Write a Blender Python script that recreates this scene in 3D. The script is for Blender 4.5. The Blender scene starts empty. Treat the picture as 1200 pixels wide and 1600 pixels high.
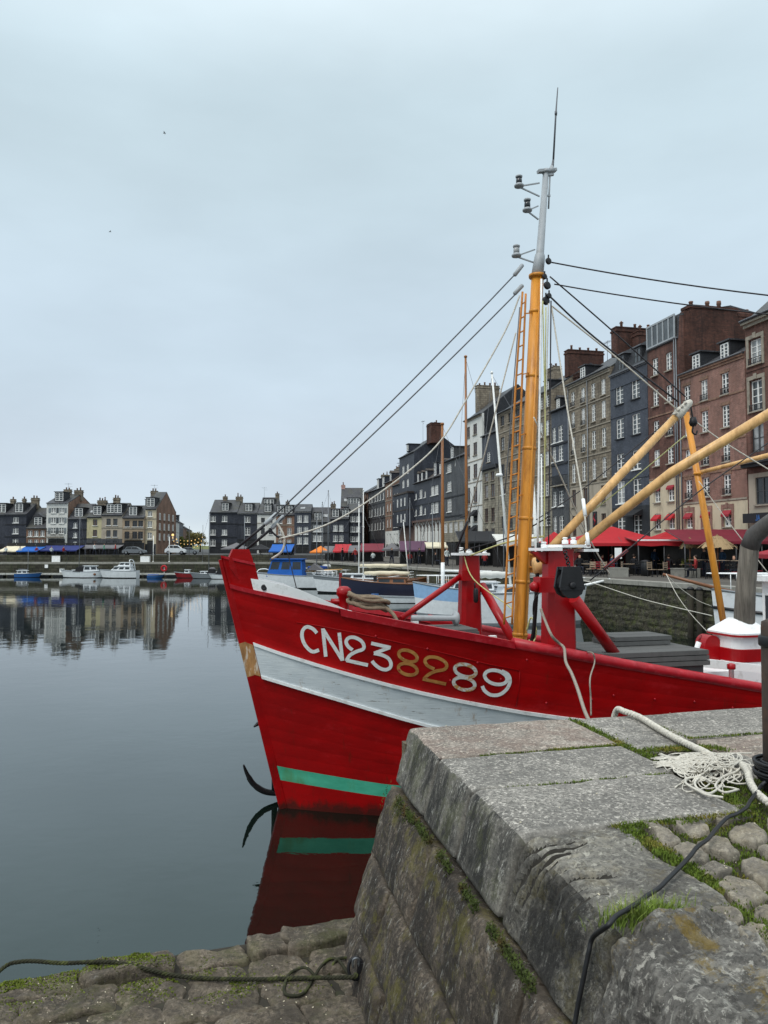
import bpy, bmesh, math, random
from mathutils import Vector, Matrix, noise

SC = bpy.context.scene
COL = SC.collection
R = math.radians
rnd = random.Random(7)

# ---------------------------------------------------------------- camera, sky, sun, exposure
FPX, HORIZON, EYE = 1180.0, 856.0, 4.2
PITCH = math.atan((HORIZON - 800.0) / FPX)
CP, SP = math.cos(PITCH), math.sin(PITCH)
cd = bpy.data.cameras.new('camera')
cam = bpy.data.objects.new('camera', cd)
COL.objects.link(cam)
cam.location = (0, 0, EYE)
cam.rotation_euler = (R(90) + PITCH, 0, 0)
cd.sensor_fit = 'VERTICAL'
cd.sensor_height = 24.0
cd.lens = 24.0 * FPX / 1600.0
cd.clip_start, cd.clip_end = 0.1, 3000
SC.camera = cam

SUN_EL, SUN_AZ = R(52), R(-40)          # high, behind the cloud, from the left behind the viewer
w = bpy.data.worlds.new('World')
SC.world = w
w.use_nodes = True
nt = w.node_tree
nt.nodes.clear()
def _n(t, **k):
    n = nt.nodes.new(t)
    for a, b in k.items():
        setattr(n, a, b)
    return n
out = _n('ShaderNodeOutputWorld')
bg = _n('ShaderNodeBackground')
bg.inputs[1].default_value = 0.125
sky = _n('ShaderNodeTexSky', sky_type='NISHITA', sun_disc=False, sun_elevation=SUN_EL, sun_rotation=SUN_AZ, air_density=1.0, dust_density=3.0)
tc = _n('ShaderNodeTexCoord')
sep = _n('ShaderNodeSeparateXYZ')
nt.links.new(tc.outputs['Generated'], sep.inputs[0])
ramp = _n('ShaderNodeValToRGB')
cr = ramp.color_ramp
cr.interpolation = 'EASE'
cr.elements[0].position = 0.0
cr.elements[0].color = (0.74, 0.83, 0.86, 1)
cr.elements[1].position = 1.0
cr.elements[1].color = (1.75, 1.84, 1.88, 1)
for p_, c_ in ((0.05, (0.60, 0.70, 0.785)), (0.09, (0.585, 0.68, 0.775)), (0.25, (0.58, 0.70, 0.795)), (0.5, (0.59, 0.725, 0.795)), (0.75, (1.1, 1.23, 1.29))):
    e = cr.elements.new(p_)
    e.color = c_ + (1,)
nt.links.new(sep.outputs['Z'], ramp.inputs[0])
mp = _n('ShaderNodeMapping')
mp.inputs['Scale'].default_value = (1.6, 1.6, 4.5)
nt.links.new(tc.outputs['Generated'], mp.inputs[0])
cn = _n('ShaderNodeTexNoise')
cn.inputs['Scale'].default_value = 1.7
cn.inputs['Detail'].default_value = 5
cn.inputs['Roughness'].default_value = 0.5
nt.links.new(mp.outputs[0], cn.inputs[0])
mr = _n('ShaderNodeMapRange')
mr.inputs[1].default_value, mr.inputs[2].default_value = 0.3, 0.7
mr.inputs[3].default_value, mr.inputs[4].default_value = 8.0, 9.3
nt.links.new(cn.outputs['Fac'], mr.inputs[0])
mul = _n('ShaderNodeVectorMath', operation='SCALE')
nt.links.new(ramp.outputs[0], mul.inputs[0])
nt.links.new(mr.outputs[0], mul.inputs['Scale'])
mixs = _n('ShaderNodeMixRGB')
mixs.inputs[0].default_value = 0.93
nt.links.new(sky.outputs[0], mixs.inputs[1])
nt.links.new(mul.outputs[0], mixs.inputs[2])
nt.links.new(mixs.outputs[0], bg.inputs[0])
nt.links.new(bg.outputs[0], out.inputs[0])

sd = bpy.data.lights.new('sun', 'SUN')
sun = bpy.data.objects.new('sun', sd)
COL.objects.link(sun)
sd.energy, sd.angle, sd.color = 1.5, R(25), (1.0, 0.97, 0.93)
_sv = Vector((math.sin(SUN_AZ) * math.cos(SUN_EL), -math.cos(SUN_AZ) * math.cos(SUN_EL), math.sin(SUN_EL)))
sun.rotation_euler = _sv.to_track_quat('Z', 'Y').to_euler()
sun.location = (0, 0, 60)
sky.sun_rotation = math.atan2(_sv.x, _sv.y)
SC.view_settings.view_transform = 'Standard'
SC.view_settings.look = 'None'
SC.view_settings.exposure = 0.0
SC.view_settings.gamma = 1.0
SC.view_settings.use_curve_mapping = False

# ---------------------------------------------------------------- photo pixel -> point at a real distance
def ray(x, y):
    a = (x - 600) / FPX
    b = -(y - 800) / FPX
    return Vector((a, CP - b * SP, SP + b * CP))
EYEV = Vector((0, 0, EYE))
def P(x, y, D):
    r = ray(x, y)
    return EYEV + r * (D / r.y)
def Pz(x, y, z):
    r = ray(x, y)
    return EYEV + r * ((z - EYE) / r.z)
def proj(p):
    d = p - EYEV
    yy = d.y * CP + d.z * SP
    zz = -d.y * SP + d.z * CP
    return 600 + FPX * d.x / yy, 800 - FPX * zz / yy

# ---------------------------------------------------------------- mesh builder
class MB:
    def __init__(s):
        s.v, s.f, s.m, s.s = [], [], [], []
    def add(s, vs, fs, mi=0, smooth=False):
        b = len(s.v)
        s.v.extend([tuple(q) for q in vs])
        for f in fs:
            s.f.append(tuple(b + i for i in f))
            s.m.append(mi)
            s.s.append(smooth)
        return s
    def bx(s, x0, x1, y0, y1, z0, z1, mi=0):
        return s.add([(x0, y0, z0), (x1, y0, z0), (x1, y1, z0), (x0, y1, z0), (x0, y0, z1), (x1, y0, z1), (x1, y1, z1), (x0, y1, z1)],
                     [(0, 3, 2, 1), (4, 5, 6, 7), (0, 1, 5, 4), (1, 2, 6, 5), (2, 3, 7, 6), (3, 0, 4, 7)], mi)
    def obox(s, c, ax, ay, az, mi=0):
        c, ax, ay, az = Vector(c), Vector(ax), Vector(ay), Vector(az)
        vs = [c + i * ax + j * ay + k * az for k in (-1, 1) for (i, j) in ((-1, -1), (1, -1), (1, 1), (-1, 1))]
        return s.add(vs, [(0, 3, 2, 1), (4, 5, 6, 7), (0, 1, 5, 4), (1, 2, 6, 5), (2, 3, 7, 6), (3, 0, 4, 7)], mi)
    def bar(s, a, b, w, h, up=(0, 0, 1), mi=0):
        a, b = Vector(a), Vector(b)
        d = (b - a)
        dn = d.normalized()
        sx = dn.cross(Vector(up))
        if sx.length < 1e-4:
            sx = dn.cross(Vector((1, 0, 0)))
        sx.normalize()
        sz = sx.cross(dn)
        return s.obox((a + b) / 2, d / 2, sx * w / 2, sz * h / 2, mi)
    def tube(s, pts, r, n=8, mi=0, caps=True, smooth=True):
        pts = [Vector(q) for q in pts]
        k = len(pts)
        rs = r if isinstance(r, (list, tuple)) else [r] * k
        t0 = (pts[1] - pts[0]).normalized()
        u = t0.orthogonal().normalized()
        vs = []
        for i, q in enumerate(pts):
            t = (pts[min(i + 1, k - 1)] - pts[max(i - 1, 0)]).normalized()
            u = (u - t * u.dot(t)).normalized()
            w_ = t.cross(u)
            for j in range(n):
                a = 2 * math.pi * j / n
                vs.append(q + (u * math.cos(a) + w_ * math.sin(a)) * rs[i])
        fs = [(i * n + j, i * n + (j + 1) % n, (i + 1) * n + (j + 1) % n, (i + 1) * n + j) for i in range(k - 1) for j in range(n)]
        s.add(vs, fs, mi, smooth)
        if caps:
            b = len(s.v) - len(vs)
            for f in (tuple(b + j for j in range(n - 1, -1, -1)), tuple(b + (k - 1) * n + j for j in range(n))):
                s.f.append(f); s.m.append(mi); s.s.append(False)
        return s
    def lathe(s, prof, n=16, o=(0, 0, 0), ax=None, mi=0, smooth=True):
        M = ax.to_track_quat('Z', 'Y').to_matrix() if ax is not None else Matrix.Identity(3)
        o = Vector(o)
        vs = [o + M @ Vector((r * math.cos(2 * math.pi * j / n), r * math.sin(2 * math.pi * j / n), z)) for (r, z) in prof for j in range(n)]
        k = len(prof)
        fs = [(i * n + j, i * n + (j + 1) % n, (i + 1) * n + (j + 1) % n, (i + 1) * n + j) for i in range(k - 1) for j in range(n)]
        fs += [tuple(range(n - 1, -1, -1)), tuple((k - 1) * n + j for j in range(n))]
        return s.add(vs, fs, mi, smooth)
    def ball(s, c, r, n=8, mi=0, sc=(1, 1, 1)):
        c = Vector(c)
        prof = [(math.sin(math.pi * i / n), -math.cos(math.pi * i / n)) for i in range(n + 1)]
        prof[0] = (0.02, -1); prof[-1] = (0.02, 1)
        m = n + 2
        vs = [c + Vector((a * r * math.cos(2 * math.pi * j / m) * sc[0], a * r * math.sin(2 * math.pi * j / m) * sc[1], b * r * sc[2])) for a, b in prof for j in range(m)]
        fs = [(i * m + j, i * m + (j + 1) % m, (i + 1) * m + (j + 1) % m, (i + 1) * m + j) for i in range(n) for j in range(m)]
        return s.add(vs, fs, mi, True)
    def prism(s, poly, fn, a, b, mi=0):
        """poly: 2-D points; fn(p, q, t) -> 3-D; extruded from t = a to t = b"""
        n = len(poly)
        vs = [fn(x, y, a) for x, y in poly] + [fn(x, y, b) for x, y in poly]
        fs = [tuple(range(n - 1, -1, -1)), tuple(range(n, 2 * n))] + [(i, (i + 1) % n, n + (i + 1) % n, n + i) for i in range(n)]
        return s.add(vs, fs, mi)
    def grid(s, rows, mi=0, smooth=True, close=False):
        n = len(rows[0])
        vs = [q for r_ in rows for q in r_]
        fs = []
        for i in range(len(rows) - 1):
            for j in range(n if close else n - 1):
                k = (j + 1) % n
                fs.append((i * n + j, i * n + k, (i + 1) * n + k, (i + 1) * n + j))
        return s.add(vs, fs, mi, smooth)
    def mesh(s, name, mats, fix=True):
        me = bpy.data.meshes.new(name)
        me.from_pydata(s.v, [], s.f)
        if fix and len(s.f) < 60000:
            bm = bmesh.new()
            bm.from_mesh(me)
            bmesh.ops.recalc_face_normals(bm, faces=bm.faces)
            bm.to_mesh(me)
            bm.free()
        for m_ in (mats if isinstance(mats, (list, tuple)) else [mats]):
            me.materials.append(m_)
        me.polygons.foreach_set('material_index', s.m)
        me.polygons.foreach_set('use_smooth', s.s)
        me.update()
        return me
    def build(s, name, mats, parent=None, loc=None, fix=True):
        return link(name, s.mesh(name, mats, fix), parent, loc)

def link(name, data, parent=None, loc=None, rot=None):
    o = bpy.data.objects.new(name, data)
    COL.objects.link(o)
    if parent is not None:
        o.parent = parent
    if loc is not None:
        o.location = loc
    if rot is not None:
        o.rotation_euler = rot
    return o
def tag(o, label=None, cat=None, group=None, kind=None):
    if label: o['label'] = label
    if cat: o['category'] = cat
    if group: o['group'] = group
    if kind: o['kind'] = kind
    return o
def thing(name, label, cat, loc=(0, 0, 0), rz=0, group=None):
    o = link(name, None, None, loc, (0, 0, rz))
    o.empty_display_size = 0.3
    return tag(o, label, cat, group)
def copy_tree(o, parent=None):
    c = o.copy()
    COL.objects.link(c)
    if parent is not None:
        c.parent = parent
    for ch in list(o.children):
        copy_tree(ch, c)
    return c
def crv(pts, n=8):
    """Catmull-Rom through points (any dimension as Vector)"""
    pts = [Vector(q) for q in pts]
    o = []
    for i in range(len(pts) - 1):
        a, b, c, d = pts[max(i - 1, 0)], pts[i], pts[i + 1], pts[min(i + 2, len(pts) - 1)]
        for k in range(n):
            t = k / n
            o.append(0.5 * ((2 * b) + (c - a) * t + (2 * a - 5 * b + 4 * c - d) * t * t + (3 * b - a - 3 * c + d) * t ** 3))
    o.append(pts[-1])
    return o
def interp(tab, x):
    if x <= tab[0][0]: return tab[0][1]
    for (a, b), (c, d) in zip(tab, tab[1:]):
        if x <= c: return b + (d - b) * (x - a) / (c - a)
    return tab[-1][1]
def fbm(p, o=4):
    return noise.fractal(p, 1.0, 2.0, o)

# ---------------------------------------------------------------- materials
def srgb(r, g, b):
    return tuple((c / 255 / 12.92) if c < 11 else ((c / 255 + 0.055) / 1.055) ** 2.4 for c in (r, g, b))
class NT:
    def __init__(s, name):
        s.m = bpy.data.materials.new(name)
        s.m.use_nodes = True
        s.t = s.m.node_tree
        s.b = s.t.nodes['Principled BSDF']
    def n(s, ty, **k):
        q = s.t.nodes.new(ty)
        for a, b in k.items():
            if a.startswith('i_'):
                q.inputs[int(a[2:])].default_value = b
            else:
                setattr(q, a, b)
        return q
    def l(s, a, b):
        s.t.links.new(a, b)
    def pos(s, scale=(1, 1, 1), obj=False):
        g = s.n('ShaderNodeTexCoord').outputs['Object'] if obj else s.n('ShaderNodeNewGeometry').outputs['Position']
        mp = s.n('ShaderNodeMapping')
        mp.inputs['Scale'].default_value = scale
        s.l(g, mp.inputs[0])
        return mp.outputs[0]
    def noise(s, vec, scale, detail=4, rough=0.55, dist=0.0):
        q = s.n('ShaderNodeTexNoise')
        q.inputs['Scale'].default_value, q.inputs['Detail'].default_value = scale, detail
        q.inputs['Roughness'].default_value, q.inputs['Distortion'].default_value = rough, dist
        s.l(vec, q.inputs[0])
        return q.outputs['Fac']
    def rng(s, fac, a, b, c=0.0, d=1.0):
        q = s.n('ShaderNodeMapRange')
        for i, v in enumerate((a, b, c, d)):
            q.inputs[i + 1].default_value = v
        s.l(fac, q.inputs[0])
        return q.outputs[0]
    def mix(s, fac, a, b, mode='MIX'):
        q = s.n('ShaderNodeMixRGB', blend_type=mode)
        for i, v in ((0, fac), (1, a), (2, b)):
            if isinstance(v, (int, float)): q.inputs[i].default_value = v
            elif isinstance(v, tuple): q.inputs[i].default_value = v[:3] + (1,)
            else: s.l(v, q.inputs[i])
        return q.outputs[0]
    def bump(s, h, strength, dist=0.01):
        q = s.n('ShaderNodeBump')
        q.inputs['Strength'].default_value, q.inputs['Distance'].default_value = strength, dist
        s.l(h, q.inputs['Height'])
        old = s.b.inputs['Normal']
        if old.is_linked:
            s.l(old.links[0].from_socket, q.inputs['Normal'])
        s.l(q.outputs[0], old)
    def fin(s, col, rough=0.6, metal=0.0, spec=0.5):
        if isinstance(col, tuple): s.b.inputs['Base Color'].default_value = col[:3] + (1,)
        else: s.l(col, s.b.inputs['Base Color'])
        if isinstance(rough, (int, float)): s.b.inputs['Roughness'].default_value = rough
        else: s.l(rough, s.b.inputs['Roughness'])
        s.b.inputs['Metallic'].default_value = metal
        s.b.inputs['Specular IOR Level'].default_value = spec
        return s.m
def mulc(c, k):
    return tuple(min(1, v * k) for v in c[:3])
def PM(name, col, rough=0.6, var=0.2, scale=2.0, stretch=(1, 1, 1), bump=0.15, bscale=30, dirt=None, damt=0.4, dscale=1.2, metal=0.0, spec=0.4):
    t = NT(name)
    v = t.pos(stretch)
    f = t.rng(t.noise(v, scale, 6, 0.6), 0.3, 0.7)
    c = t.mix(f, mulc(col, 1 - var), mulc(col, 1 + var))
    if dirt:
        d = t.rng(t.noise(v, dscale, 8, 0.65), 0.52, 0.68, 0, damt)
        c = t.mix(d, c, dirt)
    if bump:
        t.bump(t.noise(v, bscale, 4), bump, 0.01)
    return t.fin(c, rough, metal, spec)
def MASON(name, c1, c2, mortar, bw=0.22, bh=0.07, ms=0.006, rough=0.85, dirt=(0.03, 0.03, 0.03), damt=0.5, bump=0.4, var=0.5, patch=None):
    """brick, slate or ashlar courses in the wall's own coordinates"""
    t = NT(name)
    o = t.n('ShaderNodeTexCoord').outputs['Object']
    se = t.n('ShaderNodeSeparateXYZ')
    t.l(o, se.inputs[0])
    ad = t.n('ShaderNodeMath', operation='ADD')
    t.l(se.outputs[0], ad.inputs[0]); t.l(se.outputs[1], ad.inputs[1])
    cb = t.n('ShaderNodeCombineXYZ')
    t.l(ad.outputs[0], cb.inputs[0]); t.l(se.outputs[2], cb.inputs[1])
    b = t.n('ShaderNodeTexBrick')
    b.inputs['Color1'].default_value = c1 + (1,)
    b.inputs['Color2'].default_value = c2 + (1,)
    b.inputs['Mortar'].default_value = mortar + (1,)
    b.inputs['Scale'].default_value = 1.0
    b.inputs['Mortar Size'].default_value = ms
    b.inputs['Brick Width'].default_value = bw
    b.inputs['Row Height'].default_value = bh
    b.inputs['Bias'].default_value = -0.1
    t.l(cb.outputs[0], b.inputs[0])
    v = t.pos((1, 1, 0.55))
    f = t.rng(t.noise(v, 0.7, 7, 0.65), 0.3, 0.7, 1 - var * 0.6, 1 + var * 0.6)
    c = t.mix(1.0, b.outputs[0], f, 'MULTIPLY')
    f2 = t.rng(t.noise(v, 5.0, 4, 0.6), 0.3, 0.7, 0.8, 1.2)
    c = t.mix(1.0, c, f2, 'MULTIPLY')
    if patch:
        c = t.mix(t.rng(t.noise(v, 0.5, 4, 0.6), 0.5, 0.62, 0, 0.7), c, patch)
    st = t.rng(t.noise(t.pos((2.2, 2.2, 0.22)), 1.0, 6, 0.7), 0.5, 0.72, 0, damt)
    c = t.mix(st, c, dirt)
    t.bump(b.outputs['Fac'], -bump, 0.02)
    return t.fin(c, rough, 0, 0.3)

M = {}
def setup_materials():
    sl, sld = srgb(60, 63, 72), srgb(46, 49, 57)
    M['slate_wall'] = MASON('slate_wall', sl, sld, srgb(34, 37, 45), 0.2, 0.13, 0.012, 0.55, srgb(88, 92, 98), 0.35, 0.3)
    M['slate_wall_blue'] = MASON('slate_wall_blue', srgb(72, 77, 87), srgb(57, 61, 71), srgb(45, 48, 56), 0.2, 0.13, 0.012, 0.5, srgb(100, 104, 110), 0.3, 0.3, 0.35)
    M['slate_wall_grey'] = MASON('slate_wall_grey', srgb(84, 86, 88), srgb(66, 68, 71), srgb(48, 50, 53), 0.2, 0.13, 0.012, 0.6, srgb(112, 110, 104), 0.4, 0.3)
    M['slate_wall_black'] = MASON('slate_wall_black', srgb(48, 50, 54), srgb(38, 40, 44), srgb(28, 29, 32), 0.2, 0.13, 0.012, 0.6, srgb(70, 70, 70), 0.3, 0.3)
    M['roof'] = MASON('roof_slate', srgb(74, 74, 78), srgb(56, 57, 61), srgb(38, 38, 42), 0.22, 0.16, 0.014, 0.5, srgb(92, 92, 84), 0.5, 0.4, 0.6, srgb(66, 66, 58))
    M['roof_brown'] = MASON('roof_tile_brown', srgb(84, 74, 68), srgb(66, 58, 54), srgb(44, 38, 36), 0.22, 0.16, 0.014, 0.7, srgb(90, 92, 76), 0.5, 0.4, 0.6)
    M['brick_red'] = MASON('brick_red', srgb(142, 98, 86), srgb(116, 76, 66), srgb(138, 122, 112), 0.23, 0.075, 0.012, 0.85, srgb(92, 78, 72), 0.55, 0.3, 0.6, srgb(136, 104, 92))
    M['brick_dark'] = MASON('brick_dark', srgb(110, 72, 62), srgb(84, 54, 47), srgb(94, 78, 70), 0.23, 0.075, 0.012, 0.85, srgb(52, 44, 42), 0.75, 0.3, 0.7)
    M['brick_party'] = MASON('brick_party', srgb(92, 58, 48), srgb(62, 42, 36), srgb(66, 52, 46), 0.23, 0.075, 0.012, 0.9, srgb(42, 34, 34), 0.85, 0.4, 0.9)
    M['brick_orange'] = MASON('brick_orange', srgb(140, 104, 84), srgb(116, 84, 68), srgb(122, 108, 96), 0.23, 0.075, 0.012, 0.85, srgb(90, 76, 66), 0.5, 0.3, 0.6)
    M['stone_brown'] = MASON('stone_brown', srgb(140, 130, 114), srgb(116, 106, 92), srgb(98, 90, 80), 0.6, 0.28, 0.02, 0.9, srgb(62, 56, 50), 0.6, 0.3, 0.6)
    M['stone_grey'] = MASON('stone_grey', srgb(150, 144, 128), srgb(130, 124, 110), srgb(104, 98, 88), 0.6, 0.3, 0.02, 0.9, srgb(80, 74, 66), 0.6, 0.3, 0.6)
    M['render_white'] = PM('render_white', srgb(212, 212, 206), 0.85, 0.06, 1.2, (1, 1, 0.3), 0.1, 14, srgb(160, 158, 150), 0.45, 1.4)
    M['render_cream'] = PM('render_cream', srgb(196, 184, 158), 0.85, 0.08, 1.2, (1, 1, 0.4), 0.1, 14, srgb(142, 130, 110), 0.55, 1.3)
    M['render_yellow'] = PM('render_yellow', srgb(182, 174, 138), 0.85, 0.08, 1.2, (1, 1, 0.4), 0.1, 14, srgb(120, 114, 92), 0.5, 1.3)
    M['render_beige'] = PM('render_beige', srgb(164, 154, 138), 0.85, 0.08, 1.2, (1, 1, 0.4), 0.1, 14, srgb(112, 104, 92), 0.5, 1.3)
    M['render_brown'] = PM('render_brown', srgb(156, 138, 116), 0.85, 0.1, 1.2, (1, 1, 0.4), 0.1, 14, srgb(104, 92, 78), 0.5, 1.3)
    M['render_pink'] = PM('render_pink', srgb(186, 150, 140), 0.85, 0.08, 1.2, (1, 1, 0.4), 0.1, 14, srgb(130, 104, 96), 0.5, 1.3)
    M['trim_stone'] = PM('trim_stone', srgb(150, 142, 128), 0.85, 0.15, 3, (1, 1, 1), 0.15, 20, srgb(84, 78, 70), 0.6, 2)
    M['lead'] = PM('lead', srgb(96, 98, 102), 0.5, 0.15, 3, bump=0.05)
    M['white_frame'] = PM('white_frame', srgb(232, 232, 228), 0.5, 0.06, 4, bump=0.0, dirt=srgb(170, 168, 160), damt=0.3, dscale=5)
    M['grey_frame'] = PM('grey_frame', srgb(70, 70, 72), 0.5, 0.1, 4, bump=0.0)
    M['shutter'] = PM('shutter_grey', srgb(128, 134, 136), 0.6, 0.12, 4, bump=0.05)
    M['shutter_brown'] = PM('shutter_brown', srgb(96, 76, 68), 0.6, 0.12, 4, bump=0.05)
    for nm, c, r_ in (('glass', (0.02, 0.024, 0.028), 0.06), ('glass_mid', (0.07, 0.08, 0.085), 0.12), ('glass_curtain', (0.3, 0.31, 0.31), 0.25)):
        M[nm] = PM(nm, c, r_, 0.5, 1.3, bump=0.04, bscale=2, spec=0.5)
    M['shop_and_shade'] = PM('shop_and_shade', (0.02, 0.019, 0.018), 0.35, 0.5, 2, bump=0.0)  # near-black shop glass, also on the added shade panels
    M['pot'] = PM('chimney_pot', srgb(112, 82, 68), 0.8, 0.3, 6)
    M['iron'] = PM('black_iron', (0.02, 0.02, 0.022), 0.5, 0.3, 12, bump=0.2, metal=0.3)
    M['zinc'] = PM('zinc', srgb(120, 124, 128), 0.45, 0.15, 5, bump=0.05, metal=0.5)
    # boat paints
    M['red_cap_sheen'] = PM('red_rail_sheen', srgb(168, 22, 34), 0.38, 0.2, 5, (1, 1, 1), 0.2, 26, srgb(196, 70, 78), 0.5, 9)  # lighter red: sky reflection on the rail tops put into the colour
    M['red_fit'] = PM('red_paint_fittings', srgb(156, 8, 16), 0.35, 0.12, 3, bump=0.08, bscale=14, dirt=srgb(96, 6, 12), damt=0.3, dscale=5)
    M['white_paint'] = PM('white_paint', srgb(242, 243, 242), 0.42, 0.05, 3, bump=0.06, bscale=12, dirt=srgb(150, 142, 128), damt=0.35, dscale=6)
    M['grey_paint'] = PM('grey_paint', srgb(158, 163, 166), 0.45, 0.07, 4, bump=0.05, dirt=srgb(120, 116, 110), damt=0.4, dscale=6)
    t = NT('white_wale')
    v = t.pos((1, 1, 2.5))
    c = t.mix(t.rng(t.noise(v, 2.2, 6, 0.6), 0.3, 0.7), srgb(190, 198, 202), srgb(212, 218, 219))
    c = t.mix(t.rng(t.noise(t.pos((2, 2, 0.7)), 2.5, 7, 0.7), 0.6, 0.7, 0, 0.65), c, srgb(150, 116, 74))
    c = t.mix(t.rng(t.noise(t.pos((1.0, 1.0, 8)), 3.0, 8, 0.75), 0.60, 0.64, 0, 0.8), c, srgb(112, 106, 98))
    t.bump(t.noise(t.pos((0.6, 0.6, 9)), 6, 5), 0.35, 0.012)
    M['wale'] = t.fin(c, 0.5)
    t = NT('worn_wood_stem')
    v = t.pos((2, 2, 0.6))
    c = t.mix(t.rng(t.noise(v, 3, 8, 0.7), 0.35, 0.65), srgb(92, 58, 30), srgb(190, 142, 88))
    c = t.mix(t.rng(t.noise(v, 6, 6), 0.56, 0.64, 0, 0.8), c, srgb(206, 198, 184))
    t.bump(t.noise(v, 20, 5), 0.5, 0.01)
    M['worn_wood'] = t.fin(c, 0.7)
    # hull red
    t = NT('red_hull_paint')
    c = t.mix(t.rng(t.noise(t.pos((1, 1, 3)), 1.1, 7, 0.6), 0.3, 0.7), srgb(138, 0, 2), srgb(164, 1, 4))
    c = t.mix(t.rng(t.noise(t.pos((0.8, 0.8, 9)), 2.4, 9, 0.75), 0.63, 0.70, 0, 0.4), c, srgb(104, 0, 4))
    c = t.mix(t.rng(t.noise(t.pos((0.5, 0.5, 16)), 3.1, 6, 0.8), 0.67, 0.70, 0, 0.5), c, srgb(186, 84, 88))
    c = t.mix(t.rng(t.noise(t.pos((3, 3, 0.8)), 4, 6, 0.8), 0.70, 0.76, 0, 0.5), c, srgb(170, 60, 66))
    c = t.mix(1.0, c, t.rng(t.noise(t.pos((1, 1, 1.6)), .8, 8, 0.65), 0.32, 0.68, 0.74, 1.2), 'MULTIPLY')
    c = t.mix(t.rng(t.noise(t.pos((1, 1, 2.2)), 1.9, 10, 0.78), 0.55, 0.66, 0, 0.4), c, srgb(182, 34, 40))
    se = t.n('ShaderNodeSeparateXYZ'); t.l(t.pos(), se.inputs[0])
    ad = t.n('ShaderNodeMath', operation='MULTIPLY_ADD'); t.l(t.noise(t.pos((1.5, 1.5, 1)), 3, 8, 0.7), ad.inputs[0]); ad.inputs[1].default_value = -0.5; t.l(se.outputs[2], ad.inputs[2])
    c = t.mix(t.rng(ad.outputs[0], -0.2, -0.08, 0.85, 0.0), c, srgb(52, 26, 20))
    c = t.mix(t.rng(t.noise(t.pos((5, 5, 0.25)), 2.0, 6, 0.7), 0.6, 0.7, 0, 0.5), c, srgb(88, 26, 10))
    t.bump(t.noise(t.pos((0.5, 0.5, 7)), 5, 5), 0.1, 0.012)
    t.bump(t.noise(t.pos(), 45, 3), 0.12, 0.004)
    M['hull_red'] = t.fin(c, t.rng(t.noise(t.pos(), 3, 5), 0.3, 0.7, 0.42, 0.58), 0, 0.2)
    t = NT('green_boot_stripe')
    v = t.pos((1, 1, 3))
    c = t.mix(t.rng(t.noise(v, 2, 7, 0.6), 0.3, 0.7), srgb(50, 152, 122), srgb(80, 184, 152))
    c = t.mix(t.rng(t.noise(t.pos((0.9, 0.9, 0.3)), 1.1, 6, 0.6), 0.56, 0.66, 0, 0.75), c, srgb(84, 120, 52))
    M['boot_green'] = t.fin(c, 0.5)
    M['deck'] = PM('deck_planks', srgb(104, 96, 88), 0.8, 0.25, 3, (1, 6, 1), 0.3, 16)
    M['grey_board'] = PM('grey_boards', srgb(92, 92, 90), 0.75, 0.18, 3, (1, 5, 1), 0.3, 18, srgb(58, 58, 54), 0.5, 3)
    M['orange_mast'] = PM('orange_mast', srgb(206, 138, 48), 0.4, 0.2, 2.0, (3, 3, 0.5), 0.25, 14, srgb(142, 82, 30), 0.7, 2.4)
    M['orange_ladder'] = PM('orange_ladder', srgb(200, 128, 48), 0.5, 0.18, 6, bump=0.1, dirt=srgb(140, 92, 54), damt=0.5, dscale=8)
    M['varnish'] = PM('varnished_spar', srgb(212, 168, 110), 0.35, 0.25, 2.2, (4, 4, 1.2), 0.1, 16, srgb(150, 104, 50), 0.5, 3)
    M['varnish_dark'] = PM('varnished_mast', srgb(150, 98, 54), 0.4, 0.2, 3, (4, 4, 0.6), 0.1, 16, srgb(96, 60, 34), 0.5, 3)
    M['old_wood'] = PM('weathered_grey_timber', srgb(122, 116, 106), 0.85, 0.35, 2.5, (8, 8, 0.7), 0.6, 12, srgb(66, 62, 58), 0.6, 3)
    M['steel_wire'] = PM('steel_wire', srgb(92, 94, 98), 0.45, 0.15, 10, bump=0.0, metal=0.4)
    M['dark_wire'] = PM('dark_wire', srgb(40, 38, 42), 0.6, 0.2, 10, bump=0.0)
    M['black_rubber'] = PM('black_rubber', (0.012, 0.012, 0.013), 0.45, 0.3, 5, bump=0.2)
    M['white_rope'] = PM('white_rope', srgb(196, 191, 179), 0.9, 0.25, 30, bump=0.6, bscale=70)
    M['rope_grey'] = PM('grey_rope', srgb(148, 140, 128), 0.95, 0.2, 30, bump=0.7, bscale=80)
    M['rope_brown'] = PM('brown_rope', srgb(124, 110, 92), 0.95, 0.25, 20, bump=0.7, bscale=60)
    M['rope_yellow'] = PM('yellow_rope', srgb(192, 190, 132), 0.9, 0.15, 20, bump=0.5, bscale=70)
    M['rope_moss'] = PM('mossy_rope', srgb(44, 44, 30), 0.95, 0.35, 12, bump=0.8, bscale=60, dirt=srgb(94, 102, 46), damt=0.6, dscale=7)
    M['letter_white'] = PM('letter_white', srgb(224, 225, 222), 0.5, 0.06, 8, (1, 1, 3), 0.1, 30, srgb(170, 160, 144), 0.5, 9)
    t = NT('letter_worn')
    c = t.mix(t.rng(t.noise(t.pos((1, 1, 2)), 5, 8, 0.7), 0.35, 0.65), srgb(140, 84, 34), srgb(190, 136, 70))
    c = t.mix(t.rng(t.noise(t.pos((1, 1, 1.5)), 9, 7, 0.75), 0.58, 0.66, 0, 0.6), c, srgb(206, 186, 150))
    M['letter_worn'] = t.fin(c, 0.6)
    t = NT('letter_flaking')
    c = t.mix(t.rng(t.noise(t.pos((1, 1, 1.5)), 7, 8, 0.75), 0.47, 0.56), srgb(202, 202, 196), srgb(178, 132, 78))
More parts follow.
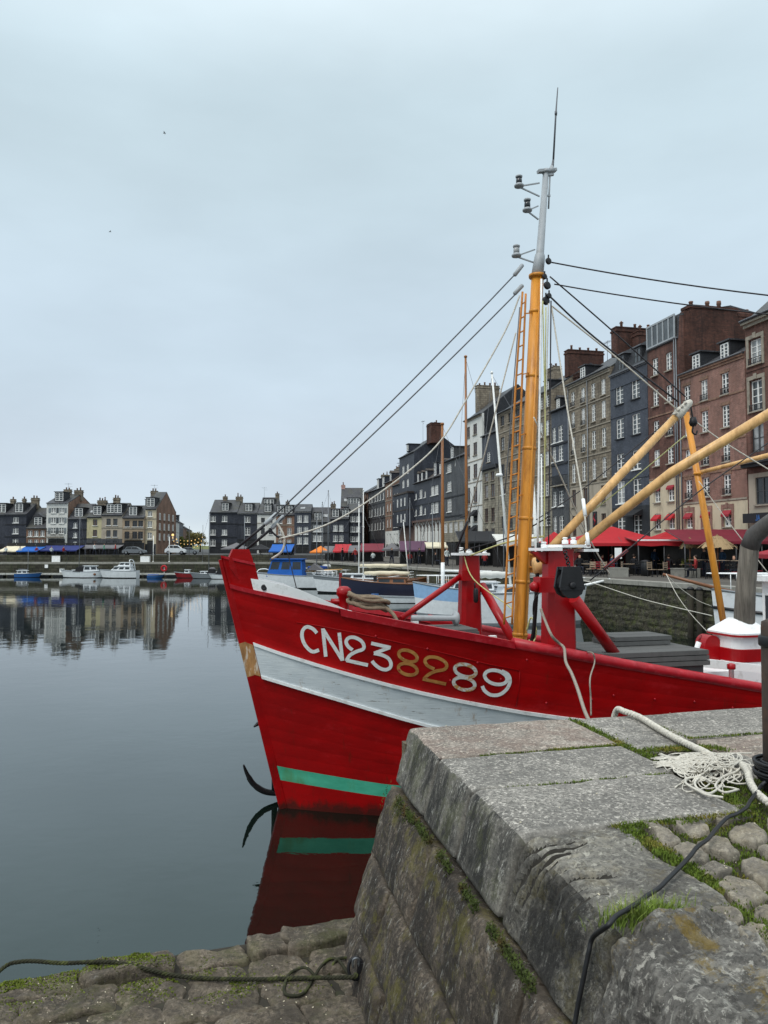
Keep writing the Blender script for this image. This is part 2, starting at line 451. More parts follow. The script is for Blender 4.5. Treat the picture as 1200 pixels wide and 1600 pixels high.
    M['letter_flaking'] = t.fin(c, 0.6)
    for nm, c in (('boat_white', (216, 220, 222)), ('boat_blue', (44, 92, 150)), ('boat_navy', (30, 34, 54)), ('boat_pale_blue', (140, 176, 212)), ('boat_red', (128, 26, 32)), ('boat_wood', (120, 78, 50)), ('boat_grey', (120, 126, 130)), ('boat_black', (22, 23, 26))):
        M[nm] = PM(nm, srgb(*c), 0.35, 0.08, 3, bump=0.03, dirt=mulc(srgb(*c), 0.6), damt=0.3, dscale=4)
    for nm, c in (('cloth_red', (172, 32, 40)), ('cloth_maroon', (112, 26, 42)), ('cloth_purple', (84, 52, 74)), ('cloth_grey', (104, 102, 104)), ('cloth_cream', (214, 204, 178)), ('cloth_white', (208, 208, 202)), ('cloth_orange', (226, 128, 48)), ('cloth_blue', (22, 88, 168)), ('cloth_navy', (34, 46, 104)), ('cloth_black', (30, 30, 33)), ('cloth_dull_red', (146, 40, 50)), ('cloth_tarp', (26, 62, 132))):
        M[nm] = PM(nm, srgb(*c), 0.8, 0.12, 1.5, bump=0.15, bscale=5)
    M['thatch'] = PM('thatch', srgb(158, 134, 100), 0.95, 0.35, 9, (6, 6, 1), 0.6, 20)
    M['wood_table'] = PM('table_wood', srgb(150, 132, 112), 0.6, 0.2, 6)
    M['skin'] = PM('skin', srgb(196, 150, 124), 0.6, 0.08, 5, bump=0)
    M['hair'] = PM('hair_dark', srgb(48, 36, 28), 0.7, 0.3, 30)
    for nm, c in (('coat_blue', (32, 58, 84)), ('coat_black', (26, 26, 30)), ('coat_white', (198, 206, 204)), ('coat_red', (142, 40, 40)), ('coat_green', (88, 142, 118)), ('trousers', (34, 38, 52))):
        M[nm] = PM(nm, srgb(*c), 0.85, 0.15, 8, bump=0.2)
    M['groove_dark'] = PM('groove_dark', srgb(46, 43, 38), 0.95, 0.3, 20, bump=0.4)  # darker colour for the deepest faces of the rope grooves
    M['concrete'] = PM('concrete', srgb(140, 138, 130), 0.9, 0.15, 3, bump=0.3, dirt=srgb(90, 88, 80), damt=0.5, dscale=2)
    M['pontoon'] = PM('pontoon_white', srgb(176, 176, 170), 0.8, 0.1, 2, bump=0.1, dirt=srgb(120, 118, 108), damt=0.5)
    M['quay_dirt'] = PM('quay_paving', srgb(86, 82, 76), 0.9, 0.25, 0.8, bump=0.3, bscale=6, dirt=srgb(56, 54, 50), damt=0.6, dscale=0.7)
    M['asphalt'] = PM('asphalt', (0.06, 0.06, 0.06), 0.85, 0.2, 1, bump=0.2)
    M['earth'] = PM('joint_earth', srgb(54, 50, 34), 0.95, 0.4, 14, bump=0.8, bscale=50, dirt=srgb(56, 68, 24), damt=0.8, dscale=5)
    M['core'] = PM('wall_core', srgb(52, 48, 40), 0.95, 0.3, 4, bump=0.6, bscale=20, dirt=srgb(48, 56, 26), damt=0.7, dscale=2)
    # stones
    def stone(name, a, b, spk=0.35, speck_scale=60, stain=None, samt=0.6, lichen=None, lamt=0.6, white=0.0, bump=0.5, rough=0.85, moss=0.0, speckdark=None, rv=(0.84, 1.14)):
        t = NT(name)
        p = t.pos()
        c = t.mix(t.rng(t.noise(p, 2.6, 7, 0.65), 0.32, 0.68), a, b)
        c = t.mix(1.0, c, t.rng(t.noise(p, 1.1, 9, 0.72), 0.34, 0.66, 0.66, 1.26), 'MULTIPLY')
        pt_ = t.n('ShaderNodeNewGeometry').outputs['Pointiness']
        oi = t.n('ShaderNodeObjectInfo').outputs['Random']
        c = t.mix(1.0, c, t.rng(oi, 0, 1, *rv), 'MULTIPLY')
        c = t.mix(t.rng(t.noise(p, speck_scale, 3, 0.75), 0.49, 0.57, 0, spk), c, speckdark or mulc(a, 0.32))
        c = t.mix(t.rng(t.noise(p, 7.5, 8, 0.72), 0.5, 0.64, 0, 0.45), c, mulc(a, 0.42))
        c = t.mix(t.rng(t.noise(p, speck_scale * 0.8, 3, 0.7, 0.4), 0.55, 0.62, 0, spk), c, mulc(b, 1.75))
        if stain:
            c = t.mix(t.rng(t.noise(t.pos((1.6, 1.6, 0.35)), 2.1, 9, 0.74), 0.45, 0.56, 0, samt), c, stain)
        if white:
            c = t.mix(t.rng(t.noise(t.pos((5, 5, 1.1)), 4.0, 12, 0.85), 0.555, 0.62, 0, white), c, srgb(196, 194, 184))
        if lichen:
            c = t.mix(t.rng(t.noise(p, 2.6, 12, 0.82), 0.515, 0.575, 0, lamt), c, lichen)
        c = t.mix(t.rng(pt_, 0.515, 0.58, 0, 0.4), c, mulc(b, 1.25))
        if moss:
            c = t.mix(t.rng(t.noise(p, 1.7, 8, 0.7), 0.54, 0.66, 0, moss), c, srgb(74, 84, 26))
        t.bump(t.noise(p, 9, 10, 0.75), min(1, bump * 1.3), 0.05)
        t.bump(t.noise(p, speck_scale, 4, 0.75), bump, 0.012)
        return t.fin(c, rough, 0, 0.35)
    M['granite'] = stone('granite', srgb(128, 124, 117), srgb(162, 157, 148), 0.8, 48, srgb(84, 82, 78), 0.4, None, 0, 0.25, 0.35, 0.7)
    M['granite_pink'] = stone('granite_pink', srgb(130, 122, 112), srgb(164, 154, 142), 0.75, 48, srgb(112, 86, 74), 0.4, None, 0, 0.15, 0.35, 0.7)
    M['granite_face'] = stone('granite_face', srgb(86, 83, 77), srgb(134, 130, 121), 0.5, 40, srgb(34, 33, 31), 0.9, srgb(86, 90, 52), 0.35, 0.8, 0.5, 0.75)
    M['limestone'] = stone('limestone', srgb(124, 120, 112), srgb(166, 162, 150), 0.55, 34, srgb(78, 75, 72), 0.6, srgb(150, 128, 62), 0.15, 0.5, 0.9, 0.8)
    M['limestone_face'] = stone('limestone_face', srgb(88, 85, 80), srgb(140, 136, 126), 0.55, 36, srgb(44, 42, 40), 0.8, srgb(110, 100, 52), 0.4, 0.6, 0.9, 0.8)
    M['limestone_lichen'] = stone('limestone_lichen', srgb(116, 112, 106), srgb(170, 166, 156), 0.6, 30, srgb(66, 63, 60), 0.65, srgb(132, 108, 30), 0.7, 0.6, 1.0, 0.85)
    M['wall_stone'] = stone('wall_stone', srgb(74, 66, 58), srgb(122, 110, 96), 0.5, 30, srgb(40, 36, 32), 0.75, srgb(104, 98, 34), 0.6, 0.75, 0.9, 0.8)
    M['cobble'] = stone('cobble', srgb(136, 128, 114), srgb(180, 170, 152), 0.35, 40, srgb(96, 92, 90), 0.5, srgb(140, 124, 84), 0.25, 0.3, 0.8, 0.85)
    M['landing_stone'] = stone('landing_stone', srgb(94, 86, 76), srgb(136, 124, 108), 0.45, 30, srgb(62, 56, 48), 0.6, srgb(76, 74, 40), 0.4, 0.25, 0.9, 0.9, 0.35)
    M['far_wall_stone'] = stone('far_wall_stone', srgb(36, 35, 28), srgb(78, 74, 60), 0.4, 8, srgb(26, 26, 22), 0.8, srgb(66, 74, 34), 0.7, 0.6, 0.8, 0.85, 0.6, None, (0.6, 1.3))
    M['moss'] = PM('moss', srgb(84, 102, 30), 0.95, 0.5, 22, bump=0.5, bscale=90, dirt=srgb(140, 122, 58), damt=0.8, dscale=5)
    M['moss_face'] = PM('moss_face', srgb(60, 72, 26), 0.95, 0.5, 18, bump=0.5, bscale=90, dirt=srgb(96, 66, 44), damt=0.85, dscale=5)
    M['moss_bright'] = PM('moss_bright', srgb(92, 104, 26), 0.95, 0.4, 14, bump=0.5, bscale=90)
    M['grass'] = PM('grass', srgb(104, 124, 44), 0.8, 0.4, 14, bump=0, dirt=srgb(150, 140, 78), damt=0.7, dscale=9)
    M['leaf'] = PM('leaf', srgb(92, 96, 40), 0.8, 0.5, 0.8, bump=0)
    M['bark'] = PM('bark', srgb(70, 58, 46), 0.9, 0.3, 6)
    e = NT('warm_bulb')
    e.b.inputs['Emission Color'].default_value = (1.0, 0.62, 0.2, 1)
    e.b.inputs['Emission Strength'].default_value = 1.1
    M['bulb'] = e.fin((0.8, 0.5, 0.2), 0.4)
    # water
    t = NT('water')
    p = t.pos((1, 1, 1))
    a = t.noise(p, 0.55, 3, 0.55)
    t.bump(a, 0.035, 0.25)
    b_ = t.noise(t.pos((1.0, 1.6, 1)), 3.2, 3, 0.5)
    t.bump(b_, 0.012, 0.1)
    t.b.inputs['IOR'].default_value = 1.88
    t.b.inputs['Specular Tint'].default_value = (0.85, 1.0, 0.95, 1)
    M['water'] = t.fin((0.003, 0.007, 0.005), 0.02, 0, 0.5)
setup_materials()
# ---------------------------------------------------------------- setting: water, quays
ZR, ZL, ZN = 2.45, 3.1, 2.65              # right quay, far quay and foreground quay levels
wb = MB()
wb.add([(-700, -60, 0), (700, -60, 0), (700, 900, 0), (-700, 900, 0)], [(0, 1, 2, 3)])
tag(wb.build('water', M['water']), kind='structure')
def block(name, poly, z0, z1, mat, top=None):
    b = MB()
    b.prism(poly, lambda x, y, t: (x, y, t), z0, z1)
    return tag(b.build(name, mat), kind='structure')
# right quay (edge runs from the near right to the far end of the basin)
QD = Vector((-0.357, 0.934, 0)); QP = Vector((12.5, 41.7, 0)); QN = Vector((0.934, 0.357, 0))
def qe(D, back=0.0):
    k = (D - QP.y) / QD.y
    q = QP + QD * k + QN * back
    return (q.x, q.y)
block('right_quay_ground', [qe(6, 0.35), (230, 6), (230, 300), (-15, 300), qe(112, 0.35)], -3, ZR, M['quay_dirt'])
FARY = 114.0
block('far_quay_ground', [(-330, FARY), (qe(112.2)[0] + 6, FARY), (qe(112.2)[0] + 6, 900), (-330, 900)], -3, ZL, M['asphalt'])
block('left_quay_ground', [(-330, -40), (-92, -40), (-96, 113.9), (-330, 113.9)], -3, ZL, M['quay_dirt'])
block('lower_walkway', [(-150, 112.0), (qe(112.2)[0] - 1.5, 112.0), (qe(112.2)[0] - 1.5, 113.8), (-150, 113.8)], -3, 2.05, M['concrete'])
# the stones of the far basin wall
def stone_wall(name, label, pts, z0, z1, mat, rows, length, depth, seed, group=None):
    """coursed blocks along pts (plan line), faces pointing to the left of the line"""
    rr = random.Random(seed)
    root = tag(link(name, None), label, 'wall', group)
    protos = []
    for k in range(7):
        b = MB()
        nx, nz = 4, 3
        rws = []
        for j in range(-1, nz + 2):
            row = []
            for i in range(-1, nx + 2):
                u = min(max(i, 0), nx) / nx; v = min(max(j, 0), nz) / nz
                sk = i in (-1, nx + 1) or j in (-1, nz + 1)
                edge = i in (0, nx) or j in (0, nz)
                d = 0.3 if sk else ((0.01 if edge else -0.025) - 0.5 * depth * (0.5 + fbm(Vector((u * 2 + k * 7, v * 2, 3.1)), 2)))
                row.append((u - 0.5 + rr.uniform(-.03, .03) * edge, d, v + rr.uniform(-.04, .04) * edge))
            rws.append(row)
        b.grid(rws, smooth=False)
        protos.append(b.mesh('stone', mat))
    n = 0
    for r_ in range(rows):
        h = (z1 - z0) / rows
        for (a, c) in zip(pts, pts[1:]):
            a, c = Vector(a).to_3d(), Vector(c).to_3d()
            L = (c - a).length
            d = (c - a) / L
            x = rr.uniform(0, length * 0.5)
            while x < L:
                l_ = length * rr.uniform(0.4, 1.3)
                if n < 300:
                    o = link('stone', rr.choice(protos), root)
                    q = a + d * (x + l_ / 2)
                    o.location = (q.x, q.y, z0 + r_ * h + 0.02 + rr.uniform(-.06, .06))
                    o.rotation_euler = (rr.uniform(-.03, .03), rr.uniform(-.07, .07), math.atan2(d.y, d.x) + rr.uniform(-.03, .03))
                    o.scale = (l_ * rr.uniform(.95, 1.1), 1, h * rr.uniform(.85, 1.1))
                    n += 1
                x += l_
    return root
wpts = [(qe(20)[0], 20.0), (qe(62)[0], 62.0)]
def rev(a): return list(reversed(a))
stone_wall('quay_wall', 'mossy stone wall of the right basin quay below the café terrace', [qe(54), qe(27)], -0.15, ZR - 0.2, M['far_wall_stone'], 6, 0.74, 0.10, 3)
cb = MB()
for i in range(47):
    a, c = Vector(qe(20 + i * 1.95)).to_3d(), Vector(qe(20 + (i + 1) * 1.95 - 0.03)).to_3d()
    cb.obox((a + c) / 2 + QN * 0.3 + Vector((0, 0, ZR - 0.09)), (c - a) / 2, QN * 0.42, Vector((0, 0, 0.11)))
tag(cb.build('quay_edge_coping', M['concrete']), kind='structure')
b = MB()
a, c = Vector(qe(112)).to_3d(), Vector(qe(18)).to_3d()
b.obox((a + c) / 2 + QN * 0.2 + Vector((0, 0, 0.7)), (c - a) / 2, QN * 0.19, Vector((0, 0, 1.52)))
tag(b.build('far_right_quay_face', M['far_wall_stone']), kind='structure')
# far quay: upper wall above the walkway and lower wall, both of courses too small to pick apart
b = MB()
b.bx(-150, -16, 113.6, 114.1, 2.02, ZL + 0.03)
b.bx(-150, -16, 111.7, 112.05, -2, 1.8)
tag(b.build('far_quay_wall', MASON('far_wall', srgb(74, 72, 60), srgb(52, 50, 42), srgb(34, 34, 30), 0.9, 0.4, 0.03, 0.9, srgb(50, 58, 34), 0.8, 0.6)), kind='structure')
b = MB()
b.bx(-150, -16, 111.7, 113.0, 1.81, 2.09)
tag(b.build('walkway_edge', M['concrete']), kind='structure')

# ---------------------------------------------------------------- foreground quay
CORN = Vector((0.198, 6.574, 0)); E1 = Vector((0.967, 0.254, 0)); E2 = Vector((0.208, -0.978, 0))
def Q(u, s, z=ZN): return CORN + E1 * u + E2 * s + Vector((0, 0, z))
BAT = 0.3
b = MB()
zt, zb = ZN - 0.062, -2.0
def lft(h, s):  # left face point at depth h under the top
    return Q(0.10 - 0.17 - BAT * max(h - 0.42, 0) if h > 0.3 else 0.12, s, ZN - h)
top = [Q(0.12, 0.06, zt), Q(26, 0.06, zt), Q(26, 9, zt), Q(0.12, 9, zt)]
bot = [Q(0.12, 0.06, zb) - E1 * 1.72, Q(26, 0.06, zb), Q(26, 9, zb), Q(0.12, 9, zb) - E1 * 1.72]
b.add(top + bot, [(0, 1, 2, 3), (7, 6, 5, 4), (0, 4, 5, 1), (1, 5, 6, 2), (2, 6, 7, 3), (3, 7, 4, 0)])
quay = tag(b.build('quay', M['earth']), kind='structure')
b = MB()
b.bx(-14, 1.2, -12, 0.3, -2, ZN)
tag(b.build('quay_behind', M['quay_dirt']), kind='structure')

def prof_pts(u1, r, fh, nt, nr, nf):
    """(u, dz, normal_u, normal_z) from the inner end of the top over the nose and down the battered face"""
    out = []
    sl = math.atan(BAT)
    cu = r                      # arc centre at u = cu + shift, dz = -r
    for i in range(nt):
        t = i / nt
        out.append((u1 + (cu - u1) * t, 0.0, 0.0, 1.0))
    a1 = math.pi / 2 - sl
    for i in range(nr + 1):
        a = a1 * i / nr
        out.append((cu - r * math.sin(a), -r + r * math.cos(a), -math.sin(a), math.cos(a)))
    u0, z0 = out[-1][0], out[-1][1]
    for i in range(1, nf + 1):
        d = (fh + z0) * i / nf
        out.append((u0 - BAT * d, z0 - d, -math.cos(sl), math.sin(sl)))
    out.append((out[-1][0] + 0.12, out[-1][1] - 0.02, 0, -1.0))
    return out
def edge_stone(name, s0, s1, u1, r, fh, amp, freq, mats, ds, seed, zoff=0.0, extra=None, label=None, step=0.03, arris=0.012):
    pr = prof_pts(u1, r, fh, max(3, int((u1 - r) / step)), 8, max(3, int(fh / step)))
    ns = max(4, int((s1 - s0) / ds))
    b = MB()
    rows, deep = [], set()
    for i in range(-1, ns + 2):
        s = s0 + (s1 - s0) * min(max(i, 0), ns) / ns
        sk = i in (-1, ns + 1)
        de = min(min(max(i, 0), ns), ns - min(max(i, 0), ns)) * (s1 - s0) / ns
        row = []
        for j, (u, dz, nu, nz) in enumerate(pr):
            w_ = Q(u, s, ZN + dz + zoff)
            d = amp * fbm(w_ * freq + Vector((seed * 3.1, 0, 0)), 5) + 0.35 * amp * fbm(w_ * freq * 4.3 + Vector((0, seed, 0)), 3) + 0.16 * amp * fbm(w_ * freq * 14 + Vector((0, seed, 4)), 2)
            d -= arris * math.exp(-de / 0.018)
            du = u1 - u
            if dz == 0.0: d -= arris * math.exp(-du / 0.018)
            if extra:
                ex = extra(s, u, dz); d += ex
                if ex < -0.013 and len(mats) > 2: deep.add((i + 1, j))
            if sk or (j == 0): d -= 0.10
            wob = 0.012 * noise.noise(Vector((u * 5, dz * 5, seed + (0 if i < ns / 2 else 9)))) * math.exp(-de / 0.05) * 1.5
            n_ = E1 * nu + Vector((0, 0, nz))
            row.append(w_ + n_ * d + E2 * wob)
        rows.append(row)
    n = len(pr)
    flat = [q for r_ in rows for q in r_]
    fs, ms = [], []
    ntop = sum(1 for q in pr if q[3] > 0.72)
    for i in range(len(rows) - 1):
        for j in range(n - 1):
            fs.append((i * n + j, i * n + j + 1, (i + 1) * n + j + 1, (i + 1) * n + j))
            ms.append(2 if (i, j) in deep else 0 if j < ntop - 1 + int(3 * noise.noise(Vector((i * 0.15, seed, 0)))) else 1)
    b.v = [tuple(q) for q in flat]; b.f = fs; b.m = ms; b.s = [True] * len(fs)
    o = b.build(name, mats, quay)
    if label: o['label'] = label
    return o
def grooves(s, u, dz):
    d = 0.0
    for k, (sc, wd, dp, ua, ub) in enumerate(((2.53, .02, .035, -.01, .30), (2.61, .024, .045, -.02, .32), (2.69, .02, .04, -.02, .25), (2.76, .017, .028, -.01, .22), (2.86, .018, .025, .0, .2), (2.955, .026, .048, 0.03, .27), (3.05, .016, .02, .02, .2), (3.12, .02, .024, .02, .22))):
        c = sc + 0.10 * (u - 0.1) + 0.25 * dz + 0.02 * math.sin(u * 9 + k)
        e = math.exp(-((s - c) / wd) ** 2)
        f = 1 / (1 + math.exp(-(u - ua) / 0.03)) / (1 + math.exp((u - ub) / 0.05))
        d -= dp * e * f
    return d
def crag(s, u, dz):
    q = Vector((u * 3.2 + s, s * 4.0, dz * 3))
    d = -0.045 * max(0.0, noise.noise(q)) ** 0.7
    st = noise.noise(Vector((s * 14 + u * 9, u * 3 - s * 2, dz * 6)))
    d += 0.012 * abs(st) ** 0.6 - 0.012 * max(0.0, noise.noise(Vector((s * 30 + u * 18, u * 8, dz * 14))))
    d -= 0.02 * abs(noise.noise(Vector((u * 2 - s * 6, s * 9 + u * 5, dz * 8))))
    d -= 0.06 / (1 + math.exp(-(s - 4.55 - 0.6 * u) / 0.05)) * (1 if u > -0.3 else 0)
    return d
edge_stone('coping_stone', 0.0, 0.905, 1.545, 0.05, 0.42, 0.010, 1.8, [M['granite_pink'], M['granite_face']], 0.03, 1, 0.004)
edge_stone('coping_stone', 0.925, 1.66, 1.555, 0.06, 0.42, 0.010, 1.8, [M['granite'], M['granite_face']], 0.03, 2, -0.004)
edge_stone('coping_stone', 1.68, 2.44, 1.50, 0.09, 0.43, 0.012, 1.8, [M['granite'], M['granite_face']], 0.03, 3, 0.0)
edge_stone('coping_stone', 2.46, 3.43, 0.66, 0.17, 0.44, 0.03, 2.2, [M['limestone'], M['limestone_face'], M['groove_dark']], 0.0075, 4, -0.015, grooves, 'grey limestone coping block cut by rope grooves', 0.02)
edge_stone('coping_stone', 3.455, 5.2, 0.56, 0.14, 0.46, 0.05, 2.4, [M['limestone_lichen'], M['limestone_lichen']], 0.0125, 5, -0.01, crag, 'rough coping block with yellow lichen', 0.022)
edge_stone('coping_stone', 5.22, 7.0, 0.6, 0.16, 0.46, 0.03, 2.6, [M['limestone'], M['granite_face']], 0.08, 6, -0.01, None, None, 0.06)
# inner row of granite pavers
def slab(u0, u1, s0, s1, mat, seed, zo=0.0, n=16, skew=0.0, name='paving_slab'):
    b = MB()
    rows = []
    for i in range(-1, n + 2):
        row = []
        for j in range(-1, n + 2):
            ii, jj = min(max(i, 0), n), min(max(j, 0), n)
            u = u0 + (u1 - u0) * jj / n; s = s0 + (s1 - s0) * ii / n + skew * (u - u0)
            e = min(ii * (s1 - s0) / n, (n - ii) * (s1 - s0) / n, jj * (u1 - u0) / n, (n - jj) * (u1 - u0) / n)
            q = Q(u, s)
            q.z += zo + 0.009 * fbm(q * 1.7 + Vector((seed, 0, 0)), 4) - 0.014 * math.exp(-e / 0.02) - (0.08 if (i != ii or j != jj) else 0)
            q += E1 * 0.012 * noise.noise(Vector((s * 6, seed, 0))) * (e < 0.01) + E2 * 0.012 * noise.noise(Vector((u * 6, seed, 5))) * (e < 0.01)
            row.append(q)
        rows.append(row)
    b.grid(rows)
    return b.build(name, mat, quay)
slab(1.575, 2.17, 0.0, 1.05, M['granite'], 11, -0.01, 14, -0.05)
slab(2.19, 3.67, 0.0, 0.84, M['granite'], 12, 0.0)
slab(3.69, 5.3, 0.0, 0.84, M['granite'], 13, -0.006)
slab(5.32, 7.0, 0.0, 0.84, M['granite_pink'], 14, 0.0)
slab(2.27, 3.55, 0.87, 1.60, M['granite_pink'], 15, -0.012)
slab(3.58, 5.2, 0.87, 1.60, M['granite'], 16, -0.006)
slab(1.80, 2.75, 1.28, 1.80, M['granite'], 17, -0.022, 14, 0.05)
slab(7.02, 9.0, 0.0, 0.84, M['granite'], 18, 0.0)
slab(5.22, 7.0, 0.87, 1.60, M['granite'], 19, 0.0)

def blob_stone(name, parent, poly, zc, h, dome, amp, mat, seed, n=30, freq=6.0, label=None):
    """irregular stone from a plan polygon: smoothed outline, crowned top, rough sides"""
    c = sum((Vector(q) for q in poly), Vector((0, 0))) / len(poly)
    cl = [Vector(q) for q in poly]
    m = len(cl)
    ring = []
    for i in range(n):
        t = i * m / n
        k = int(t); f = t - k
        a, b_, d, e = cl[(k - 1) % m], cl[k % m], cl[(k + 1) % m], cl[(k + 2) % m]
        f2 = f * f; f3 = f2 * f
        cr_ = 0.5 * ((2 * b_) + (d - a) * f + (2 * a - 5 * b_ + 4 * d - e) * f2 + (3 * b_ - a - 3 * d + e) * f3)
        q = cr_ * 0.35 + (b_ + (d - b_) * f) * 0.65
        q += (q - c) * 0.13 * noise.noise(Vector((q.x * 14, q.y * 14, seed)))
        ring.append(q)
    b = MB()
    prof = [(0.12, 1.0), (0.4, 0.99), (0.65, 0.97), (0.82, 0.92), (0.92, 0.76), (0.975, 0.42), (1.0, 0.0), (1.02, -0.5), (1.02, -1.5)]
    rows = []
    for k, (f, zz) in enumerate(prof):
        row = []
        for q in ring:
            p2 = c + (q - c) * f
            p3 = Vector((p2.x, p2.y, 0))
            z = zc + (dome * zz if zz > 0 else h * zz)
            z += amp * fbm(p3 * freq + Vector((0, 0, seed)), 5) * (1 if zz > 0 else 0.3)
            p3.z = z
            if 0 < k < 8: p3 += Vector((noise.noise(p3 * 9 + Vector((seed, 0, 0))), noise.noise(p3 * 9 + Vector((0, seed, 0))), 0)) * amp * 0.5
            row.append(p3)
        rows.append(row)
    b.grid(rows, smooth=True, close=True)
    i0 = 0
    b.f.append(tuple(range(n))); b.m.append(0); b.s.append(True)
    o = b.build(name, mat, parent)
    if label: o['label'] = label
    return o
def pxpoly(pts, z=ZN): return [Pz(x, y, z).xy for x, y in pts]
crop6 = lambda pts: pxpoly([(1000 + x / 6.0, 1190 + y / 6.0) for x, y in pts])
COB = [
    [(-10, 520), (90, 490), (170, 530), (300, 620), (390, 690), (330, 715), (220, 710), (150, 640), (60, 575)],
    [(240, 490), (360, 460), (480, 480), (600, 540), (655, 600), (560, 625), (420, 590), (300, 550)],
    [(570, 420), (680, 390), (800, 420), (890, 470), (820, 510), (720, 505), (640, 460)],
    [(850, 380), (940, 365), (1030, 400), (1060, 450), (960, 460), (900, 420)],
    [(830, 590), (960, 560), (1100, 555), (1190, 620), (1180, 690), (1060, 730), (920, 690)],
    [(530, 690), (680, 670), (820, 680), (930, 750), (960, 800), (820, 830), (690, 800), (600, 760)],
    [(310, 760), (440, 735), (560, 760), (660, 830), (640, 880), (480, 920), (380, 840)],
    [(510, 950), (640, 920), (780, 910), (860, 940), (760, 1000), (620, 1040), (560, 1000)],
    [(940, 910), (1080, 860), (1200, 870), (1330, 960), (1300, 1090), (1180, 1120), (1060, 1060), (990, 960)],
    [(710, 1090), (830, 1030), (1000, 1050), (1140, 1120), (1200, 1200), (1080, 1260), (960, 1290), (820, 1210), (740, 1150)],
    [(1060, 1310), (1180, 1270), (1330, 1290), (1340, 1420), (1180, 1440), (1080, 1400)],
    [(380, 1080), (430, 1020), (520, 1080), (575, 1130), (480, 1140)],
    [(1100, 740), (1200, 735), (1330, 790), (1300, 840), (1180, 810)],
    [(1180, 480), (1290, 470), (1380, 520), (1330, 580), (1210, 560)],
    [(640, 1330), (760, 1290), (900, 1340), (960, 1440), (860, 1500), (720, 1440)],
    [(900, 1520), (1000, 1450), (1180, 1500), (1250, 1640), (1120, 1700), (980, 1640)],
    [(1130, 1720), (1260, 1660), (1420, 1720), (1440, 1880), (1280, 1900), (1180, 1830)],
    [(1100, 1900), (1200, 1870), (1330, 1960), (1330, 2120), (1200, 2130), (1120, 2020)],
]
for i, pl in enumerate(COB):
    blob_stone('cobble', quay, crop6(pl), ZN - 0.046, 0.05, 0.034, 0.026, M['cobble'], 20 + i * 1.7, 40, 9.0)
rr = random.Random(5)
used = [sum((Vector(q) for q in crop6(pl)), Vector((0, 0))) / len(pl) for pl in COB]
k = 0
for a in range(40):
    for c_ in range(40):
        u = 0.72 + c_ * 0.24 + rr.uniform(-.05, .05) + 0.12 * (a % 2); s = 1.9 + a * 0.2 + rr.uniform(-.04, .04)
        if u > 6.5 or s > 5.4 or (s < 2.55 and u < 1.66): continue
        q = Q(u, s)
        if any((q.xy - v).length < 0.27 for v in used): continue
        if (q.xy - Vector((2.60, 4.99))).length < 0.24: continue
        px, py = proj(q)
        if px < 1215 and (px < 1090 or py < 1240): continue
        if k > 170: continue
        k += 1
        pl = [(q.x + math.cos(t) * 0.125 * rr.uniform(.75, 1.1), q.y + math.sin(t) * 0.095 * rr.uniform(.75, 1.1)) for t in [i * 2 * math.pi / 6 + k for i in range(6)]]
        blob_stone('cobble', quay, pl, ZN - 0.046, 0.05, 0.032, 0.022, M['cobble'], 90 + k * 1.3, 20)
# face of the quay: big dark blocks on the batter under the coping
def wall_block(s0, s1, h0, h1, seed, mat, n=24, amp=0.028):
    b = MB()
    rows = []
    for i in range(-1, n + 2):
        row = []
        for j in range(-1, n + 2):
            ii, jj = min(max(i, 0), n), min(max(j, 0), n)
            s = s0 + (s1 - s0) * jj / n; h = h0 + (h1 - h0) * ii / n
            e = min(ii * (h1 - h0) / n, (n - ii) * (h1 - h0) / n, jj * (s1 - s0) / n, (n - jj) * (s1 - s0) / n)
            q = Q(-0.17 - BAT * (h - 0.42), s, ZN - h)
            d = amp * fbm(q * 2.2 + Vector((seed * 5.3, 0, 0)), 6) + 0.3 * amp * fbm(q * Vector((9, 9, 9)).x + Vector((0, seed, 0)), 3)
            d -= 0.035 * math.exp(-e / 0.03) - 0.01
            if i != ii or j != jj: d -= 0.16
            q += (E1 * -0.96 + Vector((0, 0, 0.28))) * d + E2 * 0.02 * noise.noise(Vector((h * 5, seed, s0))) * (e < 0.02)
            row.append(q)
        rows.append(row)
    b.grid(rows)
    return b.build('wall_block', mat, quay)
hs = [0.45, 1.0, 1.48, 1.98, 2.6]
for r_ in range(4):
    s = [0.0, 0.0, 0.0, 0.0][r_]
    first = True
    while s < 5.6:
        l_ = rr.uniform(0.9, 1.7) if not first else [1.35, 0.75, 1.2, 0.8][r_]
        first = False
        wall_block(s + 0.008, min(s + l_, 6.2) - 0.008, hs[r_] + 0.008, hs[r_ + 1] - 0.008, s * 3 + r_ * 11, M['wall_stone'])
        s += l_
# end face of the quay towards the red boat
for r_ in range(8):
    u = -0.17 - BAT * (hs[min(r_, 4)] - 0.42) if r_ < 4 else -0.9
    h0 = 0.02 + r_ * 0.45
    x = [0.05, 0.4][r_ % 2] - 0.4
    while x < 9:
        l_ = rr.uniform(0.8, 1.3)
        b = MB()
        a = max(x, -0.05 - BAT * h0)
        b.obox(Q(a + l_ / 2, 0.05, ZN - 0.1 - h0 - 0.2), E1 * (l_ / 2 - 0.01), E2 * 0.05, Vector((0, 0, 0.215)))
        b.build('wall_block', M['wall_stone'], quay)
        x += l_
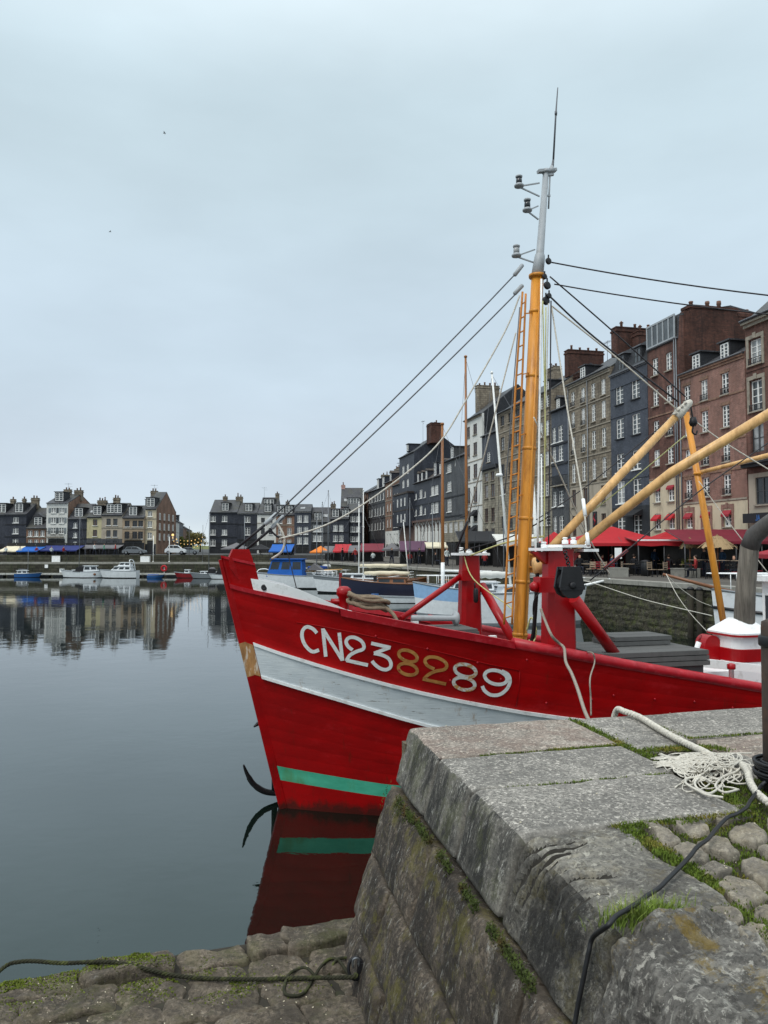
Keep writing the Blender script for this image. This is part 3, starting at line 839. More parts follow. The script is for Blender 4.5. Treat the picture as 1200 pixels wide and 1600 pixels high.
# ---------------------------------------------------------------- lower landing at the foot of the quay
ZLAND = 0.9
b = MB()
f0, f1 = Vector((0.6, 7.08)), Vector((-12, 3.05))
b.prism([(f0.x, f0.y), (2.5, 0.2), (-12, 0.2), (f1.x, f1.y)], lambda x, y, t: (x, y, t), -2, ZLAND - 0.03)
landing = tag(b.build('landing', M['core']), kind='structure')
fd = (f1 - f0).normalized()
fn = Vector((-fd.y, fd.x)) * -1
if fn.y > 0: fn = -fn
cnt = 0
for a in range(6):
    dep = [0.30, 0.34, 0.33, 0.36, 0.4, 0.45][a]
    off = sum([0.30, 0.34, 0.33, 0.36, 0.4, 0.45][:a])
    x = 0.55 + 0.1 * (a % 2)
    while x < 7.0:
        wd = rr.uniform(0.3, 0.85)
        c0 = f0 + fd * (x + wd / 2) + fn * (off + dep / 2 + 0.03)
        if c0.y > 4.6:
            j = lambda: rr.uniform(-.035, .035)
            sh = 0.10 * (off - 0.4)
            pl = [c0 + fd * (sx * wd * 0.47 + j() + sh) + fn * (sy * dep * 0.46 + j()) for sx, sy in ((-1, -1), (-.3, -1.05), (.3, -1.0), (1, -1), (1.05, 0), (1, 1), (.3, 1.03), (-.3, 1), (-1, 1), (-1.04, 0))]
            up = (rr.uniform(0.0, 0.09) if a == 0 else rr.uniform(-0.01, 0.02))
            if a == 0 and 2.5 < x < 3.0: up = -0.12
            blob_stone('paving_stone', landing, pl, ZLAND - 0.035 + up, 0.35 if a == 0 else 0.06, 0.036, 0.032, M['landing_stone'], 200 + cnt * 1.9, 30, 5.0)
            cnt += 1
        x += wd
# ---------------------------------------------------------------- houses
WCACHE = {}
def window_mesh(w_, h_, style):
    key = (round(w_, 2), round(h_, 2), style)
    if key in WCACHE: return WCACHE[key]
    b, g = MB(), MB()
    fr = 0.075 if w_ > 0.6 else 0.06
    d = 0.05
    # frame ring
    b.bx(-w_ / 2, -w_ / 2 + fr, 0, d, 0, h_); b.bx(w_ / 2 - fr, w_ / 2, 0, d, 0, h_)
    b.bx(-w_ / 2 + fr, w_ / 2 - fr, 0, d, 0, fr * 1.2); b.bx(-w_ / 2 + fr, w_ / 2 - fr, 0, d, h_ - fr, h_)
    if style != 'plain':
        nm = 1 if w_ < 1.5 else 3
        for k in range(nm):
            x = -w_ / 2 + w_ * (k + 1) / (nm + 1)
            b.bx(x - 0.055, x + 0.055, -0.015, d - 0.002, fr * 1.2, h_ - fr)
        nh = {'fr': 3, 'six': 2, 'many': 4, 'two': 1}.get(style, 2)
        xs = [-w_ / 2 + fr] + [-w_ / 2 + w_ * (k + 1) / (nm + 1) for k in range(nm)] + [w_ / 2 - fr]
        for x0, x1 in zip(xs, xs[1:]):
            lo, hi = (x0 + (0.055 if x0 > -w_ / 2 + fr + .01 else 0)), (x1 - (0.055 if x1 < w_ / 2 - fr - .01 else 0))
            for k in range(nh):
                z = fr + (h_ - 2 * fr) * (k + 1) / (nh + 1)
                b.bx(lo, hi, 0.005, d - 0.004, z - 0.022, z + 0.022)
    g.add([(-w_ / 2 + 0.01, d - 0.012, 0.01), (w_ / 2 - 0.01, d - 0.012, 0.01), (w_ / 2 - 0.01, d - 0.012, h_ - 0.01), (-w_ / 2 + 0.01, d - 0.012, h_ - 0.01)], [(0, 1, 2, 3)])
    s = MB()
    s.bx(-w_ / 2 - 0.08, w_ / 2 + 0.08, -0.22, 0.0, -0.09, -0.002)
    gm = {}
    WCACHE[key] = (b, g, s, gm, {})
    return WCACHE[key]
def put_window(parent, x, z, w_, h_, style='fr', frame='white_frame', sill='trim_stone', shut=None, rail=False, rec=0.13, rng=rnd, glass=None, y0=0.0):
    b, g, s, gm, sm = window_mesh(w_, h_, style)
    if frame not in gm: gm[frame] = b.mesh('window', M[frame])
    o = link('window', gm[frame], parent, (x, y0 + rec - 0.05, z))
    gk = glass or rng.choice(['glass', 'glass', 'glass', 'glass_mid', 'glass_mid', 'glass_curtain'])
    if gk not in sm: sm[gk] = g.mesh('pane', M[gk])
    link('pane', sm[gk], o)
    if sill:
        if ('s', sill) not in sm: sm[('s', sill)] = s.mesh('sill', M[sill])
        link('sill', sm[('s', sill)], o, (0, -rec + 0.13, 0))
    if shut:
        k = ('sh', shut)
        if k not in sm:
            q = MB()
            ww = w_ / 2
            q.bx(-ww / 2, ww / 2, -0.03, 0.0, 0, h_)
            for i in range(max(3, int(h_ / 0.18))):
                zz = 0.06 + i * 0.18
                if zz + 0.1 < h_: q.bx(-ww / 2 + 0.05, ww / 2 - 0.05, -0.045, -0.03, zz, zz + 0.1)
            sm[k] = q.mesh('shutter', M[shut])
        for sgn in (-1, 1):
            link('shutter', sm[k], o, (sgn * (w_ / 2 + w_ / 4 + 0.02), -rec + 0.045, 0))
    if rail:
        k = 'rail'
        if k not in sm:
            q = MB()
            q.bar((-w_ / 2, 0, 0.02), (-w_ / 2, 0, 0.42), 0.03, 0.03); q.bar((w_ / 2, 0, 0.02), (w_ / 2, 0, 0.42), 0.03, 0.03)
            for zz in (0.08, 0.42): q.bar((-w_ / 2 - .03, 0, zz), (w_ / 2 + .03, 0, zz), 0.035, 0.04)
            for i in range(1, 7): q.bar((-w_ / 2 + w_ * i / 7, 0, 0.08), (-w_ / 2 + w_ * i / 7, 0, 0.42), 0.02, 0.02)
            sm[k] = q.mesh('window_rail', M['iron'])
        link('window_rail', sm[k], o, (0, -rec - 0.02, 0))
    return o
def wall_mesh(W, H, depth, holes, rec=0.13, mi=lambda z: 0, bands=()):
    """front wall at y = 0 with real openings, plain side and back walls"""
    b = MB()
    xs = sorted({0.0, W} | {v for (x0, x1, z0, z1) in holes for v in (x0, x1)})
    zs = sorted({0.0, H} | {v for (x0, x1, z0, z1) in holes for v in (z0, z1)} | set(bands))
    for x0, x1 in zip(xs, xs[1:]):
        for z0, z1 in zip(zs, zs[1:]):
            if x1 - x0 < 1e-5 or z1 - z0 < 1e-5: continue
            cx, cz = (x0 + x1) / 2, (z0 + z1) / 2
            if any(h[0] < cx < h[1] and h[2] < cz < h[3] for h in holes): continue
            b.add([(x0, 0, z0), (x1, 0, z0), (x1, 0, z1), (x0, 0, z1)], [(0, 1, 2, 3)], mi(cz))
    for (x0, x1, z0, z1) in holes:
        m_ = mi((z0 + z1) / 2)
        b.add([(x0, 0, z0), (x1, 0, z0), (x1, 0, z1), (x0, 0, z1), (x0, rec, z0), (x1, rec, z0), (x1, rec, z1), (x0, rec, z1)],
              [(0, 4, 5, 1), (1, 5, 6, 2), (2, 6, 7, 3), (3, 7, 4, 0)], m_)
    b.add([(0, 0, 0), (0, depth, 0), (0, depth, H), (0, 0, H)], [(0, 1, 2, 3)], mi(H))
    b.add([(W, 0, 0), (W, depth, 0), (W, depth, H), (W, 0, H)], [(0, 3, 2, 1)], mi(H))
    b.add([(0, depth, 0), (W, depth, 0), (W, depth, H), (0, depth, H)], [(0, 3, 2, 1)], mi(H))
    return b
def clip_holes(h, W, H):
    return (max(h[0], 0.06), min(h[1], W - 0.06), max(h[2], 0.02), min(h[3], H - 0.06))
class House:
    def __init__(s, name, label, origin, rz, W, H, depth, wall, group, base=None, base_h=0.0, cat='house', base_wall=None):
        s.root = thing(name, label, cat, origin, rz, group)
        s.W, s.H, s.depth = W, H, depth
        s.wins, s.wall, s.base, s.base_h = [], wall, base, base_h
        s.rng = random.Random(hash(label) % 1000 if False else sum(map(ord, label)))
    def win(s, x, z, w_, h_, **k):
        if x - w_ / 2 < 0.08 or x + w_ / 2 > s.W - 0.08 or z + h_ > s.H - 0.05 or z < 0: return
        for (X, Z, WW, HH, K) in s.wins:
            if abs(X - x) < (WW + w_) / 2 + .02 and z < Z + HH + .02 and Z < z + h_ + .02: return
        s.wins.append((x, z, w_, h_, k))
    def done(s, shop=True):
        holes = [(x - w_ / 2, x + w_ / 2, z, z + h_) for x, z, w_, h_, k in s.wins]
        sh = None
        low = min([h[2] for h in holes] + [9])
        if shop and low > 1.5:
            sh = (0.35, s.W - 0.35, 0.05, min(2.6, low - 0.3))
            if sh[1] - sh[0] > 0.8: holes.append(sh)
            else: sh = None
        bands = (s.base_h,) if s.base else ()
        mi = (lambda z: 1 if z < s.base_h else 0) if s.base else (lambda z: 0)
        wall_mesh(s.W, s.H, s.depth, holes, 0.13, mi, bands).build('wall', [M[s.wall]] + ([M[s.base]] if s.base else []), s.root, fix=False)
        for x, z, w_, h_, k in s.wins:
            put_window(s.root, x, z, w_, h_, rng=s.rng, **k)
        if sh:
            b = MB()
            n = max(1, int((sh[1] - sh[0]) / 1.1))
            for i in range(n + 1):
                x = sh[0] + (sh[1] - sh[0]) * i / n
                b.bx(max(sh[0], x - 0.05), min(sh[1], x + 0.05), 0.06, 0.12, sh[2], sh[3])
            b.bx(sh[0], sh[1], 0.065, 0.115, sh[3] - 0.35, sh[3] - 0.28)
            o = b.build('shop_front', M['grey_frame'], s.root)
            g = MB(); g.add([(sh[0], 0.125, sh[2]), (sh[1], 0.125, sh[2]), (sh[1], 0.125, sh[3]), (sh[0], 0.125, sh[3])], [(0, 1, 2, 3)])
            g.build('pane', M['shop_and_shade'], o)
        return s
    def cornice(s, z=None, mat='trim_stone', h=0.18, d=0.12):
        b = MB()
        z = s.H if z is None else z
        b.bx(0.02, s.W - 0.02, -d, -0.002, z - h, z)
        b.bx(0.03, s.W - 0.03, -d * 0.5, -0.003, z - h * 1.7, z - h - 0.003)
        b.build('cornice', M[mat], s.root)
    def band(s, z, mat='trim_stone', h=0.14, d=0.05):
        b = MB(); b.bx(0.015, s.W - 0.015, -d, -0.002, z, z + h)
        b.build('string_course', M[mat], s.root)
    def pipe(s, x, mat='zinc'):
        b = MB(); b.tube([(x, -0.09, 0.1), (x, -0.09, s.H - 0.1)], 0.05, 6); b.build('downpipe', M[mat], s.root)
    def roof(s, pts, mat='roof', over=0.18, gable=None, x0=0.0, x1=None):
        """pts: profile (y, z above the eave) front to back"""
        x1 = s.W if x1 is None else x1
        s.prof = pts
        b = MB()
        poly = [(pts[0][0] - over, pts[0][1] - 0.02)] + pts + [(pts[-1][0] + over, pts[-1][1] - 0.02)]
        # thick slab following the profile
        th = 0.14
        inner = [(y, z - th) for y, z in reversed(poly)]
        b.prism(poly + inner, lambda y, z, t: (t, y, s.H + z), x0 + 0.005, x1 - 0.005)
        o = b.build('roof', M[mat], s.root)
        b = MB()
        pl = [(p[0], s.H + p[1] - 0.08) for p in pts]
        pl = [(pts[0][0] + 0.02, s.H - 0.1)] + pl + [(pts[-1][0] - 0.02, s.H - 0.1)]
        b.prism(pl, lambda y, z, t: (t, y, z), x0 + 0.02, x1 - 0.02)
        b.build('gable', M[gable or s.wall], s.root)
        # gutter and ridge
        b = MB(); b.tube([(x0 + .02, pts[0][0] - over - 0.04, s.H - 0.06), (x1 - .02, pts[0][0] - over - 0.04, s.H - 0.06)], 0.06, 6)
        b.build('gutter', M['lead'], s.root)
        return o
    def roof_z(s, y):
        return s.H + interp(s.prof, y)
    def chimney(s, x, y, w_, d, top, mat='brick_party', pots=3, along='y', cap=True):
        z0 = s.roof_z(min(max(y, s.prof[0][0]), s.prof[-1][0])) - 1.2
        b = MB(); z1 = s.H + top
        b.bx(x - w_ / 2, x + w_ / 2, y - d / 2, y + d / 2, z0, z1)
        if cap:
            b.bx(x - w_ / 2 - 0.07, x + w_ / 2 + 0.07, y - d / 2 - 0.07, y + d / 2 + 0.07, z1 - 0.34, z1 - 0.18)
            b.bx(x - w_ / 2 - 0.05, x + w_ / 2 + 0.05, y - d / 2 - 0.05, y + d / 2 + 0.05, z1 - 0.003, z1 + 0.08)
        c = b.build('chimney', M[mat], s.root)
        for i in range(pots):
            t = (i + 0.5) / pots - 0.5
            px, py = (x, y + t * (d - 0.2)) if d > w_ else (x + t * (w_ - 0.2), y)
            q = MB(); hh = 0.3 + 0.25 * s.rng.random()
            q.lathe([(0.13, 0), (0.11, hh * .8), (0.14, hh * .85), (0.13, hh)], 8, (px, py, z1 + 0.07))
            if s.rng.random() < 0.25: q.lathe([(0.2, 0), (0.02, 0.2)], 8, (px, py, z1 + 0.15 + hh))
            q.build('chimney_pot', M['pot'], c)
        return c
    def dormer(s, x, w_, h_, z=0.25, y=0.25, deep=1.6, mat='slate_wall_black', rf='roof', kind='flat', style='fr', frame='white_frame'):
        b = MB()
        zb = s.H + z
        b.bx(x - w_ / 2 - 0.14, x + w_ / 2 + 0.14, y, y + deep, zb - 0.15, zb + h_ + 0.1)
        if kind == 'flat':
            b.bx(x - w_ / 2 - 0.26, x + w_ / 2 + 0.26, y - 0.16, y + deep, zb + h_ + 0.102, zb + h_ + 0.2, 1)
        else:
            hh = 0.45 * w_
            b.prism([(x - w_ / 2 - 0.28, zb + h_ + 0.08), (x + w_ / 2 + 0.28, zb + h_ + 0.08), (x, zb + h_ + 0.1 + hh)], lambda p, q, t: (p, t, q), y - 0.15, y + deep, 1)
        o = b.build('dormer', [M[mat], M[rf]], s.root)
        fb, g, _, gm, sm = window_mesh(w_, h_, style)
        wb_ = MB()
        wb_.v, wb_.f, wb_.m, wb_.s = list(fb.v), list(fb.f), list(fb.m), list(fb.s)
        wb_.add(g.v, [(0, 1, 2, 3)], 1)
        k = ('dw', frame)
        if k not in gm: gm[k] = wb_.mesh('window', [M[frame], M['glass_mid']])
        link('window', gm[k], o, (x, y - 0.052, zb))
        return o
    def skylight(s, x, y, w_=0.6, h_=0.8):
        z = s.roof_z(y); dz = s.roof_z(y + 0.2) - z
        n = Vector((0, -dz, 0.2)).normalized(); t = Vector((0, 0.2, dz)).normalized()
        b = MB(); b.obox(Vector((x, y, z)) + n * 0.03, Vector((w_ / 2, 0, 0)), t * h_ / 2, n * 0.04)
        b.build('skylight', M['glass_curtain'], s.root)
    def aerial(s, x, y, h_=1.8):
        z = s.roof_z(y)
        b = MB(); b.tube([(x, y, z - .3), (x, y, z + h_)], 0.025, 5)
        b.bar((x - 0.6, y, z + h_ - 0.15), (x + 0.6, y, z + h_ - 0.15), 0.03, 0.03)
        for i in range(5): b.bar((x - 0.55 + i * 0.27, y - 0.3, z + h_ - 0.15), (x - 0.55 + i * 0.27, y + 0.3, z + h_ - 0.15), 0.02, 0.02)
        b.bar((x, y, z + h_ - 0.6), (x + 0.7, y, z + h_ - 0.6), 0.025, 0.025)
        b.build('aerial', M['zinc'], s.root)
    def balcony(s, x0, x1, z, d=0.7, h_=0.95, mat='iron'):
        b = MB(); b.bx(x0, x1, -d, -0.003, z - 0.1, z)
        o = b.build('balcony', M['trim_stone'], s.root)
        r_ = MB()
        for zz in (0.08, h_): 
            r_.bar((x0 + .03, -d + .03, z + zz), (x1 - .03, -d + .03, z + zz), 0.04, 0.04)
            for xx in (x0 + .03, x1 - .03): r_.bar((xx, -d + .03, z + zz), (xx, -0.01, z + zz), 0.04, 0.04)
        n = int((x1 - x0) / 0.13)
        for i in range(n + 1):
            xx = x0 + .03 + (x1 - x0 - .06) * i / n
            r_.bar((xx, -d + .03, z + 0.08), (xx, -d + .03, z + h_), 0.025, 0.025)
        r_.build('railing', M[mat], o)
    def awning_small(s, x, z, w_, mat, d=0.5, h_=0.4):
        b = MB()
        b.add([(x - w_ / 2, -0.01, z + h_), (x + w_ / 2, -0.01, z + h_), (x + w_ / 2, -d, z), (x - w_ / 2, -d, z), (x - w_ / 2, -d, z - 0.14), (x + w_ / 2, -d, z - 0.14)], [(0, 1, 2, 3), (3, 2, 5, 4), ], 0)
        b.add([(x - w_ / 2, -0.01, z + h_), (x - w_ / 2, -d, z), (x - w_ / 2, -0.01, z)], [(0, 1, 2)]); b.add([(x + w_ / 2, -0.01, z + h_), (x + w_ / 2, -d, z), (x + w_ / 2, -0.01, z)], [(0, 1, 2)])
        b.build('window_awning', M[mat], s.root)

class Facade:
    """vertical plane through O with direction d (image-right); pixel -> (u along, z above ground)"""
    def __init__(s, O, d, zg):
        s.O, s.d, s.zg = Vector(O), Vector(d).normalized(), zg
        s.n = Vector((-s.d.y, s.d.x, 0))
        s.rz = math.atan2(s.d.y, s.d.x)
    def uv(s, x, y):
        r = ray(x, y)
        t = (s.O - EYEV).dot(s.n) / r.dot(s.n)
        p = EYEV + r * t
        return (p - s.O).dot(s.d), p.z - s.zg
    def pt(s, u, back=0.0):
        q = s.O + s.d * u + s.n * back
        return (q.x, q.y, s.zg)
def H_px(F, name, label, x0, x1, eave, wall, group, depth=9.0, back=0.0, base=None, base_px=None, cols=(), ww=None, rows=(), ref=None, **k):
    """house between photo columns x0..x1 on facade F; rows = [(ytop, ybottom)] read at column ref"""
    u0, _ = F.uv(x0, eave[1]); u1, _ = F.uv(x1, eave[1])
    He = F.uv(*eave)[1]
    bh = F.uv(*base_px)[1] if base_px else 0.0
    h = House(name, label, F.pt(u0, back), F.rz, u1 - u0 - 0.01, He, depth, wall, group, base, bh)
    for (yt, yb) in rows:
        zt = F.uv(ref, yt)[1]; zb = F.uv(ref, yb)[1]
        for c in cols:
            uc = F.uv(c, yt)[0] - u0
            h.win(uc, zb, ww, zt - zb, **k)
    h.F, h.u0 = F, u0
    return h
def gx(h, x, y=800): return h.F.uv(x, y)[0] - h.u0
def gz(h, x, y): return h.F.uv(x, y)[1]
# ---------------------------------------------------------------- right row (runs away from the near right)
FR = Facade((0.9755 * 33.5, 0.22 * 33.5, 0), (0.22, -0.9755, 0), ZR)
def wp(F, a, b, y=700): return abs(F.uv(b, y)[0] - F.uv(a, y)[0])
GR = 'houses along the right quay'
def gable_prof(d, h, f=0.5): return [(0, 0), (d * f, h), (d, 0)]
def mansard(d, h1=1.6, y1=0.7, h2=2.4): return [(0, 0), (y1, h1), (d * 0.5, h2), (d - y1, h1), (d, 0)]

# 1 dark brick house cut by the right edge of the photo
h = H_px(FR, 'brick_house', 'dark brown brick house at the right edge with stone framed French windows', 1163.6, 1330, (1163.6, 503), 'brick_dark', GR, 10, base='render_beige', base_px=(1163.6, 742))
wA = wp(FR, 1176, 1196)
for yt, yb, st in ((527, 567, 'fr'), (592, 641, 'fr'), (660, 706, 'two')):
    z0, z1 = gz(h, 1186, yb), gz(h, 1186, yt)
    for xx in (1186, 1226, 1270):
        h.win(gx(h, xx), z0, wA, z1 - z0, style=st, rail=st == 'fr', frame='white_frame' if st == 'fr' else 'grey_frame', sill=None if st != 'fr' else 'trim_stone', rec=0.2)
z0, z1 = gz(h, 1192, 788), gz(h, 1192, 745)
for xx in (1192, 1236, 1282): h.win(gx(h, xx), z0, wA * 1.1, z1 - z0, style='two', frame='grey_frame', glass='glass')
h.done(True)
for yt, yb in ((527, 567), (592, 641)):
    z0, z1 = gz(h, 1186, yb), gz(h, 1186, yt)
    for xx in (1186, 1226, 1270):
        b = MB(); x_ = gx(h, xx)
        for sg in (-1, 1): b.bx(x_ + sg * (wA / 2 + 0.12) - 0.11, x_ + sg * (wA / 2 + 0.12) + 0.11, -0.05, -0.002, z0 - 0.1, z1 + 0.05)
        b.bx(x_ - wA / 2 - 0.23, x_ + wA / 2 + 0.23, -0.06, -0.003, z1 + 0.052, z1 + 0.3)
        b.bx(x_ - 0.14, x_ + 0.14, -0.1, -0.062, z1 + 0.06, z1 + 0.42)
        b.build('window_surround', M['trim_stone'], h.root)
h.cornice(mat='trim_stone', h=0.3, d=0.35)
h.band(gz(h, 1166, 583), 'brick_dark')
b = MB(); zz = gz(h, 1166, 728)
b.bx(0.05, h.W - .05, -0.75, -0.003, zz, zz + 0.16); b.bx(0.05, h.W - .05, -0.6, -0.004, zz - 0.2, zz - 0.003)
b.build('ledge', M['slate_wall_black'], h.root)
h.roof(gable_prof(10, 4.2), 'roof', 0.4)
h.chimney(5, 5, 2.6, 1.0, 5.0, 'brick_party', 3)
# shop sign with the two letters the photo shows
zs0, zs1 = gz(h, 1185, 817), gz(h, 1185, 802)
xa = gx(h, 1169); 
b = MB(); b.bx(xa, xa + 3.6, -0.42, -0.3, zs0, zs1); sg = b.build('shop_sign', M['boat_black'], h.root)
b = MB(); zc = (zs0 + zs1) / 2; hh = (zs1 - zs0) * 0.62; xl = gx(h, 1189.5)
def stroke2(b, pts, w_, y):
    for (p, q) in zip(pts, pts[1:]): b.bar((p[0], y, p[1]), (q[0], y, q[1]), 0.01, w_, (0, 1, 0)) if False else b.obox(((p[0] + q[0]) / 2, y, (p[1] + q[1]) / 2), ((q[0] - p[0]) / 2, 0, (q[1] - p[1]) / 2), Vector((-(q[1] - p[1]), 0, q[0] - p[0])).normalized() * w_ / 2, (0, 0.004, 0))
wl = hh * 0.55
stroke2(b, [(xl, zc - hh * .3), (xl + wl * .3, zc - hh / 2), (xl + wl * .6, zc - hh * .3), (xl + wl * .6, zc + hh / 2)], 0.06, -0.425)
stroke2(b, [(xl + wl * .95, zc - hh / 2), (xl + wl * 1.4, zc + hh / 2), (xl + wl * 1.85, zc - hh / 2)], 0.06, -0.425)
stroke2(b, [(xl + wl * 1.1, zc - hh * .12), (xl + wl * 1.7, zc - hh * .12)], 0.05, -0.4255)
b.build('lettering', M['boat_blue'], sg)

# 2 lower red brick house
h = H_px(FR, 'brick_house', 'red brick house with two black dormers and cream ground floor', 1060.5, 1163, (1163, 548.5), 'brick_red', GR, 9, base='render_cream', base_px=(1163, 781))
wB = wp(FR, 1131.5, 1143)
for i, (yt, yb) in enumerate(((581, 615), (632, 667), (690, 721), (741, 773), (797, 823))):
    z0, z1 = gz(h, 1137, yb), gz(h, 1137, yt)
    for xx in (1077, 1104, 1137):
        h.win(gx(h, xx), z0, wB, z1 - z0, style='many' if i == 1 else 'fr', rail=i in (0, 2, 3), sill='trim_stone')
h.done(True)
for yy in (611, 683, 732, 780): h.band(gz(h, 1162, yy), 'brick_orange' if yy != 780 else 'trim_stone', 0.12, 0.05)
h.cornice(mat='brick_orange', h=0.25, d=0.16)
h.roof(gable_prof(9, 2.6), 'roof', 0.15)
for xx in (1088, 1133):
    h.dormer(gx(h, xx), 0.8, 1.05, 0.05, 0.25, 2.2, 'slate_wall_black')
for xx in (1077, 1104, 1137): h.awning_small(gx(h, xx), gz(h, 1137, 797) - 0.3, wB + 0.1, 'cloth_dull_red', 0.25, 0.3)
for xx in (1077, 1104, 1137):
    b = MB(); x_ = gx(h, xx); z1 = gz(h, 1137, 797)
    for sg_ in (-1, 1): b.bx(x_ + sg_ * (wB / 2 + .14) - .12, x_ + sg_ * (wB / 2 + .14) + .12, -0.04, -0.003, gz(h, 1137, 826), z1 + 0.12)
    b.bx(x_ - wB / 2 - .26, x_ + wB / 2 + .26, -0.045, -0.004, z1 + 0.122, z1 + 0.4); b.bx(x_ - .1, x_ + .1, -0.09, -0.046, z1 + .13, z1 + .5)
    b.build('brick_surround', M['brick_red'], h.root)
for i, (yt, yb) in enumerate(((581, 615), (632, 667), (690, 721), (741, 773))):
    for xx in (1077, 1104, 1137):
        b = MB(); x_ = gx(h, xx); z1 = gz(h, 1137, yt); b.bx(x_ - wB / 2 - .12, x_ + wB / 2 + .12, -0.035, -0.003, z1 + 0.005, z1 + 0.22)
        b.build('lintel', M['brick_orange'], h.root)
h.pipe(0.18)

# 3 tall dark brick house with a glazed loft and a huge party wall stack
h = H_px(FR, 'brick_house', 'tall dark brick house with glazed loft strip and massive brick chimney wall', 1011, 1060, (1057, 527), 'brick_dark', GR, 9.5, base='render_cream', base_px=(1050, 744))
wC = wp(FR, 1044.5, 1054)
for i, (yt, yb) in enumerate(((549, 577), (600, 627), (651, 680), (698, 724), (759, 783), (801, 827))):
    z0, z1 = gz(h, 1049, yb), gz(h, 1049, yt)
    for xx in (1027.5, 1049):
        h.win(gx(h, xx), z0, wC, z1 - z0, style='fr' if i < 4 else 'six', rail=i == 2, glass=None)
h.done(True)
for xx in (1027.5, 1049):
    h.awning_small(gx(h, xx), gz(h, 1049, 810), wC + .15, 'cloth_red', 0.35, 0.35)
    h.awning_small(gx(h, xx), gz(h, 1049, 762), wC + .1, 'cloth_dull_red', 0.15, 0.2)
for yy in (643, 745): h.band(gz(h, 1055, yy), 'brick_orange', 0.12, 0.05)
h.pipe(h.W - 0.2); h.pipe(h.W - 0.45)
hl = gz(h, 1057, 490) - h.H
h.roof([(0, 0), (0.12, hl * 0.98), (4.5, hl + 0.9), (9.5, hl)], 'roof', 0.05, gable='brick_dark')
b, g = MB(), MB()
n = 5
for i in range(n + 1):
    x = 0.2 + (h.W - 0.5) * i / n
    b.bx(x - 0.07, x + 0.07, -0.16, -0.09, h.H + 0.1, h.H + hl - 0.12)
b.bx(0.13, h.W - 0.23, -0.17, -0.085, h.H + hl - 0.12, h.H + hl + 0.02); b.bx(0.13, h.W - 0.23, -0.17, -0.085, h.H - 0.02, h.H + 0.1)
o = b.build('loft_glazing', M['grey_paint'], h.root)
g.bx(0.2, h.W - 0.3, -0.12, -0.1, h.H + 0.1, h.H + hl - 0.12); g.build('pane', M['glass_mid'], o)
# party wall with its row of flues
b = MB(); x = h.W
b.bx(x - 0.5, x + 0.06, 0.5, 9.6, 2, h.H + hl + 0.2)
zt = h.H + gz(h, 1063, 470) - gz(h, 1057, 527)
b.bx(x - 0.9, x + 0.07, 1.0, 5.0, h.H - 1.0, zt - 0.1); b.bx(x - 0.85, x + 0.02, 5.0, 10.0, h.H - 1.0, zt - 0.5)
b.bx(x - 0.98, x + 0.14, 0.9, 5.06, zt - 0.35, zt - 0.12); b.bx(x - 0.95, x + 0.1, 5.07, 10.1, zt - 0.75, zt - 0.5)
c = b.build('chimney_wall', M['brick_party'], h.root)
for i in range(7):
    q = MB(); yy = 1.4 + i * 1.2 + 0.2 * (i % 2); zz = zt - 0.13 if yy < 5 else zt - 0.53
    q.lathe([(0.17, 0), (0.14, 0.3), (0.18, 0.34), (0.16, 0.42 + 0.1 * (i % 3))], 8, (x - 0.42, yy, zz)); q.build('chimney_pot', M['pot'], c)

# 4 blue grey slate house
h = H_px(FR, 'slate_house', 'blue grey slate hung house with two columns of white windows', 953, 1011, (1010, 563), 'slate_wall_blue', GR, 9, base='slate_wall_black', base_px=(1000, 790))
wD = wp(FR, 964, 976)
for i, (yt, yb) in enumerate(((602, 631), (654, 685), (709, 738), (752, 787), (806, 838))):
    z0, z1 = gz(h, 970, yb), gz(h, 970, yt)
    for xx in (970.5, 996):
        h.win(gx(h, xx), z0, wD, z1 - z0, style='fr', sill='slate_wall_black' if i < 2 else 'white_frame', glass='glass_mid' if i < 2 else None)
h.done(True)
for yy in (590, 639, 745): h.band(gz(h, 1006, yy), 'slate_wall_blue', 0.08, 0.06)
h.cornice(mat='lead', h=0.14, d=0.2)
h.roof(mansard(9, 2.0, 0.9, 3.2), 'slate_wall_black', 0.1)
for xx in (972, 998): h.dormer(gx(h, xx), 1.0, 1.2, 0.15, 0.12, 1.6, 'slate_wall_black', 'lead', 'flat', 'two', 'grey_frame')
h.awning_small(gx(h, 992), gz(h, 992, 806), 2.3, 'cloth_black', 0.9, 0.5)
h.chimney(0.45, 4.2, 0.9, 4.0, gz(h, 993, 503) - h.H + 0.3, 'brick_party', 5)
h.aerial(1.5, 5, 2.2)

# 5 beige stone house with four columns of windows
h = H_px(FR, 'stone_house', 'weathered beige stone house with four columns of narrow windows', 887, 953, (952, 573), 'stone_brown', GR, 9, base='render_beige', base_px=(945, 752))
wE = wp(FR, 941.5, 948.5)
for i, (yt, yb) in enumerate(((591, 616), (625, 653), (668, 698), (714, 746))):
    z0, z1 = gz(h, 945, yb), gz(h, 945, yt)
    for xx in (897, 913, 929, 945):
        h.win(gx(h, xx), z0, wE, z1 - z0, style='fr', rail=xx < 920 and i < 3, sill='trim_stone')
for i, (yt, yb) in enumerate(((765, 792), (806, 838))):
    z0, z1 = gz(h, 900, yb), gz(h, 900, yt)
    for xx in (897, 915, 943):
        h.win(gx(h, xx), z0, wE * 1.05, z1 - z0, style='two', frame='shutter_brown', glass='glass_mid' if i == 0 else 'glass')
h.done(True)
for yy in (620, 660, 706, 752): h.band(gz(h, 950, yy), 'trim_stone', 0.1, 0.06)
h.cornice(mat='trim_stone', h=0.25, d=0.2)
h.roof(gable_prof(9, 2.9), 'roof', 0.25)
h.dormer(gx(h, 906), 0.9, 1.1, 0.2, 0.5, 2.0, 'slate_wall_black')
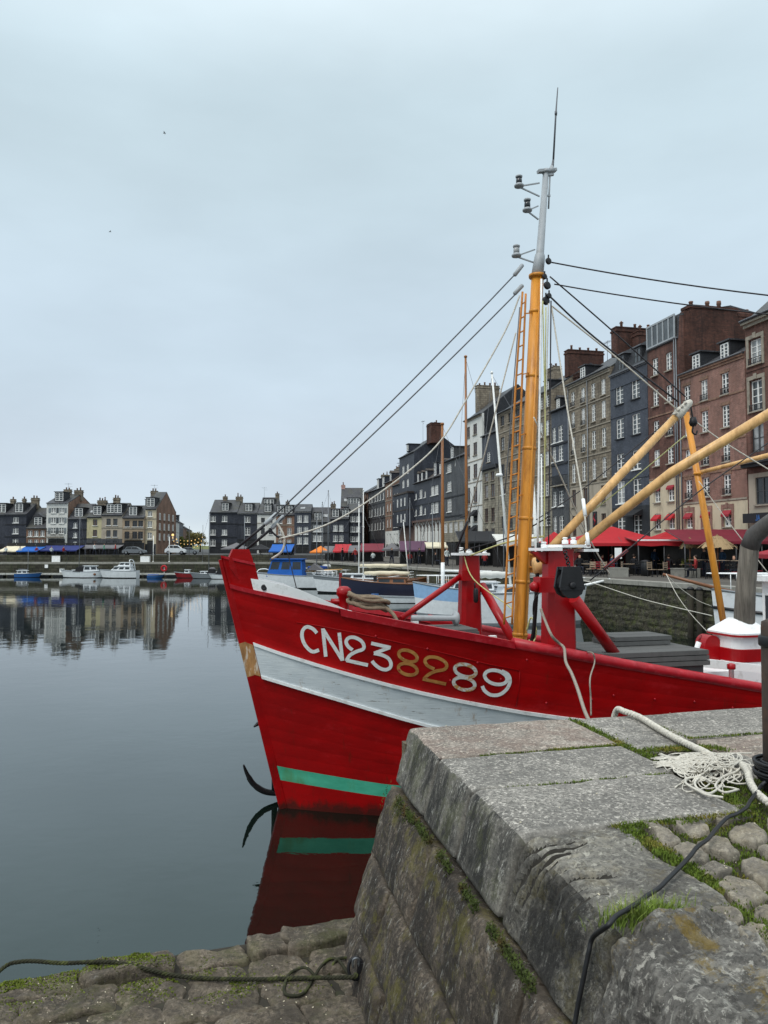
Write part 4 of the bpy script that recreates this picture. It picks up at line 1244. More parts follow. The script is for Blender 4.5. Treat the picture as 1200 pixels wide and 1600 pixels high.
h.chimney(gx(h, 950) - 0.1, 3.6, 0.9, 5.5, gz(h, 935, 518) - h.H, 'brick_party', 4)
h.pipe(0.15); h.pipe(gx(h, 921)); h.aerial(1.2, 3.6, 2.0)
# painted picture panel beside the door
b = MB(); zz = gz(h, 929, 815); b.bx(gx(h, 926.5), gx(h, 933), -0.05, -0.004, zz - .5, zz + .9); b.build('wall_panel', M['boat_black'], h.root)
b = MB(); b.tube(crv([(gx(h, 929), -0.055, zz - .3), (gx(h, 931), -0.055, zz), (gx(h, 928.5), -0.055, zz + .3), (gx(h, 930.5), -0.055, zz + .7)], 5), [0.05] * 5 + [.09] * 6 + [.05] * 5, 5); b.build('painted_figure', M['cloth_dull_red'], h.root)

# 6 dark slate house half hidden by the mast
h = H_px(FR, 'slate_house', 'narrow slate blue house just right of the orange mast with a balcony', 861, 887, (886, 634), 'slate_wall_blue', GR, 9, base='slate_wall_grey', base_px=(884, 742))
wF = wp(FR, 871.5, 879)
for i, (yt, yb) in enumerate(((665, 690), (696, 720), (767, 791), (806, 835))):
    z0, z1 = gz(h, 875, yb), gz(h, 875, yt)
    for xx in (867, 877): h.win(gx(h, xx), z0, wF if xx > 870 else wF * .8, z1 - z0, style='fr', sill='white_frame', shut=None)
h.done(True)
for yy in (692, 724): h.band(gz(h, 884, yy), 'slate_wall_black', 0.16, 0.12)
h.balcony(0.3, h.W - 0.3, gz(h, 884, 757), 0.5)
h.roof(gable_prof(9, 3.2), 'slate_wall_black', 0.3)
h.dormer(gx(h, 867), 0.7, 1.0, 0.25, 0.5, 2.0, 'slate_wall_black', 'roof', 'gable')
h.chimney(0.5, 4, 0.9, 3, 3.9, 'brick_party', 3)

# 7 tall brown stone house behind the mast
h = H_px(FR, 'stone_house', 'tall brown stone house behind the orange mast and ladder', 778, 861, (861, 608), 'stone_brown', GR, 9, base='stone_grey', base_px=(861, 760))
wG = wp(FR, 843, 850)
for i, (yt, yb) in enumerate(((622, 640), (660, 684), (708, 730), (752, 776), (800, 822))):
    z0, z1 = gz(h, 846, yb), gz(h, 846, yt)
    for xx in (786, 798, 810, 824, 846, 856): h.win(gx(h, xx), z0, wG, z1 - z0, style='fr', frame='grey_frame' if xx < 820 else 'white_frame', sill='trim_stone')
h.done(True)
for yy in (648, 694, 740): h.band(gz(h, 858, yy), 'trim_stone', 0.14, 0.06)
h.cornice(mat='trim_stone')
h.roof(gable_prof(9, 3.0), 'roof', 0.25)
h.chimney(h.W - 0.5, 4, 0.9, 4, 4.2, 'brick_party', 4); h.chimney(h.W * .4, 4.5, 2.2, 0.9, 4.4, 'stone_brown', 3)
h.dormer(gx(h, 850), 0.8, 1.0, 0.2, 0.5, 2)

# 8 narrow half stone house with a slate box
h = H_px(FR, 'narrow_house', 'narrow house with a black slate box jutting over grey stone floors', 753, 778, (778, 672), 'slate_wall', GR, 8, base='stone_grey', base_px=(778, 731))
wH = wp(FR, 760.5, 766)
for i, (yt, yb) in enumerate(((706, 722), (738, 752), (757, 778), (794, 816), (826, 842))):
    z0, z1 = gz(h, 764, yb), gz(h, 764, yt)
    for xx in ((764,) if i == 0 else (760, 770)): h.win(gx(h, xx), z0, wH, z1 - z0, style='fr' if i == 0 else 'two', frame='white_frame' if i == 0 else 'shutter_brown', sill='trim_stone')
h.done(True)
b = MB(); b.bx(0.02, h.W - 0.02, -0.35, -0.003, gz(h, 765, 733), gz(h, 765, 728)); b.build('jetty_beam', M['slate_wall_black'], h.root)
h.roof([(0, 0), (4, 3.4), (8, 0)], 'slate_wall_black', 0.2)

# 9 white house
h = H_px(FR, 'white_house', 'tall narrow white rendered house with black slate gable and brick chimney', 727, 753, (753, 645), 'render_white', GR, 9.0)
wI = wp(FR, 740.5, 746.5)
for i, (yt, yb) in enumerate(((662, 679), (691, 711), (725, 747), (760, 785), (797, 815), (823, 842))):
    z0, z1 = gz(h, 743, yb), gz(h, 743, yt)
    for xx in (732, 743): h.win(gx(h, xx), z0, wI, z1 - z0, style='fr', frame='shutter_brown' if i < 4 else 'grey_frame', sill='trim_stone', glass='glass')
h.done(True)
for yy in (718, 752, 790): h.band(gz(h, 750, yy), 'trim_stone', 0.12, 0.06)
h.cornice(mat='trim_stone', h=0.2, d=0.2)
h.roof([(0, 0), (5.0, 4.0), (9.0, 0.5)], 'roof', 0.3, gable='slate_wall_black')
h.chimney(0.6, 3.0, 0.9, 3.2, 4.8, 'stone_brown', 4)
for xx in (732, 743):
    h.awning_small(gx(h, xx), gz(h, 743, 806), wI + .2, 'cloth_black', 0.9, 0.8); h.awning_small(gx(h, xx), gz(h, 743, 830), wI + .2, 'cloth_black', 0.9, 0.8)
b = MB(); b.bx(h.W - 0.02, h.W + 0.05, 0.3, 9.0, 6.0, h.H); b.build('side_cladding', M['slate_wall_black'], h.root)

# 10 tall slate house
h = H_px(FR, 'slate_house', 'tall grey slate house left of the white house with one window column', 692, 727, (720, 712), 'slate_wall_grey', GR, 9, base='stone_grey', base_px=(720, 812))
wJ = wp(FR, 699, 706)
for i, (yt, yb) in enumerate(((725, 738), (752, 768), (780, 800))):
    z0, z1 = gz(h, 702, yb), gz(h, 702, yt)
    h.win(gx(h, 702), z0, wJ, z1 - z0, style='fr', sill='white_frame', glass='glass_mid')
    if i == 0: h.win(gx(h, 711), z0 + .6, 0.5, 0.9, style='two', sill=None, glass='glass_curtain')
z0, z1 = gz(h, 705, 832), gz(h, 705, 816)
for xx in (696, 704, 712, 720): h.win(gx(h, xx), z0, wJ * .8, z1 - z0, style='six', frame='white_frame', sill=None)
h.done(True)
for yy in (775, 806): h.band(gz(h, 715, yy), 'slate_wall_black', 0.16, 0.1)
h.roof(gable_prof(9, 2.6), 'roof', 0.3)
h.dormer(gx(h, 703), 1.1, 1.5, 0.3, 0.4, 2.4, 'slate_wall_grey')
h.chimney(h.W - 0.6, 4.4, 0.9, 2.4, 4.8, 'stone_brown', 2); h.aerial(1.5, 4, 3.0)

# 11 dark slate house with jettied floors and dormers
h = H_px(FR, 'slate_house', 'wide dark slate house with a row of dormers and white half timbered ground floor', 647, 692, (690, 742), 'slate_wall', GR, 9, base='render_white', base_px=(680, 813))
wK = wp(FR, 655.5, 660)
for i, (yt, yb) in enumerate(((765, 779), (790, 805))):
    z0, z1 = gz(h, 657, yb), gz(h, 657, yt)
    for xx, f in ((650, .6), (657.5, 1), (664, .6), (676, 1.1), (682, 1.1)):
        h.win(gx(h, xx), z0, wK * f, (z1 - z0) * (1 if f >= 1 else .7), style='fr', sill='white_frame', glass='glass_curtain' if f > 1 else None)
z0, z1 = gz(h, 665, 832), gz(h, 665, 818)
for xx in (658, 663, 668, 673, 678, 684): h.win(gx(h, xx), z0, wK * .7, z1 - z0, style='six', frame='white_frame', sill=None)
h.done(True)
b = MB(); zz = gz(h, 680, 813)
b.bx(0.02, h.W - .02, -0.45, -0.003, zz - 0.02, zz + 0.3)
for i in range(9):
    x = 0.3 + (h.W - .6) * i / 8
    b.bar((x, -0.03, zz - 1.0), (x, -0.42, zz - 0.03), 0.12, 0.12); b.bx(x - 0.07, x + 0.07, -0.06, -0.004, 0.1, zz - 0.03)
b.build('timber_frame', M['shutter_brown'], h.root)
h.band(gz(h, 685, 784), 'slate_wall_black', 0.12, 0.06)
h.roof(gable_prof(9, 3.6), 'roof_brown', 0.35)
for xx in (651, 657, 664): h.dormer(gx(h, xx), 0.75, 1.3, 0.2, 0.3, 2.2, 'slate_wall', 'roof_brown', 'gable')
h.dormer(gx(h, 678), 1.1, 1.9, 0.3, 0.25, 2.6, 'slate_wall'); h.dormer(gx(h, 686), 0.8, 1.5, 0.3, 0.25, 2.6, 'slate_wall')
h.dormer(gx(h, 668), 0.7, 0.9, 2.2, 2.4, 2.0, 'slate_wall', 'roof_brown', 'gable')
h.chimney(h.W * .8, 4.4, 1.4, 0.8, 4.3, 'stone_brown', 2)

# 12 tall dark house with brick chimney and jettied lower box
h = H_px(FR, 'slate_house', 'tall dark slate tower house with attic lantern and thick brick chimney', 624, 647, (647, 705), 'slate_wall', GR, 9, base='shutter_brown', base_px=(640, 824))
wL = wp(FR, 628.5, 632)
for i, (yt, yb) in enumerate(((727, 742), (750, 762), (782, 795), (803, 815))):
    z0, z1 = gz(h, 632, yb), gz(h, 632, yt)
    for xx in (630, 637): h.win(gx(h, xx), z0, wL, z1 - z0, style='fr', sill=None, glass='glass_mid')
h.done(True)
b = MB(); zz0, zz1 = gz(h, 640, 822), gz(h, 640, 772)
b.bx(0.1, h.W - 0.05, -1.1, -0.003, zz0, zz1)
b.bx(0.0, h.W + 0.05, -1.3, -0.004, zz1 + 0.003, zz1 + 0.3, 1)
b.bx(0.05, h.W, -1.15, -0.005, (zz0 + zz1) / 2 - .1, (zz0 + zz1) / 2 + .05, 1)
o = b.build('jettied_box', [M['slate_wall'], M['roof_brown']], h.root)
for zf in (0.12, 0.62):
    for xf in (0.3, 0.55, 0.8): put_window(h.root, h.W * xf, zz0 + (zz1 - zz0) * zf, 0.7, 1.4, 'fr', sill=None, y0=-1.15, rec=0.06, rng=h.rng)
h.roof(gable_prof(9, 3.2), 'roof', 0.2)
h.dormer(gx(h, 632), 1.2, 1.1, 0.9, 0.6, 2.2, 'slate_wall', 'roof', 'flat')
h.chimney(h.W + 1.2, 3.4, 2.8, 2.2, 4.6, 'brick_party', 3); h.aerial(2, 4, 4)

# 13-16 far houses of the row
h = H_px(FR, 'slate_house', 'very narrow dark slate house beside the tower house', 613, 624, (624, 756), 'slate_wall', GR, 9, base='render_white', base_px=(620, 829))
for yt, yb in ((770, 782), (790, 802), (811, 824), (834, 848)):
    z0, z1 = gz(h, 619, yb), gz(h, 619, yt)
    for xx in (616.5, 620.5): h.win(gx(h, xx), z0, 1.0, z1 - z0, style='fr', sill='white_frame')
h.done(True); h.band(gz(h, 620, 788), 'slate_wall_black'); h.band(gz(h, 620, 807), 'slate_wall_black')
h.roof(gable_prof(9, 2.6), 'roof', 0.3)
h = H_px(FR, 'brick_house', 'narrow orange brick house with white doors among the far slate houses', 602, 613, (613, 751), 'brick_orange', GR, 9, base='render_white', base_px=(608, 830))
for yt, yb in ((764, 776), (787, 799), (811, 824), (834, 850)):
    z0, z1 = gz(h, 608, yb), gz(h, 608, yt)
    for xx in (605.5, 610): h.win(gx(h, xx), z0, 1.0, z1 - z0, style='fr', sill='trim_stone')
h.done(True); h.band(gz(h, 610, 782)); h.band(gz(h, 610, 806))
h.roof(gable_prof(9, 3.0), 'roof_brown', 0.3); h.dormer(h.W / 2, 1.1, 1.5, 0.2, 0.4, 2.4, 'slate_wall', 'roof_brown', 'gable'); h.chimney(h.W - .5, 4.5, .9, 3.4, 4.2, 'stone_brown', 5)
h = H_px(FR, 'slate_house', 'blue grey slate house with chimney pots far along the row', 575, 602, (602, 760), 'slate_wall_grey', GR, 9, base='slate_wall', base_px=(590, 842))
for yt, yb in ((772, 783), (793, 806), (816, 828)):
    z0, z1 = gz(h, 590, yb), gz(h, 590, yt)
    for xx in (577.5, 581, 586, 590, 594, 599): h.win(gx(h, xx), z0, 1.1, z1 - z0, style='fr', sill='white_frame', glass='glass_mid')
h.done(True); h.band(gz(h, 590, 788), 'slate_wall_black'); h.band(gz(h, 590, 811), 'slate_wall_black')
h.roof(gable_prof(9, 2.8), 'roof', 0.3)
for xx in (588.5, 597): h.dormer(gx(h, xx), 1.6, 1.9, 0.2, 0.3, 2.6, 'slate_wall')
h.chimney(h.W * .55, 4.5, 3, .9, 4.4, 'stone_brown', 4); h.aerial(h.W * .7, 4, 3)
h = H_px(FR, 'brick_house', 'last house of the right row in orange brick', 562, 575, (575, 768), 'brick_orange', GR, 9)
for yt, yb in ((781, 792), (801, 813), (822, 834)):
    z0, z1 = gz(h, 569, yb), gz(h, 569, yt)
    for xx in (565.5, 571.5): h.win(gx(h, xx), z0, 1.2, z1 - z0, style='fr', frame='shutter_brown', sill='trim_stone')
h.done(True); h.band(gz(h, 569, 796)); h.band(gz(h, 569, 817))
h.roof(gable_prof(9, 2.6), 'roof', 0.35); h.chimney(h.W - .6, 4.5, .9, 2.6, 3.8, 'stone_brown', 3)

# ---------------------------------------------------------------- end row, facing down the basin
FE = Facade((0, 150, 0), (1, 0.02, 0), ZL)
GE = 'houses at the far end of the basin'
def far(F, nm, lab, x0, x1, ye, wall, grp, cols, rows, ww, roofh, **k):
    ww *= .85; roofh *= .85
    base = k.get('base'); xm = (x0 + x1) / 2
    h = H_px(F, nm, lab, x0, x1, (xm, ye), wall, grp, k.get('depth', 8), k.get('back', 0), base, (xm, k['by']) if base else None)
    for yt, yb in rows:
        z0, z1 = gz(h, xm, yb), gz(h, xm, yt)
        for c in cols: h.win(gx(h, c), z0, ww, z1 - z0, style=k.get('style', 'fr'), frame=k.get('frame', 'white_frame'), sill=k.get('sill', 'white_frame'), shut=k.get('shut'), glass=k.get('glass'))
    h.done(k.get('shop', True))
    h.cornice(mat=k.get('corn', 'lead'), h=.16)
    for yb_ in k.get('bands', ()): h.band(gz(h, xm, yb_), k.get('bmat', 'slate_wall_black'), .15, .08)
    h.roof(gable_prof(k.get('depth', 8), roofh), k.get('rm', 'roof'), .25, gable=k.get('gable'))
    for c in k.get('dorm', ()): h.dormer(gx(h, c), 1.3, 1.4, .35, .6, 2.4, k.get('dm', 'slate_wall_black'), 'roof', k.get('dk', 'flat'))
    for c in k.get('sky', ()): h.skylight(gx(h, c), 1.6, .9, .9)
    for c, w_, t in k.get('chim', ()): h.chimney(min(max(gx(h, c), .4), h.W - .4), k.get('depth', 8) / 2, w_ * .85, .7, max(roofh + .55, t * .72), k.get('cm', 'stone_brown'), max(1, int(w_ / .6)))
    for c in k.get('aer', ()): h.aerial(gx(h, c), 3.6, 2.4)
    return h
far(FE, 'corner_house', 'dark slate corner house at the end of the basin with white shop sign', 328, 371, 800, 'slate_wall', GE, (333, 351), ((806, 815), (827, 836), (843, 853)), 1.2, 3.2, base='slate_wall_black', by=848, bands=(819, 840), dorm=(351,), chim=((345, 1.0, 4.6), (371, 1.6, 4.2)), depth=9)
far(FE, 'slate_house', 'dark slate house next to the corner with a pale eave board', 371, 402, 801, 'slate_wall', GE, (387,), ((807, 816), (824, 836)), 1.2, 2.6, base='slate_wall_black', by=842, bands=(820,), dorm=(388,), corn='white_frame')
far(FE, 'white_house', 'small white house behind the forestays with black garage door', 402, 431.5, 802, 'render_white', GE, (411, 423), ((809, 817), (825, 835)), .9, 2.4, frame='grey_frame', glass='glass', dorm=(418,), bands=(818,), bmat='trim_stone')
far(FE, 'tower_house', 'tall slate roofed house standing above the white house', 396, 424, 789, 'slate_wall_grey', GE, (410,), ((790, 794),), 1.0, 2.8, back=9, dorm=(407, 413), chim=((421, .9, 4.4),), shop=False, aer=(399,))
far(FE, 'brick_house', 'brown brick house between the white and the slate blue houses', 431.5, 460, 804, 'brick_orange', GE, (438, 452), ((809, 818), (825, 836), (843, 853)), .95, 2.6, dorm=(438, 451), bands=(821, 839), bmat='trim_stone', chim=((446, .8, 3.6),), aer=(433,))
far(FE, 'slate_house', 'slate blue house with four tall pale windows and white gutter', 460, 486, 798.5, 'slate_wall_blue', GE, (468, 478), ((805, 816), (823, 835), (839, 850)), 1.05, 1.9, corn='white_frame', sky=(472,), glass='glass_curtain')
far(FE, 'slate_house', 'dark slate house with a wide white window above the orange parasol', 486, 516, 815, 'slate_wall_grey', GE, (497,), ((820, 831), (836, 846)), 2.3, 3.6, base='slate_wall_black', by=847, bands=(833.5,), sky=(498, 508), dorm=(496.5,), glass='glass_curtain')
far(FE, 'slate_house', 'black slate house beside the pink roofed one at the far corner', 516, 545, 810, 'slate_wall', GE, (524, 533, 541), ((820, 830), (836, 846)), 1.0, 2.6, base='slate_wall_black', by=849, dorm=(524, 540), bands=(832,), chim=((513, 1.2, 4.2),))
far(FE, 'slate_house', 'narrow dark house filling the corner where the two rows meet', 545, 566, 800, 'slate_wall', GE, (551, 559), ((806, 815), (822, 831), (838, 846)), 1.0, 2.4, base='slate_wall_black', by=850, back=1.0, bands=(818, 834))
far(FE, 'pink_house', 'pink house with steep slate roof and dormers rising behind the far corner', 528, 566, 785, 'render_pink', GE, (538, 548, 558), ((786, 794),), 1.2, 5.2, back=14, dorm=(545, 555), sky=(537, 548, 557), chim=((529.5, 1.0, 6.4),), shop=False, cm='render_pink', gable='render_pink', depth=10)
# ---------------------------------------------------------------- left row across the water
FL = Facade((0, 127, 0), (1, 0, 0), ZL)
GL = 'houses on the far left quay'
far(FL, 'slate_house', 'dark slate house cut by the left edge of the photo', -34, 8, 803.5, 'slate_wall', GL, (-24, -8), ((809, 817), (826, 834), (843, 852)), 1.1, 2.4, dorm=(0,), chim=((2, .8, 3.8),), base='slate_wall_black', by=850)
far(FL, 'slate_house', 'navy slate house with stacked windows at far left beside the brown brick house', 8, 41.5, 803, 'slate_wall', GL, (25,), ((808, 817), (825, 834), (842, 851)), 1.1, 2.6, dorm=(27,), chim=((39, 1.4, 4.0), (20, .5, 3.4)), bands=(820, 839), base='slate_wall_black', by=853)
far(FL, 'brick_house', 'low brown brick house with arched white dormer beside the white house', 41.5, 73, 824.5, 'brick_orange', GL, (48, 57.5, 67), ((829, 838), (843, 851)), .8, 4.2, bands=(840,), bmat='trim_stone', corn='trim_stone', dorm=(57.5,), sky=(63,), dk='gable')
h = far(FL, 'white_house', 'white house with grey shutters and iron balcony on the far left quay', 73, 106, 785.5, 'render_white', GL, (83.5, 96.5), ((793.5, 801.5), (808.5, 817.5), (824.5, 834)), .95, 2.2, shut='shutter', corn='white_frame', dorm=(90,), chim=((84, 1.4, 3.6), (105, 1.6, 3.4)), gable='brick_orange', aer=(92,), depth=11)
h.balcony(.2, h.W - .5, gz(h, 90, 839), .7)
b = MB(); b.bx(h.W - 0.02, h.W + 0.07, .2, 11, 4, h.H); b.build('side_wall', M['brick_orange'], h.root)
far(FL, 'slate_house', 'dark slate house in the shadow of the white house gable', 106, 136, 810, 'slate_wall', GL, (118, 123), ((816.5, 825), (832, 840), (846, 852)), .75, 3.2, dorm=(121,), bands=(828, 842))
far(FL, 'yellow_house', 'pale yellow house with two windows on the far left quay', 136, 159, 807, 'render_yellow', GL, (149,), ((811.5, 821), (828, 838), (845, 851)), .85, 2.6, base='slate_wall_grey', by=841, dorm=(150,), chim=((146, 1.8, 4.0),), sky=(140, 157), frame='shutter_brown')
far(FL, 'beige_house', 'beige house with paired dark windows next to the pale yellow one', 159, 191.5, 804, 'render_beige', GL, (170, 180.5), ((810.5, 821), (828.5, 839), (845, 851)), .85, 2.6, base='slate_wall_grey', by=842, dorm=(171, 182), chim=((169, 1.2, 4.2),), frame='grey_frame', bands=(825,), bmat='trim_stone')
h = far(FL, 'brown_house', 'brown house with iron balconies at the corner of the side street', 191.5, 226, 808, 'render_brown', GL, (199, 211, 220), ((813.5, 823), (830.5, 842)), .95, 2.6, base='slate_wall_black', by=848, dorm=(206,), frame='grey_frame', glass='glass', bands=(826.5,), bmat='trim_stone')
h.balcony(.4, h.W - .6, gz(h, 205, 842), .5)
h = far(FL, 'corner_house', 'tall cream corner house with curved slate roof above the side street', 226, 243, 794, 'render_cream', GL, (233,), ((798.5, 807), (814, 824), (832, 842)), .9, 3.8, back=.5, depth=12, dorm=(232,), bands=(811, 828), bmat='trim_stone', base='slate_wall_black', by=850, gable='brick_orange', aer=(229,))
b = MB(); b.bx(h.W - .02, h.W + .06, .2, 12, .1, h.H + .02); b.build('side_wall', M['brick_orange'], h.root)
for k in range(4):
    for r_ in range(3):
        o = put_window(h.root, 0, 0, .8, 1.15, 'fr', rng=h.rng); o.location = (h.W + .11, 1.8 + k * 2.7, 2.4 + 1.75 * r_); o.rotation_euler = (0, 0, R(90))
far(FL, 'slate_house', 'tall slate roof with dormer behind the brown balcony house', 199, 227, 792, 'slate_wall_grey', GL, (206,), ((793, 797),), 1.0, 3.6, back=9, dorm=(206, 219), chim=((204, 1.4, 4.2),), shop=False)
# side street receding to the left of the gap
FS = Facade((FL.uv(243, 850)[0] + 1.3, 128, 0), (-0.2, 0.98, 0), ZL)
FSr = Facade(FS.O, (-FS.d.x, -FS.d.y, 0), ZL)
GS = 'houses along the side street'
yy0 = 0.0
yy0 = 12.2
for i, (ln, hh, wl, lab) in enumerate(((12, 7.2, 'render_cream', 'cream house first along the side street'), (12, 6.6, 'render_white', 'pale house second along the side street'), (14, 6.7, 'slate_wall', 'slate house third along the side street'), (16, 6.0, 'brick_orange', 'brick house fourth along the side street'), (22, 6.0, 'slate_wall_grey', 'grey house last along the side street'))):
    q = FS.O + FS.d * yy0 + Vector((0, 0, ZL))
    yy0 += ln
    # facade looks to the right (towards the street): local x runs towards the viewer
    h = House('street_house', lab, (q.x, q.y, ZL), math.atan2(FS.d.y, FS.d.x), ln - .02, hh, 4.2, wl, GS)
    nc = max(2, int(ln / 3.2))
    for r_ in range(3):
        for c in range(nc): h.win(ln * (c + .5) / nc, 2.4 + r_ * 1.9, .8, 1.2, style='fr')
    h.done(True); h.cornice(mat='lead', h=.16); h.roof(gable_prof(4.2, 2.0 - .15 * i), 'roof', .2)
    if i % 2: h.chimney(1.0, 2.1, .9, 1.0, 2.7, 'stone_brown', 2)
    if i in (1, 2): h.dormer(ln / 2, 1.2, 1.3, .3, .5, 2)
# ---------------------------------------------------------------- the red trawler
KS = EYE / 5.2                              # measured with the eye 5.2 above the water; the boat is this much smaller
TH = R(14.7)
S0 = Pz(441, 1262, 0)
TR = thing('red_trawler', 'big red fishing trawler with orange mast and white CN238289 on its bow', 'fishing boat', S0, TH)
TM = Matrix.Translation(S0) @ Matrix.Rotation(TH, 4, 'Z')
TI = TM.inverted()
def T(x, y, D): return TI @ P(x, y, D * KS)        # pixel at a (measured) distance -> boat coordinates
KST = 0.249
def tb(*a): return [(p * KS, q * KS) for p, q in a]
RAIL = tb((-1.3, 4.5), (-.85, 4.38), (-.03, 4.22), (1.01, 4.0), (2.15, 3.78), (3.38, 3.56), (5.11, 3.2), (6.47, 2.92), (7.91, 2.65), (9.28, 2.38), (11, 2.2), (14, 2.25), (18, 2.6))
WTOP = tb((-1, 3.4), (-.78, 3.33), (-.22, 3.15), (.8, 2.86), (1.69, 2.63), (2.59, 2.42), (3.51, 2.24), (4.45, 2.06), (6.5, 1.75), (9, 1.5), (12, 1.45), (18, 1.9))
WLOW = tb((-1, 2.78), (-.61, 2.7), (-.2, 2.6), (.83, 2.34), (1.73, 2.09), (2.41, 1.9), (4.45, 1.5), (6.5, 1.2), (9, 1.0), (12, .95), (18, 1.4))
GTOP = tb((-.3, .87), (.67, .77), (1.82, .65), (4, .55), (18, .6))
GLOW = tb((-.3, .59), (.67, .5), (1.8, .39), (4, .3), (18, .35))
LEN = 17.0 * KS
def half(u, z, t):
    w_ = min(max(z / (3.6 * KS), 0), 1.25)
    g = lambda B, L, n: B * KS * (1 - (1 - min(max(u / (L * KS), 0), 1)) ** n)
    bw, br = g(2.25, 7.5, 2.0), g(2.7, 6.2, 2.2)
    h = bw + (br - bw) * w_ ** 1.2
    if z < 0: h *= max(0.15, 1 + z / (2.2 * KS))
    ta = t - 10.5 * KS
    if ta > 0: h *= math.sqrt(max(0.0, 1 - (ta / (6.6 * KS)) ** 2 * 0.8))
    return h
def surf(t, z, off=0.0, sd=-1):
    """hull skin at distance t aft of the stem foot and height z; sd -1 = port (towards the viewer)"""
    u = t + KST * max(z, 0)
    return Vector((t, sd * (half(u, z, t) + off), z))
def inv(x, y):
    t, z = 2.0, 2.6
    def pr(t, z): return proj(TM @ surf(t, z))
    for _ in range(40):
        q = pr(t, z); q1 = pr(t + 1e-3, z); q2 = pr(t, z + 1e-3)
        a, b_, c, d = (q1[0] - q[0]) / 1e-3, (q2[0] - q[0]) / 1e-3, (q1[1] - q[1]) / 1e-3, (q2[1] - q[1]) / 1e-3
        ex, ey = x - q[0], y - q[1]
        de = a * d - b_ * c
        t += 0.7 * (d * ex - b_ * ey) / de; z += 0.7 * (-c * ex + a * ey) / de
        z = min(max(z, -1), 6)
    return t, z
US = [0, .05, .15, .3, .5, .75, 1.0, 1.3, 1.6, 2.0, 2.4, 2.8, 3.3, 3.8, 4.4, 5, 5.7, 6.4, 7.2, 8, 9, 10, 10.8, 11.6, 12.4, 13.2]
def row(tabf, us=US, off=0.0, sd=-1, dz=0.0):
    out = []
    for u in us:
        t = u - 0.5
        for _ in range(8):
            z = tabf(t) + dz
            t = u - KST * max(z, 0)
        t = min(t, LEN)
        q = surf(t, tabf(t) + dz, off if u > 0.04 or off <= 0 else off, sd)
        out.append(q)
    return out
tf = lambda tab: (lambda t: interp(tab, t))
def lerpf(f, g, k): return lambda t: f(t) * (1 - k) + g(t) * k
R_, WT, WL, GT, GL_ = tf(RAIL), tf(WTOP), tf(WLOW), tf(GTOP), tf(GLOW)
levels = [(lambda t: -1.3, 0), (lambda t: -.5, 0), (lambda t: 0.0, 0), (GL_, 1), (GT, 0)]
for k in range(1, 7):
    levels += [(lerpf(GT, WL, k / 7 - .006), 0), ('g', lerpf(GT, WL, k / 7)), (lerpf(GT, WL, k / 7 + .006), 0)]
levels += [(WL, 0), (WT, 0)]
for k in range(1, 5):
    levels += [(lerpf(WT, R_, k / 5 - .008), 0), ('g', lerpf(WT, R_, k / 5)), (lerpf(WT, R_, k / 5 + .008), 0)]
levels += [(R_, 0)]
hb = MB()
for sd in (-1, 1):
    rows, mats = [], []
    for f, m_ in levels:
        if f == 'g': rows.append(row(m_, off=-0.001, sd=sd)); mats.append(0)
        else: rows.append(row(f, sd=sd)); mats.append(m_)
    n = len(US)
    base = len(hb.v)
    hb.v += [tuple(q) for r_ in rows for q in r_]
    for i in range(len(rows) - 1):
        for j in range(n - 1):
            hb.f.append((base + i * n + j, base + i * n + j + 1, base + (i + 1) * n + j + 1, base + (i + 1) * n + j)); hb.m.append(mats[i]); hb.s.append(True)
    # transom half
hb.build('hull', [M['hull_red'], M['boot_green']], TR)
tb_ = MB()
rl = [row(f, sd=-1)[-1] for f in (lambda t: -1.3, lambda t: 0.0, WL, R_)]
tb_.add([(q.x, q.y, q.z) for q in rl] + [(q.x, -q.y, q.z) for q in rl], [(0, 1, 5, 4), (1, 2, 6, 5), (2, 3, 7, 6)])
tb_.build('transom', M['hull_red'], TR)
# white wale, its bright mouldings, worn timber at the stem
def strip(name, f0, f1, off, mat, us, parent=TR, dz0=0.0, dz1=0.0, sds=(-1, 1)):
    b = MB()
    for sd in sds:
        b.grid([row(f0, us, -0.01, sd, dz0), row(f0, us, off, sd, dz0), row(f1, us, off, sd, dz1), row(f1, us, -0.01, sd, dz1)], smooth=False)
        ends = [0, len(us) - 1]
        for e in ends:
            r4 = [row(f0, us, -0.01, sd, dz0)[e], row(f0, us, off, sd, dz0)[e], row(f1, us, off, sd, dz1)[e], row(f1, us, -0.01, sd, dz1)[e]]
            b.add(r4, [(0, 1, 2, 3)])
    return b.build(name, mat, parent)
UW = [.165, .22] + [u for u in US if u > .3]
wale = strip('rubbing_band', WL, WT, 0.035, M['wale'], UW)
strip('moulding', WT, WT, 0.065, M['white_paint'], UW, wale, -0.005, 0.045)
strip('moulding', WL, WL, 0.06, M['white_paint'], UW, wale, -0.035, 0.012)
strip('stem_timber', WL, WT, 0.012, M['worn_wood'], [0, .05, .12, .158], TR, -0.01, 0.0)
b = MB()
def stem(z, f=0.0): return Vector((-KST * max(z, 0) - f, 0, z))
pts = [stem(z, 0.03) for z in (-1.0, 0, 1.0, 2.0, 2.14, 2.68, 3.4, 4.0)]
for (z0, z1, mi) in ((-1, -.005, 0), (0, 2.14, 0), (2.14, 2.68, 1), (2.68, 4.02, 0)):
    b.obox((stem(z0, -.01) + stem(z1, -.01)) / 2, (stem(z1) - stem(z0)) / 2, (0.06, 0, 0.015), (0, 0.055, 0), mi)
b.build('stem', [M['hull_red'], M['worn_wood']], TR)
